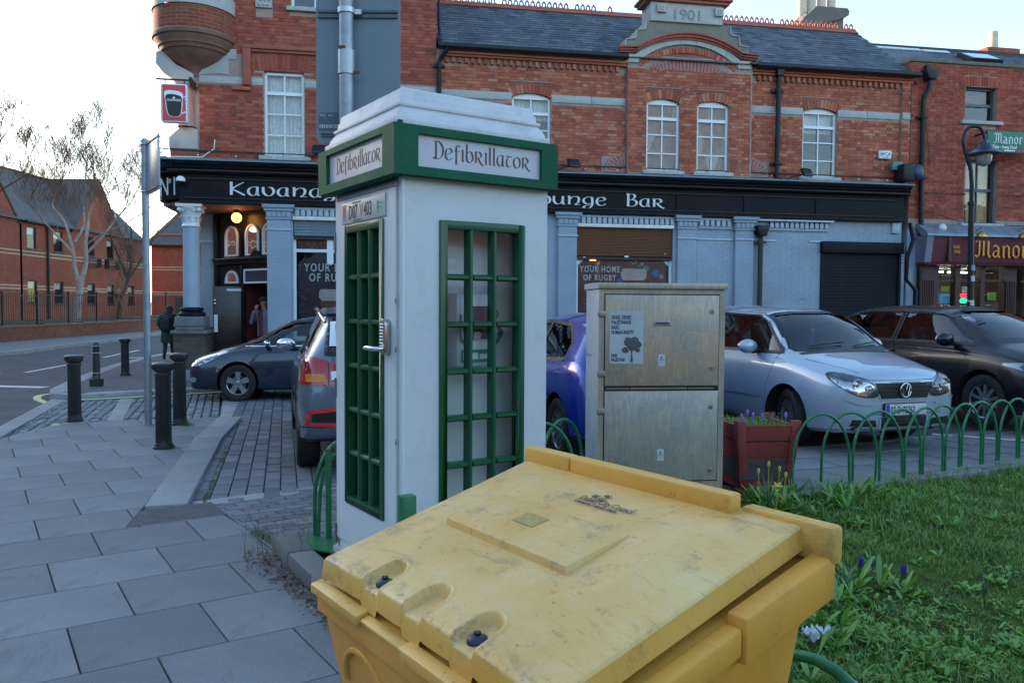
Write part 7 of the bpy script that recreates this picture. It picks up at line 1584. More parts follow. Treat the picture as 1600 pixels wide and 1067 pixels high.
def wheel(parent, x, y, r, w_, spokes, side, steer=0, style=0, name='wheel'):
    # local y is the axle; outer face towards side*y
    M_ = Matrix.Translation((x, y, r)) @ Matrix.Rotation(steer, 4, 'Z') @ Matrix.Diagonal((1, side, 1, 1)); ri = r*.66
    t = MB(); t.lathe([(ri*.97, -.09), (ri, -.10), (ri, w_*.35), (ri*.97, w_*.40), (ri*.93, w_*.36), (ri*.90, -.08)], n=40, axis='y')
    for k in range(spokes):
        a = 2*PI*k/spokes+.3; 
        def P(rad, off, dp): ca, sa = math.cos(a), math.sin(a); return (rad*ca-off*sa, dp, rad*sa+off*ca)
        if style == 0: wi, wo = ri*.16, ri*.25
        else: wi, wo = ri*.10, ri*.09
        vs = [P(ri*.14, -wi, w_*.30), P(ri*.14, wi, w_*.30), P(ri*.95, wo, w_*.33), P(ri*.95, -wo, w_*.33), P(ri*.14, -wi, w_*.1), P(ri*.14, wi, w_*.1), P(ri*.95, wo, w_*.15), P(ri*.95, -wo, w_*.15)]
        t.add(vs, [(0, 1, 2, 3), (0, 4, 5, 1), (1, 5, 6, 2), (3, 7, 4, 0)])
    t.lathe([(0, w_*.33), (ri*.15, w_*.33), (ri*.24, w_*.29), (ri*.26, w_*.1)], n=20, axis='y')
    t.v = [tuple(M_ @ Vector(v)) for v in t.v]; 
    if side < 0: t.f = [f[::-1] for f in t.f]
    wh = t.build(name, M_alloy, parent, smooth=35)
    t = MB(); t.lathe([(ri*.95, -w_*.5), (r*.93, -w_*.5), (r*.985, -w_*.42), (r, -w_*.3), (r, w_*.3), (r*.985, w_*.42), (r*.93, w_*.5), (r*.80, w_*.52), (ri*1.02, w_*.45), (ri, w_*.36)], n=48, axis='y'); t.v = [tuple(M_ @ Vector(v)) for v in t.v]
    if side < 0: t.f = [f[::-1] for f in t.f]
    ty = t.build('tyre', M_tyre, wh, smooth=35)
    t = MB()
    for gx in (-.32, -.12, .1, .3): t.lathe([(r*1.0015, gx*w_-.004), (r*1.0025, gx*w_), (r*1.0015, gx*w_+.004)], n=48, axis='y')
    for k in range(44):
        a = 2*PI*k/44; q = Matrix.Rotation(a, 4, 'Y') @ Matrix.Translation((0, 0, r*1.001)); t.box(-.003, .003, -w_*.44, -w_*.34, -.001, .002, q); t.box(-.003, .003, w_*.34, w_*.44, -.001, .002, q)
    t.v = [tuple(M_ @ Vector(v)) for v in t.v]; t.build('tread_grooves', M_black, wh)
    t = MB(); t.lathe([(0, .0), (ri*.62, .0), (ri*.62, -.02), (0, -.02)], n=28, axis='y')
    for k in range(5): a = 2*PI*k/5; t.lathe([(0, w_*.34), (.011, w_*.34), (.012, w_*.29)], (ri*.19*math.cos(a)*1.0, 0, ri*.19*math.sin(a)), 8, axis='y')
    t.v = [tuple(M_ @ Vector(v)) for v in t.v]; t.build('brake_disc', M_disc, wh)
    t = MB(); t.lathe([(0, -.03), (ri*.9, -.03)], n=24, axis='y'); t.v = [tuple(M_ @ Vector(v)) for v in t.v]; t.build('wheel_back', M_well, wh)
    return wh
class Car:
    def __init__(s, name, loc, heading, label, st, pm, wheels, cuts, r=.31):
        # st rows: x, zb, zs, zt, wb, wm, wr
        s.e = empty(name, loc, heading, label=label, cat='car'); s.pm = pm
        cols = list(zip(*st)); X = cols[0]; xs = []
        for a, b in zip(X, X[1:]):
            n = max(2, int(abs(a-b)/.055)); xs += [a+(b-a)*k/n for k in range(n)]
        xs.append(X[-1]); rings = []
        for x in xs:
            zb, zs, zt, wb, wm, wr = (interp(X, c, x) for c in cols[1:])
            zm = zb+(zs-zb)*.62; dz = min(.085, max(.006, (zt-zs)*.42))
            h = [(0, zb), (wm*.6, zb), (wm*.90, zb+.012), (wm*.965, zb+.05), (wm*.985, zb+.14), (wm*.995, zb+(zm-zb)*.6), (wm, zm), (wm*.3+wb*.7+.012, zm+(zs-zm)*.6), (wb, zs-.008), (wb-.012, zs+.004)]
            for k in range(1, 7): u = k/6; h.append((wb-.012-(wb-.012-wr)*u**1.12, zs+.004+(zt-dz-zs-.004)*u))
            for k in range(1, 8): v = k/7; h.append((wr*(1-v), zt-dz*(1-v)**2.3))
            rings.append([(x, y, z) for y, z in h]+[(x, -y, z) for y, z in h[-2:0:-1]])
        m = len(rings[0]); vs = [p for q in rings for p in q]; fs = []
        for i in range(len(rings)-1):
            for j in range(m): fs.append((i*m+j, (i+1)*m+j, (i+1)*m+(j+1) % m, i*m+(j+1) % m))
        for base, fl in ((0, 0), ((len(rings)-1)*m, 1)):
            hm = m//2
            for j in range(hm):
                f = [base+j, base+j+1, base+(m-j-1) % m, base+(m-j) % m]; f = list(dict.fromkeys(f))
                if len(f) > 2: fs.append(tuple(f if not fl else f[::-1]))
        me = bpy.data.meshes.new('body'); me.from_pydata(vs, [], fs); me.materials.append(pm); me.materials.append(M_well); me.materials.append(M_seal)
        bm = bmesh.new(); bm.from_mesh(me); bmesh.ops.recalc_face_normals(bm, faces=bm.faces); bm.to_mesh(me); s.bvh = BVHTree.FromBMesh(bm); bm.free()
        o = link('body', me); tmp = []
        cut = MB()
        for wx, wy, wr_ in wheels: cut.lathe([(.0001, -.30), (wr_+.05, -.30), (wr_+.05, .3), (.0001, .3)], (wx, math.copysign(.85, wy), wr_+.01), 40, axis='y')
        cm_ = cut.mesh('cut', [M_well]); 
        bm = bmesh.new(); bm.from_mesh(cm_); bmesh.ops.remove_doubles(bm, verts=bm.verts, dist=1e-3); bmesh.ops.recalc_face_normals(bm, faces=bm.faces); bm.to_mesh(cm_); bm.free()
        c1 = link('cut', cm_); tmp.append(c1); cs = [c1]
        for plane, poly, a, b in cuts:
            q = MB(); q.prism(poly, a, b, plane); qm = q.mesh('cut', [M_seal]); bm = bmesh.new(); bm.from_mesh(qm); bmesh.ops.recalc_face_normals(bm, faces=bm.faces); bm.to_mesh(qm); bm.free(); c2 = link('cut', qm); tmp.append(c2); cs.append(c2)
        for c in cs:
            md = o.modifiers.new('b', 'BOOLEAN'); md.operation = 'DIFFERENCE'; md.object = c; md.solver = 'EXACT'; md.material_mode = 'TRANSFER'
        dg = bpy.context.evaluated_depsgraph_get(); me2 = bpy.data.meshes.new_from_object(o.evaluated_get(dg)); me2.name = 'body'
        for q in tmp+[o]: bpy.data.objects.remove(q)
        idx = {mm.name: i for i, mm in enumerate(me2.materials)}; si = idx.get(M_seal.name, -1)
        bm = bmesh.new(); bm.from_mesh(me2); bmesh.ops.delete(bm, geom=[f for f in bm.faces if f.material_index == si], context='FACES'); bm.to_mesh(me2); bm.free()
        me2.polygons.foreach_set('use_smooth', [True]*len(me2.polygons)); me2.set_sharp_from_angle(angle=R(32)); me2.update()
        s.body = link('body', me2, s.e)
    def fr(s, which, ang=0):
        # returns function (a,b)->origin and direction
        if which == 'L': return lambda a, b: (Vector((a, 3, b)), Vector((0, -1, 0)))
        if which == 'R': return lambda a, b: (Vector((a, -3, b)), Vector((0, 1, 0)))
        if which == 'T': return lambda a, b: (Vector((a, b, 4)), Vector((0, 0, -1)))
        sg = 1 if which == 'F' else -1; d = Vector((-sg*math.cos(ang), -math.sin(ang), 0)); u = Vector((-d.y*sg, d.x*sg, 0)) if False else Vector((d.y, -d.x, 0))*(-1 if sg > 0 else 1)*-1
        # lateral axis: car y for ang=0
        u = Vector((-math.sin(ang)*sg*-1*-1, math.cos(ang), 0)) if False else Vector((-sg*math.sin(ang)*1, math.cos(ang), 0))
        return lambda a, b: (u*a-d*5+Vector((0, 0, b)), d)
    def hit(s, F, a, b, off):
        o, d = F(a, b); h = s.bvh.ray_cast(o, d)
        if h[0] is None: h = s.bvh.find_nearest(o+d*4.0)
        n = h[1]; n = n if n.dot(d) < 0 else -n
        return h[0]+n*off
    def decal(s, name, which, poly, off, m, parent=None, ang=0, grid=.05, mirror=False, label=None, flat=False):
        F = s.fr(which, ang); P = [Vector(p) for p in poly]; B = []
        for a, b in zip(P, P[1:]+P[:1]):
            n = max(1, int((b-a).length/grid)); B += [a.lerp(b, k/n) for k in range(n)]
        nb = len(B); xs = [p.x for p in B]; ys = [p.y for p in B]; pts = list(B)
        x = min(xs)+grid/2
        while x < max(xs):
            y = min(ys)+grid/2
            while y < max(ys):
                if inpoly((x, y), poly) and min((Vector((x, y))-b).length for b in B) > grid*.4: pts.append(Vector((x, y)))
                y += grid
            x += grid
        r_ = delaunay_2d_cdt(pts, [(i, (i+1) % nb) for i in range(nb)], [list(range(nb))], 1, 1e-6)
        vs = [s.hit(F, p.x, p.y, off) for p in r_[0]]; fs = [f for f in r_[2]]
        d = F(0, 0)[1]; out = []
        for f in fs:
            n = (vs[f[1]]-vs[f[0]]).cross(vs[f[2]]-vs[f[0]]); out.append(tuple(f) if n.dot(d) < 0 else tuple(f[::-1]))
        mb = MB(); mb.add(vs, out); return mb.build(name, m, parent or s.body, smooth=60, label=label)
    def seam(s, which, pts, wd=.006, off=.0015, m=None, name='panel_gap', ang=0, closed=False, parent=None, step=.03):
        F = s.fr(which, ang); P = [Vector(p) for p in pts]; 
        if closed: P.append(P[0])
        Q = []
        for a, b in zip(P, P[1:]):
            n = max(1, int((b-a).length/step)); Q += [a.lerp(b, k/n) for k in range(n)]
        Q.append(P[-1]); vs = []
        k = len(Q)
        for i, p in enumerate(Q):
            if closed: a, b = Q[(i-1) % (k-1)], Q[(i+1) % (k-1) if i < k-1 else 1]
            else: a, b = Q[max(0, i-1)], Q[min(k-1, i+1)]
            d = (b-a).normalized(); c = Vector((-d.y, d.x))*wd/2; vs += [s.hit(F, *(p+c), off), s.hit(F, *(p-c), off)]
        fs = [(2*i, 2*i+1, 2*i+3, 2*i+2) for i in range(k-1)]; dd = F(0, 0)[1]; out = []
        for f in fs: n = (vs[f[1]]-vs[f[0]]).cross(vs[f[2]]-vs[f[0]]); out.append(f if n.dot(dd) < 0 else f[::-1])
        mb = MB(); mb.add(vs, out); return mb.build(name, m or M_seal, parent or s.body)
    def glaze(s, which, poly, name='window', wd=.035, ang=0, m=None):
        g_ = s.decal(name, which, poly, -.006, m or M_glasscar, ang=ang, grid=.08); s.seam(which, poly, wd, .002, name='window_seal', closed=True, ang=ang, parent=g_); return g_
    def interior(s, x0, seats, z=.55, dashx=.75, dashz=.9, wheely=-.36):
        t = MB(); t.box(x0-2.1, x0+.1, -.66, .66, .3, .5); t.build('cabin_floor', M_dash, s.body)
        for sx_ in seats:
            for sy_ in (-.36, .36):
                t = MB(); t.box(sx_-.05, sx_+.45, sy_-.23, sy_+.23, .45, .62); q = Matrix.Translation((sx_-.05, sy_, .6)) @ Matrix.Rotation(R(-18), 4, 'Y'); t.box(-.07, .07, -.22, .22, 0, .56, q); t.box(-.045, .045, -.13, .13, .60, .78, q); t.build('seat', M_seat, s.body, bevel=.04)
        t = MB(); t.box(dashx-.25, dashx+.25, -.66, .66, .6, dashz); t.build('dashboard', M_dash, s.body, bevel=.06)
        t = MB(); q = Matrix.Translation((dashx-.35, wheely, dashz-.04)) @ Matrix.Rotation(R(68), 4, 'Y'); t.tube([q @ Vector((.18*math.cos(a), .18*math.sin(a), 0)) for a in [2*PI*k/20 for k in range(20)]], .014, 8, closed=True); t.box(-.17, .17, -.02, .02, -.01, .01, q); t.box(-.02, .02, -.17, .17, -.01, .01, q); t.build('steering_wheel', M_dash, s.body)
    def mirror(s, x, y, z, m, sc_=1):
        sg = 1 if y > 0 else -1; t = MB(); t.sphere((x, y+sg*.10*sc_, z+.03), .11*sc_, 16, 10, sz=.72, sx=.62, sy=1.1); o = t.build('door_mirror', m, s.body, smooth=180)
        t = MB(); t.box(x-.03, x+.03, min(y-sg*.05, y+sg*.06), max(y-sg*.05, y+sg*.06), z-.05, z-.0); t.build('mirror_foot', M_seal, o, bevel=.01)
        t = MB(); t.sphere((x-.055, y+sg*.10*sc_, z+.03), .095*sc_, 14, 8, sz=.68, sx=.25, sy=1.05); t.build('mirror_glass', M_chrome, o, smooth=180)
def mir(poly): return [(-a, b) for a, b in poly][::-1]
HD = math.atan2(-.945, .327)
hx, hy = .327, -.945
zg = .15
def place(fx, fy, wb2, hd): return (fx-math.cos(hd)*wb2, fy-math.sin(hd)*wb2)
P_ = place(3.80, 9.25, 1.23, HD)
st = [(2.055, .27, .60, .73, .47, .49, .36), (2.035, .24, .65, .77, .60, .62, .42), (1.97, .215, .71, .815, .69, .725, .50), (1.87, .20, .755, .855, .735, .78, .56), (1.70, .19, .79, .895, .755, .812, .60), (1.55, .18, .82, .93, .765, .82, .62), (1.40, .18, .845, .96, .772, .825, .64), (1.28, .18, .865, .985, .778, .828, .66),
      (1.21, .18, .88, 1.01, .778, .828, .66), (.93, .18, .90, 1.21, .778, .828, .64), (.62, .18, .915, 1.40, .778, .828, .58), (.38, .18, .92, 1.455, .778, .828, .57), (-.3, .18, .93, 1.485, .778, .828, .57), (-.9, .18, .94, 1.475, .775, .828, .565), (-1.3, .19, .95, 1.44, .765, .82, .55), (-1.5, .21, .955, 1.38, .75, .81, .54), (-1.68, .24, .95, 1.18, .735, .795, .56), (-1.80, .28, .93, 1.0, .71, .77, .58), (-1.86, .33, .85, .9, .65, .71, .55)]
PM = paint('silver_blue_paint', (.36, .44, .51), .35, .42)
ws = [(-.53, 1.02), (.53, 1.02), (.575, 1.12), (.50, 1.392), (-.50, 1.392), (-.575, 1.12)]
ws = [(-.665, 1.005), (.665, 1.005), (.50, 1.385), (.25, 1.412), (-.25, 1.412), (-.50, 1.385)]
sd1 = [(1.06, .965), (.60, 1.31), (.44, 1.37), (-.36, 1.40), (-.36, .965)]; sd2 = [(-.43, .965), (-.43, 1.40), (-.95, 1.385), (-1.28, 1.28), (-1.36, 1.0)]
rw = [(-.5, 1.02), (.5, 1.02), (.46, 1.36), (-.46, 1.36)]
po = Car('parked_car', (P_[0], P_[1], zg), HD, 'silver blue hatchback parked facing the green hoop fence', st, PM, [(1.23, .7, .295), (1.23, -.7, .295), (-1.23, .7, .295), (-1.23, -.7, .295)],
   [('yz', ws, .5, 2.6), ('xz', sd1, -1.5, 1.5), ('xz', sd2, -1.5, 1.5), ('yz', rw, -1.2, -2.6)])
po.glaze('F', ws, 'windscreen', .05); po.glaze('B', rw, 'rear_window')
for sd_ in 'LR': po.glaze(sd_, sd1); po.glaze(sd_, sd2)
po.interior(.8, (.1, -.8), dashx=.86, dashz=.96)
for wx, wy in ((1.23, .70), (-1.23, .70), (-1.23, -.70)): wheel(po.e, wx, wy, .295, .19, 7, 1 if wy > 0 else -1)
wheel(po.e, 1.23, -.69, .295, .19, 7, -1, steer=R(-17))
for sg, sd_ in ((1, 'L'), (-1, 'R')):
    po.seam(sd_, [(.86, .25), (.90, .6), (1.02, .955)]); po.seam(sd_, [(-.40, .24), (-.40, .94)]); po.seam(sd_, [(-1.32, .95), (-1.2, .75), (-.98, .60), (-.86, .40), (-.84, .25)]); po.seam(sd_, [(.86, .25), (-.84, .25)])
    o = po.seam(sd_, [(.80, .50), (-.34, .50)], .055, .012, PM, 'rubbing_strip'); po.seam(sd_, [(-.44, .50), (-.86, .50)], .05, .012, PM, 'rubbing_strip')
    for x in (-.24, -1.05): t = MB(); t.box(x-.09, x+.09, sg*.80-.012, sg*.80+.026, .80, .83); t.build('door_handle', PM, po.body, bevel=.01)
    po.mirror(.66, sg*.80, .99, PM)
# nose: grille, badge, lamps, plate
gr_ = [(-.30, .545), (.30, .545), (.385, .715), (-.385, .715)]
g1 = po.decal('grille', 'F', gr_, .004, M_black); po.seam('F', gr_, .014, .008, PM, 'grille_surround', closed=True, parent=g1)
for z in (.585, .625, .665): h = .30+(z-.545)/.17*.085-.02; po.seam('F', [(-h, z), (h, z)], .010, .012, mat('dark_chrome', (.10, .11, .12), .25, metal=.9), 'grille_bar', parent=g1)
bc = po.hit(po.fr('F'), 0, .635, .022); t = MB(); t.lathe([(.0, -.004), (.062, -.004), (.062, .0)], (bc.x, 0, bc.z), 28, axis='x'); t.build('badge_field', M_seal, g1)
t = MB(); t.tube([(bc.x+.002, .068*math.cos(a), bc.z+.068*math.sin(a)) for a in [2*PI*k/28 for k in range(28)]], .007, 8, closed=True); t.tube([(bc.x+.004, -.024, bc.z+.062), (bc.x+.004, 0, bc.z+.004), (bc.x+.004, .024, bc.z+.062)], .0052, 6); t.tube([(bc.x+.004, -.052, bc.z+.040), (bc.x+.004, -.027, bc.z-.050), (bc.x+.004, 0, bc.z-.006), (bc.x+.004, .027, bc.z-.050), (bc.x+.004, .052, bc.z+.040)], .0052, 6); t.build('badge', M_chrome, g1, smooth=60)
for sg in (1, -1):
    ang = R(28)*sg
    hl = [(.33, .60), (.42, .57), (.60, .60), (.72, .68), (.74, .77), (.66, .80), (.52, .76), (.38, .69)]
    hl = smoothpoly([(a*sg-0.0, b) for a, b in hl][::sg], True, 3); hl = [(a-.30*sg*-.0, b) for a, b in hl]
    b_ = po.decal('headlight', 'F', hl, .003, M_refl, ang=0, grid=.03)
    po.decal('lens', 'F', hl, .012, M_headl, parent=b_, grid=.04); po.seam('F', hl, .007, .010, M_seal, 'lamp_edge', closed=True, parent=b_)
    for (cy, cz, r_) in ((.565, .69, .060), (.445, .650, .042)):
        c = po.hit(po.fr('F'), cy*sg, cz, .004); t = MB(); t.lathe([(r_, .006), (r_*.93, .012), (r_*.8, .0), (r_*.4, -.004), (r_*.36, .008), (.0, .010)], (c.x-.0, c.y, c.z), 20, axis='x'); t.build('lamp_bowl', M_chrome, b_, smooth=50)
    po.seam('F', smoothpoly([(sg*.40, .50), (sg*.56, .515), (sg*.70, .56)], False, 4), .026, .010, PM, 'bumper_strip')
    sgp = [(sg*.33, .215), (sg*.66, .255), (sg*.62, .355), (sg*.36, .345)]; sgl = po.decal('side_intake', 'F', sgp[::sg], .004, M_black)
    for k in range(3): po.seam('F', [(sg*.36, .25+.03*k), (sg*.62, .275+.025*k)], .007, .009, mat('dark_plastic_slat', (.03, .03, .03), .5), 'slat', parent=sgl)
lg = [(-.27, .205), (.27, .205), (.30, .37), (-.30, .37)]; lgo = po.decal('lower_grille', 'F', lg, .004, M_black)
for z in (.24, .275, .31, .345): po.seam('F', [(-.27, z), (.27, z)], .008, .012, mat('dark_plastic_slat', 0), 'slat', parent=lgo)
for sg in (1, -1): po.seam('F', smoothpoly([(sg*.30, .365), (sg*.31, .28), (sg*.38, .215), (sg*.66, .245)], False, 4), .02, .008, PM, 'bumper_edge')
def nplate(car, x, z, s_, tilt=0, back=False):
    sg = -1 if back else 1; M_ = Matrix.Translation((x, 0, z)) @ Matrix.Rotation(PI/2*sg, 4, 'Z'); t = MB(); t.box(-.26, .26, -.008, .004, -.055, .055, M_); p = t.build('number_plate', mat('plate_white', (.60, .62, .60), .35), car.body, bevel=.002)
    t = MB(); t.box(-.258, -.215, -.0095, -.0082, -.052, .052, M_); t.build('blue_band', mat('plate_blue', (.01, .09, .40), .4), p)
    o = text(s_, .098, M_ink, p, (0, 0, 0), (0, 0, 0), sx=.62, ext=.0004, bold=.0015); o.matrix_local = M_ @ Matrix.Translation((-.205, -.0095, -.036)) @ Matrix.Rotation(PI/2, 4, 'X') @ Matrix.Diagonal((.66, 1, 1, 1))
    for q, xx, zz, sz in (('IRL', -.252, -.04, .02), ('BAILE ATHA CLIATH', -.16, .042, .012)): o = text(q, sz, M_white if q == 'IRL' else M_ink, p, (0, 0, 0), (0, 0, 0), ext=.0004); o.matrix_local = M_ @ Matrix.Translation((xx, -.0099, zz)) @ Matrix.Rotation(PI/2, 4, 'X')
    t = MB(); t.box(-.27, .27, .0045, .02, -.066, .066, M_); t.build('plate_holder', M_black, p, bevel=.004)
nplate(po, 2.085, .445, '07-D-72762')
po.seam('F', [(-.62, .80), (-.40, .735), (.40, .735), (.62, .80)], .006, .002); 
for sg in (1, -1): po.seam('T', smoothpoly([(1.93, sg*.47), (1.6, sg*.60), (1.35, sg*.66)], False, 4), .006, .0015)
po.seam('T', [(1.22, -.62), (1.28, -.3), (1.29, 0), (1.28, .3), (1.22, .62)], .05, .003, M_seal, 'cowl')
for y0, y1 in ((-.45, .02), (.12, .56)): a = po.hit(po.fr('F'), y0, 1.02, .02); b = po.hit(po.fr('F'), y1, 1.06, .02); t = MB(); t.tube([a, a.lerp(b, .5)+Vector((.01, 0, .005)), b], .008, 6); t.build('wiper', M_seal, po.body)
t = MB(); t.box(.63, .67, -.075, .075, 1.30, 1.345); mi = t.build('rear_view_mirror', M_dash, po.body, bevel=.01)
t = MB(); t.tube([(.66, -.01, 1.30), (.66, -.01, 1.2), (.67, -.01, 1.08)], .014, 6); t.tube([(.66, -.01, 1.12), (.66, -.03, 1.05)], .02, 6); t.build('hanging_scarf', mat('blue_scarf', (.02, .12, .45), .8), mi); t = MB(); t.sphere((.66, -.01, 1.19), .03, 10, 8); t.build('charm', mat('yellow_charm', (.7, .5, .03), .5), mi)
pg = po.decal('parking_permit', 'F', [(.33, 1.065), (.56, 1.065), (.55, 1.115), (.33, 1.11)], -.012, mat('green_permit', (.25, .5, .38), .6), grid=.06)
t = MB(); t.tube([(-1.2, .0, 1.47), (-1.3, 0, 1.62)], .006, 6); t.build('aerial', M_black, po.body)
P2 = place(6.60, 10.25, 1.29, HD); zg2 = .20
st2 = [(2.17, .30, .54, .68, .42, .44, .36), (2.15, .25, .56, .72, .55, .58, .42), (2.06, .22, .60, .77, .68, .74, .52), (1.95, .20, .70, .84, .76, .82, .58), (1.80, .19, .78, .90, .80, .86, .62), (1.62, .18, .84, .95, .815, .878, .64), (1.48, .18, .87, .985, .82, .88, .65), (1.37, .18, .89, 1.01, .822, .882, .66), (1.30, .18, .90, 1.05, .822, .882, .66),
       (.98, .18, .92, 1.23, .822, .882, .62), (.62, .18, .93, 1.385, .82, .882, .585), (.25, .18, .94, 1.445, .82, .882, .58), (-.6, .18, .955, 1.455, .815, .88, .575), (-1.1, .18, .97, 1.43, .81, .88, .565), (-1.6, .20, .99, 1.33, .79, .87, .56), (-1.9, .24, .99, 1.14, .765, .85, .57), (-2.05, .30, .95, 1.01, .74, .81, .58), (-2.12, .36, .86, .92, .66, .72, .55)]
BP = mat('black_paint', (.006, .007, .011), .25, spec=.35, var=.04, coat=.25)
ws2 = [(-.70, 1.03), (.70, 1.03), (.53, 1.385), (.25, 1.405), (-.25, 1.405), (-.53, 1.385)]
s21 = [(1.12, .985), (.62, 1.29), (.42, 1.345), (-.18, 1.375), (-.18, .985)]; s22 = [(-.24, .985), (-.24, 1.375), (-1.0, 1.36), (-1.28, 1.29), (-1.28, 1.0)]; s23 = [(-1.33, 1.01), (-1.33, 1.28), (-1.62, 1.15), (-1.68, 1.06)]
au = Car('parked_car', (P2[0], P2[1], zg2), HD, 'shiny black hatchback parked at the right edge beside the silver car', st2, BP, [(1.29, .74, .315), (1.29, -.74, .315), (-1.29, .74, .315), (-1.29, -.74, .315)],
   [('yz', ws2, .5, 2.6), ('xz', s21, -1.5, 1.5), ('xz', s22, -1.5, 1.5), ('xz', s23, -1.5, 1.5)])
au.glaze('F', ws2, 'windscreen', .05)
for sd_ in 'LR': au.glaze(sd_, s21); au.glaze(sd_, s22); au.glaze(sd_, s23)
au.interior(.9, (.1, -.8), dashx=.95, dashz=.97)
for wx in (1.29, -1.29):
    for wy in (.75, -.75): wheel(au.e, wx, wy, .315, .215, 10, 1 if wy > 0 else -1, style=1)
for sg, sd_ in ((1, 'L'), (-1, 'R')):
    au.seam(sd_, [(.84, .25), (.90, .6), (1.1, .97)]); au.seam(sd_, [(-.21, .24), (-.21, .97)]); au.seam(sd_, [(-1.3, .98), (-1.25, .78), (-1.0, .60), (-.90, .40), (-.88, .25)]); au.seam(sd_, [(1.7, .80), (.9, .885), (-.6, .925), (-1.8, .93)], .01, .004, BP, 'shoulder_line')
    au.mirror(.82, sg*.85, 1.0, BP, 1.1); au.seam(sd_, [(1.1, .965), (-1.7, .985)], .014, .004, M_chrome if False else M_seal, 'trim')
    for x in (-.24, -1.1): t = MB(); t.box(x-.1, x+.1, sg*.868-.012, sg*.868+.022, .84, .865); t.build('door_handle', BP, au.body, bevel=.01)
for sg in (1, -1):
    hl = smoothpoly([(sg*.40, .60), (sg*.60, .58), (sg*.80, .68), (sg*.84, .78), (sg*.68, .78), (sg*.42, .68)][::sg], True, 3); b_ = au.decal('headlight', 'F', hl, .004, mat('dim_reflector', (.25, .26, .28), .2, metal=.8), grid=.04); au.decal('lens', 'F', hl, .012, M_headl, parent=b_, grid=.05)
au.decal('grille', 'F', [(-.30, .30), (.30, .30), (.36, .70), (-.36, .70)], .004, M_black)
t = MB(); t.box(.72, .76, -.08, .08, 1.28, 1.33); t.build('rear_view_mirror', M_dash, au.body, bevel=.01)
au.decal('tax_disc', 'F', [(-.52, 1.33), (-.42, 1.335), (-.42, 1.37), (-.51, 1.37)], -.012, mat('pale_green_disc', (.3, .5, .45), .6))
HC = math.atan2(-.10, -.995)
axle = Vector((-4.89, 14.52))+Vector((-math.sin(HC), math.cos(HC)))*-.76
P3 = place(axle.x, axle.y, 1.30, HC)
st3 = [(2.22, .32, .52, .62, .42, .44, .34), (2.20, .24, .55, .68, .56, .60, .42), (2.12, .20, .60, .735, .70, .75, .52), (1.98, .19, .66, .79, .77, .82, .58), (1.75, .185, .74, .86, .80, .855, .62), (1.55, .18, .81, .92, .815, .875, .64), (1.35, .18, .86, .97, .82, .88, .65), (1.2, .18, .88, 1.02, .82, .88, .66),
       (.85, .18, .90, 1.19, .82, .88, .63), (.45, .18, .92, 1.375, .82, .88, .58), (.02, .18, .93, 1.455, .82, .88, .575), (-.7, .18, .94, 1.465, .815, .88, .57), (-1.2, .19, .955, 1.38, .80, .875, .56), (-1.7, .2, .97, 1.14, .78, .865, .58), (-1.95, .22, .975, 1.06, .76, .85, .60), (-2.2, .28, .95, 1.03, .72, .80, .6), (-2.3, .36, .85, .93, .64, .70, .55)]
CP = paint('dark_blue_paint', (.006, .016, .036), .1, .3)
s31 = [(1.2, .945), (.5, 1.31), (.32, 1.36), (-.35, 1.385), (-.35, .965)]; s32 = [(-.41, .965), (-.41, 1.385), (-1.0, 1.36), (-1.35, 1.2), (-1.35, .99)]; ws3 = [(-.66, 1.02), (.66, 1.02), (.5, 1.375), (-.5, 1.375)]
co_ = Car('parked_car', (P3[0], P3[1], -.05), HC, 'dark blue saloon with five-spoke wheel parked across the setts by the pub door', st3, CP, [(1.30, .74, .315), (1.30, -.74, .315), (-1.3, .74, .315), (-1.3, -.74, .315)], [('yz', ws3, .35, 2.6), ('xz', s31, -1.5, 1.5), ('xz', s32, -1.5, 1.5)])
co_.glaze('F', ws3, 'windscreen', .05)
for sd_ in 'LR': co_.glaze(sd_, s31); co_.glaze(sd_, s32)
co_.interior(.5, (-.2, -1.05), dashx=.6, dashz=.95)
for wx in (1.3, -1.3):
    for wy in (.76, -.76): wheel(co_.e, wx, wy, .315, .205, 5, 1 if wy > 0 else -1)
for sg, sd_ in ((1, 'L'), (-1, 'R')):
    co_.seam(sd_, [(.88, .25), (.90, .6), (1.0, .93)]); co_.seam(sd_, [(-.38, .24), (-.38, .95)]); co_.seam(sd_, [(1.2, .94), (-.35, .96), (-1.4, .98)], .018, .004, M_chrome, 'chrome_strip'); co_.mirror(.78, sg*.84, .97, M_chrome if sg > 0 else CP, .7); co_.seam(sd_, [(1.65, .26), (2.1, .24)], .03, .004, M_seal, 'bumper_lip')
    hlp = smoothpoly([(2.16, .60), (2.02, .60), (1.72, .72), (1.62, .80), (1.78, .79), (2.06, .70)], True, 3)
    b_ = co_.decal('headlight', sd_, hlp, .003, M_refl, grid=.04); co_.decal('lens', sd_, hlp, .010, M_headl, parent=b_, grid=.05)
    co_.decal('fog_lamp', sd_, smoothpoly([(2.14, .34), (2.05, .33), (2.03, .40), (2.13, .42)], True, 3), .005, M_refl, grid=.03)
co_.decal('grille', 'F', [(-.40, .54), (.40, .54), (.46, .65), (-.46, .65)], .004, M_black); co_.decal('lower_grille', 'F', [(-.5, .26), (.5, .26), (.5, .44), (-.5, .44)], .004, M_black)
HS = math.atan2(.961, -.277)
u = Vector((math.cos(HS), math.sin(HS))); lf2 = Vector((-u.y, u.x))
rear = Vector((-2.28, 8.6))+lf2*-.90; P4 = (rear.x+u.x*1.335, rear.y+u.y*1.335)
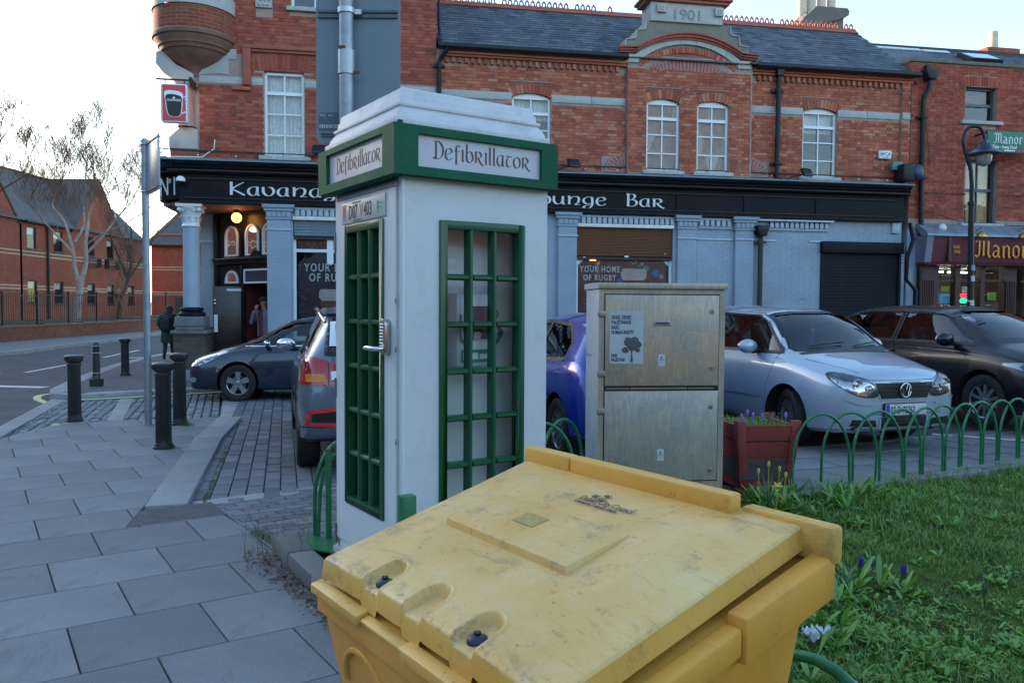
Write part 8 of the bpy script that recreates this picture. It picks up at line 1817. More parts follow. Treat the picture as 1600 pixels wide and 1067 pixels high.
st4 = [(2.1, .35, .75, .85, .6, .62, .5), (2.0, .30, .82, .92, .74, .78, .6), (1.7, .28, .88, 1.0, .82, .87, .64), (1.2, .27, .94, 1.06, .84, .895, .66), (.95, .27, .96, 1.12, .84, .895, .66), (.3, .27, .99, 1.52, .84, .895, .61), (-.1, .27, 1.0, 1.60, .84, .895, .60), (-.8, .27, 1.02, 1.61, .84, .895, .60), (-1.3, .27, 1.05, 1.58, .835, .895, .59), (-1.65, .28, 1.08, 1.52, .82, .89, .585), (-1.85, .30, 1.10, 1.40, .80, .875, .60), (-1.98, .33, 1.09, 1.22, .78, .86, .62), (-2.06, .36, 1.02, 1.08, .74, .84, .62), (-2.12, .40, .90, .96, .66, .80, .55), (-2.15, .46, .80, .86, .56, .70, .5)]
GP_ = paint('steel_grey_paint', (.13, .165, .20), .35, .34)
s41 = [(.95, 1.03), (.35, 1.42), (.1, 1.49), (-.3, 1.505), (-.3, 1.04)]; s42 = [(-.36, 1.04), (-.36, 1.505), (-1.05, 1.49), (-1.1, 1.06)]; s43 = [(-1.16, 1.07), (-1.14, 1.48), (-1.45, 1.42), (-1.62, 1.16)]; rw4 = [(-.62, 1.13), (.62, 1.13), (.55, 1.47), (-.55, 1.47)]; ws4 = [(-.66, 1.1), (.66, 1.1), (.52, 1.5), (-.52, 1.5)]
su = Car('parked_car', (P4[0], P4[1], -.04), HS, 'grey SUV with learner plate seen from behind, left of the kiosk', st4, GP_, [(1.335, .75, .34), (1.335, -.75, .34), (-1.335, .75, .34), (-1.335, -.75, .34)], [('yz', rw4, -1.4, -2.6), ('yz', ws4, .1, 2.6), ('xz', s41, -1.5, 1.5), ('xz', s42, -1.5, 1.5), ('xz', s43, -1.5, 1.5)])
M_tint = glass_mat('tinted_glass', (.10, .12, .13), ior=1.6)
su.glaze('B', rw4, 'rear_window', .04, m=M_tint); su.glaze('F', ws4, 'windscreen', .04)
for sd_ in 'LR': su.glaze(sd_, s41, m=M_tint); su.glaze(sd_, s42, m=M_tint); su.glaze(sd_, s43, m=M_tint)
for wx in (1.335, -1.335):
    for wy in (.77, -.77): wheel(su.e, wx, wy, .34, .225, 5, 1 if wy > 0 else -1)
for sg, sd_ in ((1, 'L'), (-1, 'R')):
    su.mirror(.70, sg*.86, 1.08, M_chrome, 1.0); su.seam(sd_, [(-.33, .35), (-.33, 1.03)]); su.seam(sd_, [(-1.12, 1.05), (-1.05, .7), (-.9, .4)]); su.seam(sd_, [(.88, .32), (-.9, .32)], .09, .006, M_black, 'sill_cladding')
    su.seam(sd_, smoothpoly([(-.93, .36), (-1.0, .62), (-1.335, .78), (-1.67, .62), (-1.75, .40)], False, 5), .05, .008, M_black, 'arch_trim')
    # wrap-round rear lamps
    tl_ = smoothpoly([(sg*.48, .90), (sg*.60, .86), (sg*.86, .86), (sg*.90, .90), (sg*.86, 1.10), (sg*.66, 1.07), (sg*.50, 1.0)][::sg], True, 2)
    b_ = su.decal('tail_lamp', 'B', [(a*.93, b) for a, b in tl_], .010, M_redl, grid=.04); su.decal('lamp_amber', 'B', [(sg*.62, .885), (sg*.80, .885), (sg*.80, .955), (sg*.64, .955)][::sg], .016, M_amber, parent=b_, grid=.04); su.decal('lamp_clear', 'B', [(sg*.50, .92), (sg*.58, .90), (sg*.58, .975), (sg*.51, .98)][::sg], .016, M_white, parent=b_, grid=.04); su.seam('B', [(sg*.602, .862), (sg*.602, 1.06)], .008, .016, M_seal, 'lamp_gap', parent=b_)
    tls = smoothpoly([(-1.80, 1.08), (-1.98, 1.02), (-2.06, .92), (-2.0, .86), (-1.82, .88), (-1.74, .98)], True, 2); su.decal('tail_lamp', sd_, tls, .010, M_redl, grid=.04)
    fr_ = [(sg*.80, .50), (sg*.80, .62), (sg*.42, .66), (sg*.42, .62), (sg*.72, .585), (sg*.72, .53), (sg*.44, .52), (sg*.40, .48)]
    su.seam('B', [(sg*.40, .655), (sg*.78, .62), (sg*.80, .51), (sg*.46, .495)], .035, .012, M_redb, 'fog_reflector', step=.04); su.decal('lamp_pocket', 'B', [(sg*.44, .52), (sg*.76, .53), (sg*.75, .60), (sg*.46, .63)][::sg], .006, M_seal, grid=.05)
    t = MB(); t.tube([su.hit(su.fr('T'), x, sg*.60, .05 if -1.5 < x < .1 else .005) for x in (.2, 0, -.5, -1.0, -1.45, -1.62)], .016, 6); t.build('roof_rail', M_chrome, su.body, smooth=60)
su.seam('B', smoothpoly([(-.56, 1.1), (-.50, .85), (-.44, .70), (.44, .70), (.50, .85), (.56, 1.1)], False, 3), .008, .003)
lp = su.decal('learner_plate', 'B', [(-.60+.02, 1.22), (-.38, 1.22), (-.38, 1.42), (-.58, 1.42)], .006, M_white, grid=.06) if False else None
ll = su.decal('learner_plate', 'B', [(.36, 1.20), (.585, 1.20), (.56, 1.42), (.36, 1.42)], .006, M_white, grid=.06)
su.decal('learner_letter', 'B', [(.515, 1.225), (.515, 1.395), (.47, 1.395), (.47, 1.265), (.39, 1.265), (.39, 1.225)], .010, mat('learner_red', (.62, .01, .02), .5), parent=ll, grid=.05)
su.seam('B', [(-.86, .42), (.86, .42)], .13, .006, M_black, 'bumper_lower'); su.seam('B', [(-.62, 1.50), (.62, 1.50)], .05, .03, GP_, 'roof_spoiler')
nplate(su, -2.17, .86, '171-D-4852', back=True)
rr2 = Vector((.55, 9.04))+lf2*-.80; P5 = (rr2.x+u.x*1.25, rr2.y+u.y*1.25)
st5 = [(1.95, .35, .7, .8, .55, .6, .45), (1.85, .28, .75, .88, .72, .76, .55), (1.5, .2, .82, .96, .80, .85, .6), (1.0, .2, .88, 1.04, .82, .87, .62), (.3, .2, .92, 1.42, .82, .87, .58), (-.2, .2, .94, 1.50, .82, .87, .57), (-.8, .2, .97, 1.51, .81, .87, .56), (-1.25, .21, 1.0, 1.46, .80, .865, .55), (-1.5, .22, 1.02, 1.38, .785, .86, .55), (-1.68, .26, 1.0, 1.22, .76, .85, .57), (-1.80, .30, .93, 1.0, .74, .83, .58), (-1.88, .36, .85, .9, .66, .77, .52), (-1.91, .42, .75, .8, .55, .65, .45)]
UP = paint('bright_blue_paint', (.006, .035, .30), .2, .28)
s51 = [(.9, .97), (.3, 1.33), (-.35, 1.40), (-.35, .98)]; s52 = [(-.41, .98), (-.41, 1.40), (-1.0, 1.37), (-1.28, 1.2), (-1.30, 1.03)]; rw5 = [(-.55, 1.05), (.55, 1.05), (.48, 1.38), (-.48, 1.38)]
bl = Car('parked_car', (P5[0], P5[1], -.04), HS, 'bright blue hatchback between the kiosk and the grey cabinet', st5, UP, [(1.25, .73, .315), (1.25, -.73, .315), (-1.25, .73, .315), (-1.25, -.73, .315)], [('yz', rw5, -1.3, -2.6), ('xz', s51, -1.5, 1.5), ('xz', s52, -1.5, 1.5)])
bl.glaze('B', rw5, 'rear_window')
for sd_ in 'LR': bl.glaze(sd_, s51); bl.glaze(sd_, s52)
bl.interior(.5, (-.2, -1.0), dashx=.6, dashz=.95)
for wx in (1.25, -1.25):
    for wy in (.75, -.75): wheel(bl.e, wx, wy, .315, .2, 9, 1 if wy > 0 else -1, style=1)
for sg in (1, -1):
    tl_ = smoothpoly([(sg*.60, .88), (sg*.65, .86), (sg*.67, .94), (sg*.65, 1.10), (sg*.61, 1.12), (sg*.60, 1.0)][::sg], True, 3); b_ = bl.decal('tail_lamp', 'B', tl_, .008, mat('pink_lens', (.45, .07, .10), .25), grid=.05)
    sd_ = 'L' if sg > 0 else 'R'; bl.seam(sd_, [(-.38, .3), (-.38, .96)]); bl.seam(sd_, [(-1.28, 1.0), (-1.15, .72), (-.95, .55), (-.85, .3)]); bl.mirror(.7, sg*.84, 1.02, UP)
nplate(bl, -1.93, .70, '12-D-30417', back=True)

su.e.scale = (1.03, 1.03, 1.075); bl.e.scale = (1.02, 1.02, 1.09); po.e.scale = (1.02, 1.02, 1.04); au.e.scale = (1, 1, 1.04); co_.e.scale = (1.0, 1.0, 1.04)
def skinned(name, joints, edges, m, parent, sub=2):
    # joints: list of ((x,y,z), (rx, ry)); first is the root
    me = bpy.data.meshes.new(name); me.from_pydata([j[0] for j in joints], edges, []); o = link(name, me)
    md = o.modifiers.new('s', 'SKIN'); sk = me.skin_vertices[0].data
    for i, j in enumerate(joints): r_ = j[1] if isinstance(j[1], tuple) else (j[1], j[1]); sk[i].radius = r_; sk[i].use_root = (i == 0)
    ms = o.modifiers.new('u', 'SUBSURF'); ms.levels = sub; ms.render_levels = sub
    dg = bpy.context.evaluated_depsgraph_get(); me2 = bpy.data.meshes.new_from_object(o.evaluated_get(dg)); bpy.data.objects.remove(o); me2.name = name
    me2.materials.clear(); me2.materials.append(m); me2.polygons.foreach_set('use_smooth', [True]*len(me2.polygons)); me2.update()
    return link(name, me2, parent)
M_skin = mat('skin', (.42, .24, .18), .55, var=.08); M_park = mat('dark_green_coat', (.012, .045, .03), .75, var=.25, scale=8); M_bkp = mat('black_cloth', (.010, .012, .022), .7, var=.2); M_hair = mat('dark_hair', (.012, .010, .009), .6)
def hand(p, d, side, parent, m=M_skin, curl=.5):
    # palm with five fingers as skinned chains; p wrist, d direction of the palm
    d = Vector(d).normalized(); up = Vector((0, 0, 1)) if abs(d.z) < .8 else Vector((0, 1, 0)); a = d.cross(up).normalized()*side; b = a.cross(d)*side; p = Vector(p)
    J = [(tuple(p), .024), (tuple(p+d*.045), (.034, .018)), (tuple(p+d*.085), (.036, .015))]; E_ = [(0, 1), (1, 2)]
    for k, (o_, L_) in enumerate(((-.030, .068), (-.010, .080), (.010, .074), (.029, .058))):
        base = len(J); q = p+d*.09+a*o_; e1 = (d*(1-curl*.5)+b*curl*.6).normalized(); e2 = (d*(1-curl)+b*curl).normalized()
        J += [(tuple(q), .010), (tuple(q+e1*L_*.5), .009), (tuple(q+e1*L_*.5+e2*L_*.5), .007)]; E_ += [(2, base), (base, base+1), (base+1, base+2)]
    base = len(J); q = p+d*.03-a*.03; J += [(tuple(q), .012), (tuple(q-a*.022+d*.03+b*.01), .010), (tuple(q-a*.018+d*.06+b*.02), .008)]; E_ += [(0, base), (base, base+1), (base+1, base+2)]
    return skinned('hand', J, E_, m, parent, 1)
# person with a backpack walking away, head bent
PW = empty('person', (-10.15, 24.0, .04), R(8), label='person in a long dark green coat with black backpack walking away by the corner', cat='person')
J = [((0, 0, .86), (.17, .14)), ((0, -.01, 1.05), (.18, .14)), ((0, .0, 1.22), (.20, .14)), ((0, .03, 1.33), (.15, .11)), ((0, .08, 1.40), .065), ((0, .12, 1.46), .085), ((0, .14, 1.53), .09),
     ((.17, .0, 1.30), .075), ((.23, -.02, 1.08), .062), ((.20, .14, .93), .05), ((-.17, 0, 1.30), .075), ((-.23, -.01, 1.08), .062), ((-.20, .12, .92), .05),
     ((0, 0, .70), (.19, .16)), ((0, .0, .56), (.20, .17)), ((.085, .02, .62), .085), ((.09, .10, .36), .065), ((.085, .02, .10), .045), ((.085, .14, .04), .04),
     ((-.085, -.02, .62), .085), ((-.09, -.03, .36), .065), ((-.085, -.18, .12), .045), ((-.085, -.10, .05), .04)]
E_ = [(0, 1), (1, 2), (2, 3), (3, 4), (4, 5), (5, 6), (3, 7), (7, 8), (8, 9), (3, 10), (10, 11), (11, 12), (0, 13), (13, 14), (13, 15), (15, 16), (16, 17), (17, 18), (13, 19), (19, 20), (20, 21), (21, 22)]
body = skinned('body', [((j[0]), (j[1] if isinstance(j[1], tuple) else (j[1], j[1]))) for j in J[:7]]+J[7:], E_, M_bkp, PW)
coat = MB(); coat.lathe([(.20, .52), (.205, .6), (.19, .8), (.175, .98), (.185, 1.12), (.20, 1.25), (.185, 1.34), (.12, 1.40), (.07, 1.42)], (0, .01, 0), 24, sx=1.08, sy=.86); coat.build('coat', M_park, PW, smooth=70)
for sx_ in (1, -1):
    t = MB(); t.tube([(sx_*.16, .02, 1.33), (sx_*.235, -.01, 1.2), (sx_*.255, -.02, 1.06), (sx_*.215, .14, .92)], [.075, .08, .07, .055], 10); t.build('sleeve', M_park, PW, smooth=70); hand((sx_*.21, .15, .92), (0, .6, -.4), sx_, PW)
t = MB(); t.sphere((0, .12, 1.51), .115, 16, 12, sz=1.05); t.sphere((0, .02, 1.42), .13, 14, 8, sz=.6); t.build('hair', M_hair, PW, smooth=180)
t = MB(); t.sphere((0, -.02, 1.37), .15, 14, 8, sz=.45, sy=.8); t.build('hood', M_park, PW, smooth=180)
t = MB(); t.box(-.15, .15, -.34, -.15, .86, 1.30); bp = t.build('backpack', M_bkp, PW, bevel=.06, seg=4); t = MB(); t.box(-.11, .11, -.385, -.33, .90, 1.08); t.build('pocket', M_bkp, bp, bevel=.03); t = MB(); t.box(-.055, -.045, -.345, -.34, 1.18, 1.2); t.box(.03, .04, -.345, -.34, 1.22, 1.24); t.build('tab', M_white, bp)
# man in the pub doorway, smoking
MN = empty('person', (-5.70, 18.75, .16), R(-25), label='man in grey jacket and cap standing in the pub doorway, hand raised to his face', cat='person')
Mj = mat('grey_blue_jacket', (.16, .20, .25), .8, var=.2, scale=9); Mjeans = mat('dark_jeans', (.02, .025, .04), .85); Msh = mat('wine_shirt', (.16, .03, .05), .8)
J = [((0, 0, .88), (.15, .12)), ((0, 0, 1.08), (.17, .12)), ((0, .0, 1.28), (.19, .12)), ((0, 0, 1.38), (.10, .085)), ((0, -.02, 1.45), .055), ((0, -.04, 1.52), (.07, .08)), ((0, -.04, 1.60), (.075, .09)), ((0, -.03, 1.66), .06),
     ((.19, 0, 1.34), .06), ((.25, .0, 1.10), .048), ((.22, -.10, .90), .036), ((-.19, 0, 1.34), .06), ((-.22, -.16, 1.14), .048), ((-.10, -.22, 1.40), .034),
     ((.09, 0, .82), .09), ((.10, -.01, .46), .062), ((.10, .0, .10), .045), ((.11, -.12, .03), .04), ((-.09, 0, .82), .09), ((-.10, -.01, .46), .062), ((-.10, .0, .10), .045), ((-.11, -.12, .03), .04)]
E_ = [(0, 1), (1, 2), (2, 3), (3, 4), (4, 5), (5, 6), (6, 7), (2, 8), (8, 9), (9, 10), (2, 11), (11, 12), (12, 13), (0, 14), (14, 15), (15, 16), (16, 17), (0, 18), (18, 19), (19, 20), (20, 21)]
skinned('body', J, E_, M_skin, MN)
t = MB(); t.lathe([(.17, .80), (.175, .95), (.18, 1.1), (.20, 1.28), (.17, 1.38), (.09, 1.42)], (0, 0, 0), 22, a0=R(-70), a1=R(250), sx=1.1, sy=.8); t.build('jacket', Mj, MN, smooth=70)
t = MB(); t.lathe([(.15, .82), (.155, 1.1), (.16, 1.3), (.08, 1.42)], (0, -.01, 0), 20, sx=1.05, sy=.8); t.build('shirt', Msh, MN, smooth=70)
t = MB(); t.tube([(.17, 0, 1.36), (.215, 0, 1.3), (.27, 0, 1.1), (.235, -.1, .93)], [.07, .07, .06, .05], 10); t.build('sleeve', Mj, MN, smooth=70); t = MB(); t.tube([(-.17, 0, 1.36), (-.215, -.04, 1.3), (-.235, -.17, 1.13), (-.12, -.22, 1.36)], [.07, .07, .06, .048], 10); t.build('sleeve', Mj, MN, smooth=70)
hand((-.10, -.22, 1.40), (.35, .1, .75), 1, MN, curl=.7); hand((.22, -.10, .90), (0, -.2, -1), 1, MN)
for sx_ in (-1, 1): t = MB(); t.tube([(sx_*.08, 0, .90), (sx_*.095, -.01, .5), (sx_*.10, 0, .1)], [.10, .08, .065], 10); t.build('trouser_leg', Mjeans, MN, smooth=70)
t = MB(); t.lathe([(.0, .085), (.06, .075), (.095, .04), (.10, 0), (.09, -.01)], (0, -.03, 1.63), 18); t.prism([(-.07, -.09), (.07, -.09), (.05, -.17), (-.05, -.17)], 1.625, 1.637); t.build('cap', mat('dark_cap', (.02, .022, .028), .8), MN, smooth=50)
t = MB(); t.prism([(-.012, 1.545), (.012, 1.545), (.006, 1.59), (-.006, 1.59)], -.145, -.10, 'xz'); t.build('nose', M_skin, MN, bevel=.006)
for sx_ in (-1, 1): t = MB(); t.sphere((sx_*.028, -.118, 1.595), .011, 8, 6); t.build('eye', M_hair, MN); t = MB(); t.sphere((sx_*.083, -.03, 1.58), .022, 8, 6, sx=.5, sz=1.4); t.build('ear', M_skin, MN)
t = MB(); t.box(-.025, .025, -.125, -.115, 1.515, 1.522); t.build('mouth', mat('lip', (.25, .09, .08), .6), MN)
rs = np.random.default_rng(3)
bedp = [(-1.5, 5.42), (-.9, 4.42), (.25, 2.75), (.75, 2.0), (2.2, -.6), (14, -.6), (16, 14.3), (9, 10.35), (5.25, 8.25), (3.35, 7.17), (2.38, 6.85), (.5, 6.2), (-.35, 6.0)]
def gheight(x, y): return .075+.02*np.sin(x*2.1+y*1.3)+.018*np.sin(x*4.7-y*3.9)+.012*np.sin(x*9.3+y*8.1)
bm = bmesh.new(); N_ = 130; grid = {}
xs_ = np.linspace(-1.6, 16, 200); ys_ = np.linspace(-.6, 14.3, 170)
for i, x in enumerate(xs_):
    for j, y in enumerate(ys_):
        if inpoly((x, y), bedp) : grid[(i, j)] = bm.verts.new((x, y, float(gheight(x, y))))
for (i, j) in list(grid):
    q = [grid.get(k) for k in ((i, j), (i+1, j), (i+1, j+1), (i, j+1))]
    if all(q): bm.faces.new(q)
me = bpy.data.meshes.new('grass_bed'); bm.to_mesh(me); bm.free(); me.polygons.foreach_set('use_smooth', [True]*len(me.polygons))
s = NT('mossy_soil'); c = s.ramp(s.noise(5, 8, .75, .8), [(.35, (.022, .018, .012)), (.46, (.045, .07, .015)), (.6, (.08, .13, .02)), (.75, (.12, .16, .028))]); s.set(col=c, rough=.95, spec=.1); s.bump(s.noise(70, 6), .8, .02); me.materials.append(s.m)
bed = link('grass_bed', me); bed['kind'] = 'structure'
flat = MB(); flat.prism([p for p in bedp], -.2, .055); flat.build('bed_soil', s.m, bed)
def leafmat(name, cols, rough=.5):
    s = NT(name); gi = s.n('NewGeometry').outputs['Random Per Island']; n = len(cols); c = s.ramp(gi, [(i/(n-1), k) for i, k in enumerate(cols)]); s.set(col=c, rough=rough, spec=.35)
    s.t.nodes.remove(s.b); d = s.n('BsdfDiffuse'); tr = s.n('BsdfTranslucent'); gl = s.n('BsdfGlossy'); gl.inputs[1].default_value = .35; m1 = s.n('MixShader'); m1.inputs[0].default_value = .28; m2 = s.n('MixShader'); m2.inputs[0].default_value = .06
    s.l(c, d.inputs[0]); s.l(c, tr.inputs[0]); s.l(d.outputs[0], m1.inputs[1]); s.l(tr.outputs[0], m1.inputs[2]); s.l(m1.outputs[0], m2.inputs[1]); s.l(gl.outputs[0], m2.inputs[2]); s.l(m2.outputs[0], s.o.inputs[0]); return s.m
M_grass = leafmat('grass_blade', [(.10, .20, .022), (.13, .26, .03), (.18, .32, .035), (.12, .22, .03), (.26, .31, .06)]); M_weed = leafmat('weed_leaf', [(.09, .22, .03), (.13, .30, .04), (.18, .38, .05), (.22, .34, .045)]); M_dry = leafmat('dry_blade', [(.20, .17, .08), (.14, .13, .05)]); M_blue_g = leafmat('daffodil_leaf', [(.06, .14, .08), (.08, .19, .09)])
poly_np = np.array(bedp)
def inside(x, y):
    r_ = np.zeros(len(x), bool); n = len(bedp)
    for i in range(n):
        x1, y1 = bedp[i]; x2, y2 = bedp[(i+1) % n]; c = ((y1 > y) != (y2 > y)) & (x < (x2-x1)*(y-y1)/((y2-y1) if y2 != y1 else 1e-9)+x1); r_ ^= c
    return r_
def patch(x, y, k=1.0): return .5+.5*np.sin(x*1.9*k+1.2*np.sin(y*2.3*k))*np.sin(y*1.7*k+1.5*np.sin(x*1.1*k)+.7)
def blades(name, n, region, hmin, hmax, w0, m, lean=.5, dens=None, zoff=0, parent=None, seg=2):
    x = rs.uniform(region[0], region[1], n); y = rs.uniform(region[2], region[3], n); k = inside(x, y) & (np.abs(x/np.maximum(y, .3)) < .80)
    if dens is not None: k &= rs.random(n) < dens(x, y)
    x, y = x[k], y[k]; n = len(x); h = rs.uniform(hmin, hmax, n)*(.65+.5*patch(x, y, .8)); a = rs.uniform(0, 2*np.pi, n); l = rs.uniform(.1, lean, n); w_ = w0*rs.uniform(.7, 1.4, n); z = gheight(x, y)+zoff
    dx, dy = np.cos(a), np.sin(a); px, py = -dy, dx
    V = np.zeros((n, 5, 3)); 
    for i, (f, ww) in enumerate(((0, 1), (0, -1), (.55, .8), (.55, -.8), (1, 0))):
        bend = f**1.8; V[:, i, 0] = x+dx*h*l*bend*1.6+px*w_*ww; V[:, i, 1] = y+dy*h*l*bend*1.6+py*w_*ww; V[:, i, 2] = z-.01+h*f*(1-.35*l*f)
    F = np.zeros((n, 3, 3), int); b = np.arange(n)*5; F[:, 0] = np.stack([b, b+1, b+3], 1); F[:, 1] = np.stack([b, b+3, b+2], 1); F[:, 2] = np.stack([b+2, b+3, b+4], 1)
    o = link(name, np_mesh(name, V.reshape(-1, 3), F.reshape(-1, 3), m), parent); o['kind'] = 'stuff'; return o
blades('grass', 150000, (.4, 8.2, 1.2, 5.6), .03, .085, .0022, M_grass, .9, dens=lambda x, y: .35+.65*patch(x, y, 1.6)); blades('grass', 120000, (.6, 9.5, 5.0, 10.5), .04, .10, .0032, M_grass, .8, dens=lambda x, y: .5+.5*patch(x, y, 1.3))
blades('grass', 16000, (2.0, 9.0, 6.6, 10.4), .10, .24, .0035, M_grass, .6, dens=lambda x, y: np.where((y > .50*(x-2.38)+6.85-.42) & (y < .54*(x-2.38)+7.1), .25+.75*(patch(x, y, 2.4) > .55), 0))
blades('dry_grass', 14000, (.5, 8, 1.2, 8), .03, .08, .002, M_dry, 1.0, dens=lambda x, y: .5*(patch(x, y, 2.2) < .35))
def leaves(name, clumps, m, L_, W_, nl, up=.4, curl=.3):
    V = []; F = []
    for (x, y) in clumps:
        z = float(gheight(x, y)); k = rs.integers(nl[0], nl[1]); sc_ = rs.uniform(.7, 1.25)
        for _ in range(k):
            a = rs.uniform(0, 2*np.pi); e = rs.uniform(.1, up); L2 = rs.uniform(*L_)*sc_; W2 = rs.uniform(*W_)*sc_; c, s_ = math.cos(a), math.sin(a); o = len(V); bx, by = x+rs.uniform(-.02, .02), y+rs.uniform(-.02, .02)
            prof = [(0, .08), (.3, .7), (.6, 1.0), (.85, .65), (1, 0)]
            for f, ww in prof:
                zz = z+L2*(e*f*2.0-curl*f*f)+.005; r_ = L2*f
                for sg in ((-1, 0, 1) if ww else (0,)): V.append((bx+c*r_-s_*W2*ww*sg, by+s_*r_+c*W2*ww*sg, zz+(.0 if sg == 0 else W2*.35)))
            for i in range(3):
                for j in range(2): q = o+i*3+j; F.append((q, q+1, q+4)); F.append((q, q+4, q+3))
            q = o+9; F.append((q, q+1, q+3+0 if False else o+12)); F.append((q+1, q+2, o+12))
    o = link(name, np_mesh(name, V, F, m, True)); o['kind'] = 'stuff'; return o
def scatter(n, region, dens): 
    x = rs.uniform(region[0], region[1], n); y = rs.uniform(region[2], region[3], n); k = inside(x, y) & (rs.random(n) < dens(x, y)) & (np.abs(x/y) < .75); return list(zip(x[k], y[k]))
leaves('broadleaf_weeds', scatter(5200, (.75, 5, 1.4, 4.4), lambda x, y: .25+.75*(patch(x, y, 1.5) > .45)), M_weed, (.016, .048), (.005, .012), (4, 9), .6)
leaves('broadleaf_weeds', scatter(1900, (1.2, 8, 4.2, 8.6), lambda x, y: .2+.6*(patch(x, y, 1.2) > .5)), M_weed, (.025, .065), (.007, .015), (4, 9), .6)
leaves('tall_weeds', scatter(60, (1.9, 3.0, 6.2, 6.9), lambda x, y: 1.0), M_weed, (.07, .14), (.008, .018), (5, 9), .8, .3)
leaves('tall_weeds', [(1.25+.12*i, 3.3+.22*i+.1*math.sin(i*2)) for i in range(7)]+[(1.9, 4.6), (2.1, 4.55), (1.7, 4.2), (1.5, 3.9), (1.75, 4.9), (1.3, 4.0), (2.2, 4.5)], M_weed, (.07, .13), (.011, .022), (6, 10), 1.0, .35)
def strap(name, x, y, n, L_, label, cat, group=None, flowers=(), fl=None, m=M_blue_g, w_=.006, lean=.45):
    z = float(gheight(x, y)) if inpoly((x, y), bedp) else 0; T = empty(name, (x, y, z), label=label, cat=cat, group=group)
    for i in range(n):
        a = rs.uniform(0, 2*np.pi); l = rs.uniform(.1, lean); L2 = rs.uniform(*L_); c, s_ = math.cos(a), math.sin(a); vs = []; k = 6
        for j in range(k+1): f = j/k; r_ = L2*l*f**1.6; zz = L2*(f-.35*l*f*f); ww = w_*(1-f**3)+.0005; vs += [(c*r_-s_*ww, s_*r_+c*ww, zz), (c*r_+s_*ww, s_*r_-c*ww, zz)]
        t = MB(); t.add(vs, [(2*j, 2*j+1, 2*j+3, 2*j+2) for j in range(k)]); t.build('leaf', m, T, smooth=60)
    return T
M_daff = mat('daffodil_yellow', (.75, .60, .05), .5); M_dpale = mat('daffodil_petal', (.80, .74, .45), .5); M_croc = mat('crocus_mauve', (.28, .16, .50), .5); M_hya = mat('hyacinth_blue', (.035, .02, .16), .6); M_stem = mat('green_stem', (.06, .16, .03), .5)
D_ = strap('daffodil', 2.0, 6.25, 16, (.22, .38), 'daffodil clump with one open yellow flower below the red planter', 'flower')
t = MB(); t.tube([(.03, 0, 0), (-.02, -.08, .2), (-.06, -.30, .31), (-.06, -.36, .30)], .004, 6); t.build('stem', M_stem, D_)
def flower(parent, p, d, s_=1):
    M_ = Matrix.Translation(p) @ Vector(d).to_track_quat('Z', 'Y').to_matrix().to_4x4(); t = MB()
    for k in range(6):
        a = 2*PI*k/6; c, s2 = math.cos(a), math.sin(a); vs = [M_ @ Vector(v) for v in ((0, 0, 0), (.022*c-.012*s2, .022*s2+.012*c, .002), (.045*s_*c, .045*s_*s2, -.004), (.022*c+.012*s2, .022*s2-.012*c, .002))]; t.add(vs, [(0, 1, 2, 3)])
    f = t.build('petals', M_dpale, parent); t = MB(); t.lathe([(.006, 0), (.013, .01), (.016, .025), (.021, .032)], n=14); t.v = [tuple(M_ @ Vector(v)) for v in t.v]; t.build('trumpet', M_daff, f, smooth=60)
flower(D_, (-.06, -.37, .295), (-.15, -.9, -.5), 1.1)
for dx, dy, h in ((.0, .02, .36), (.05, -.02, .33), (-.05, .05, .30), (.09, 0, .28)): t = MB(); t.tube([(dx, dy, 0), (dx*1.4, dy, h)], .003, 5); t.sphere((dx*1.4, dy, h+.02), .012, 8, 6, sz=2.2); t.build('bud', mat('yellow_green_bud', (.45, .42, .06), .5), D_, smooth=80)
def hyac(x, y, label, h=.13, nl=7):
    h *= .8; T = strap('hyacinth', x, y, nl, (.08, .14), label, 'flower', m=M_weed, w_=.012, lean=.6); t = MB()
    for k in range(46): a = k*2.4; zz = h*.35+h*.65*k/46; t.sphere((.012*math.cos(a), .012*math.sin(a), zz), .008, 6, 4)
    t.build('flower_spike', M_hya, T, smooth=80)
hyac(2.07, 4.75, 'left dark blue hyacinth of the two in the grass', .15); hyac(2.31, 4.72, 'right dark blue hyacinth of the two in the grass', .13); hyac(2.24, 5.0, 'small half-hidden dark hyacinth behind the two others', .08, 4)
strap('bulb_shoot', 2.51, 4.25, 14, (.10, .16), 'blue-green bulb shoots in the open grass at the right', 'plant', w_=.004, lean=.25); strap('bulb_shoot', 1.62, 3.95, 9, (.12, .19), 'pale green bulb shoots beside the white litter', 'plant', w_=.004, lean=.4)
for q in ((1.62, 4.7), (1.85, 4.45), (1.45, 4.3)): strap('daffodil_leaves', *q, 10, (.16, .27), 'broad daffodil leaves without flowers right of the yellow bin', 'plant', group='daffodil leaves by the bin', w_=.008, lean=.8)
# crocuses and plants in the planter
CR = empty('crocus_plants', (1.93, 6.88, .6), R(8), label='crocuses and green leaves growing in the red planter', cat='flower')
t = MB()
for k in range(420):
    x, y = rs.uniform(.04, .50), rs.uniform(.04, .50); d = Vector((rs.uniform(-.5, .5), rs.uniform(-.5, .5), 1))*rs.uniform(.04, .11); t.add([(x-.004, y, 0), (x+.004, y, 0), (x+d.x, y+d.y, d.z)], [(0, 1, 2)])
t.build('leaves', M_weed, CR, kind='stuff'); 
for x, y, h in ((.10, .05, .13), (.16, .07, .10), (.06, .08, .09), (.26, .10, .09), (.13, .12, .11), (.46, .07, .10)):
    t = MB(); t.tube([(x, y, 0), (x, y, h)], .003, 5); t.lathe([(.003, h-.005), (.012, h+.015), (.014, h+.035), (.006, h+.055)], (x, y, 0), 8); t.build('flower', M_croc, CR, smooth=60)
t = MB()
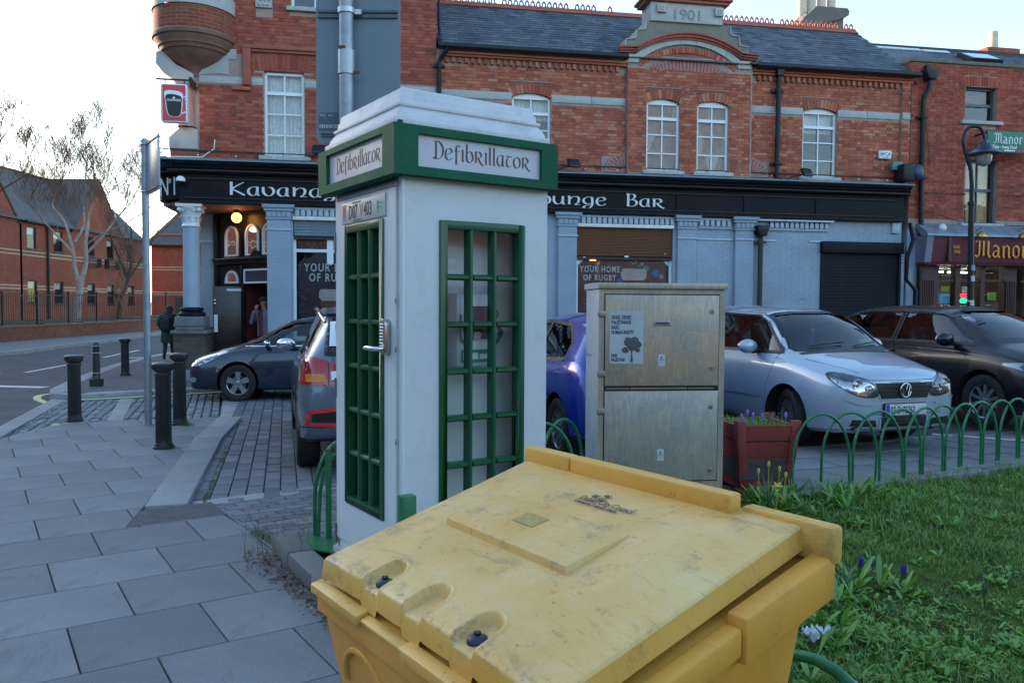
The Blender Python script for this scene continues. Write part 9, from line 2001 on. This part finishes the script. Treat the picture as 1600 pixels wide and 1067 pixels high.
for k in range(60): x, y, z = rs.uniform(.26, .44), rs.uniform(.04, .3), rs.uniform(.02, .13); t.add([(x-.012, y, z), (x+.012, y-.004, z+.006), (x+.006, y, z+.022)], [(0, 1, 2)])
t.build('withered_leaves', mat('withered_brown', (.13, .07, .05), .8), CR, kind='stuff')
# dry weeds at the bed corner, leaf litter
t = MB(); r2 = random.Random(9)
for k in range(15):
    x, y = -1.50+r2.uniform(-.22, .22), 5.28+r2.uniform(-.25, .12); p = Vector((x, y, .0)); d = Vector((r2.uniform(-.3, .3), r2.uniform(-.3, .3), 1)); L2 = r2.uniform(.12, .42); pts = [p]
    for j in range(4): d = (d+Vector((r2.uniform(-.3, .3), r2.uniform(-.3, .3), .1))).normalized(); pts.append(pts[-1]+d*L2/4)
    t.tube(pts, [.003, .0025, .002, .0015, .001], 4)
    for j in range(2, 5): t.tube([pts[j], pts[j]+Vector((r2.uniform(-.06, .06), r2.uniform(-.06, .06), .04))], .001, 3)
DW = t.build('dry_weed', mat('dry_stalk', (.20, .15, .09), .9), label='dry brown weed stalks at the kerb left of the kiosk', cat='weed')
V = []; F = []
for k in range(750):
    f = r2.random()**.8; x = -1.75+f*1.05+r2.gauss(0, .05); y = 5.38-f*1.45+r2.gauss(0, .07); a = r2.uniform(0, 6.28); s_ = r2.uniform(.006, .022); z = .004+r2.random()*.03; o = len(V)
    for j in range(4): aa = a+j*PI/2; V.append((x+s_*math.cos(aa)*(1 if j % 2 else .45), y+s_*math.sin(aa)*(1 if j % 2 else .45), z+r2.uniform(-.006, .010)))
    F += [(o, o+1, o+2), (o, o+2, o+3)]
o = link('leaf_litter', np_mesh('leaf_litter', V, F, leafmat('litter', [(.07, .04, .025), (.13, .08, .05), (.05, .035, .025), (.17, .12, .08)]))); o['kind'] = 'stuff'
V = []; F = []     # moss and grass along the kerb and round the bollard
def tufts(pts, n, sp, hh):
    for k in range(n):
        a, b = r2.choice(list(zip(pts, pts[1:]))); f = r2.random(); x = a[0]+(b[0]-a[0])*f+r2.gauss(0, sp); y = a[1]+(b[1]-a[1])*f+r2.gauss(0, sp); d = Vector((r2.uniform(-.5, .5), r2.uniform(-.5, .5), 1))*r2.uniform(*hh); o = len(V); V.extend([(x-.004, y, -.06), (x+.004, y, -.06), (x+d.x, y+d.y, -.06+d.z)]); F.append((o, o+1, o+2))
tufts([(-2.63, 6.9), (-3.0, 8.2), (-3.5, 10.0)], 500, .014, (.02, .05)); tufts([(-4.55, 11.2), (-4.45, 11.1)], 160, .05, (.07, .15)); tufts([(-4.0, 9.25), (-3.85, 9.3)], 120, .06, (.065, .09)); tufts([(3.6, 8.3), (4.4, 8.45)], 240, .05, (.2, .24)); tufts([(-1.9, 5.9), (-1.6, 5.55)], 200, .05, (.07, .11))
o = link('kerb_moss', np_mesh('kerb_moss', V, F, leafmat('moss', [(.06, .10, .02), (.10, .13, .03)]))); o['kind'] = 'stuff'
# litter
LT = MB(); n = 14; vs = []; fs = []
for i in range(n+1):
    for j in range(n+1): x, y = (i/n-.5)*.14, (j/n-.5)*.09; vs.append((x+.012*math.sin(j*1.3), y, .05+.025*math.sin(i*1.1+j*.7)*math.cos(j*.9)+.012*math.sin(i*2.3)))
for i in range(n):
    for j in range(n):
        if (i-n/2)**2+(j-n/2)**2 < 48: a = i*(n+1)+j; fs.append((a, a+n+1, a+n+2, a+1))
LT.add(vs, fs); LT.build('litter', mat('white_tissue', (.62, .68, .74), .6), loc=(1.41, 3.70, float(gheight(1.41, 3.7))+.03), rot=(0, 0, .3), label='crumpled white plastic litter in the weeds by the bin', cat='litter', smooth=60)
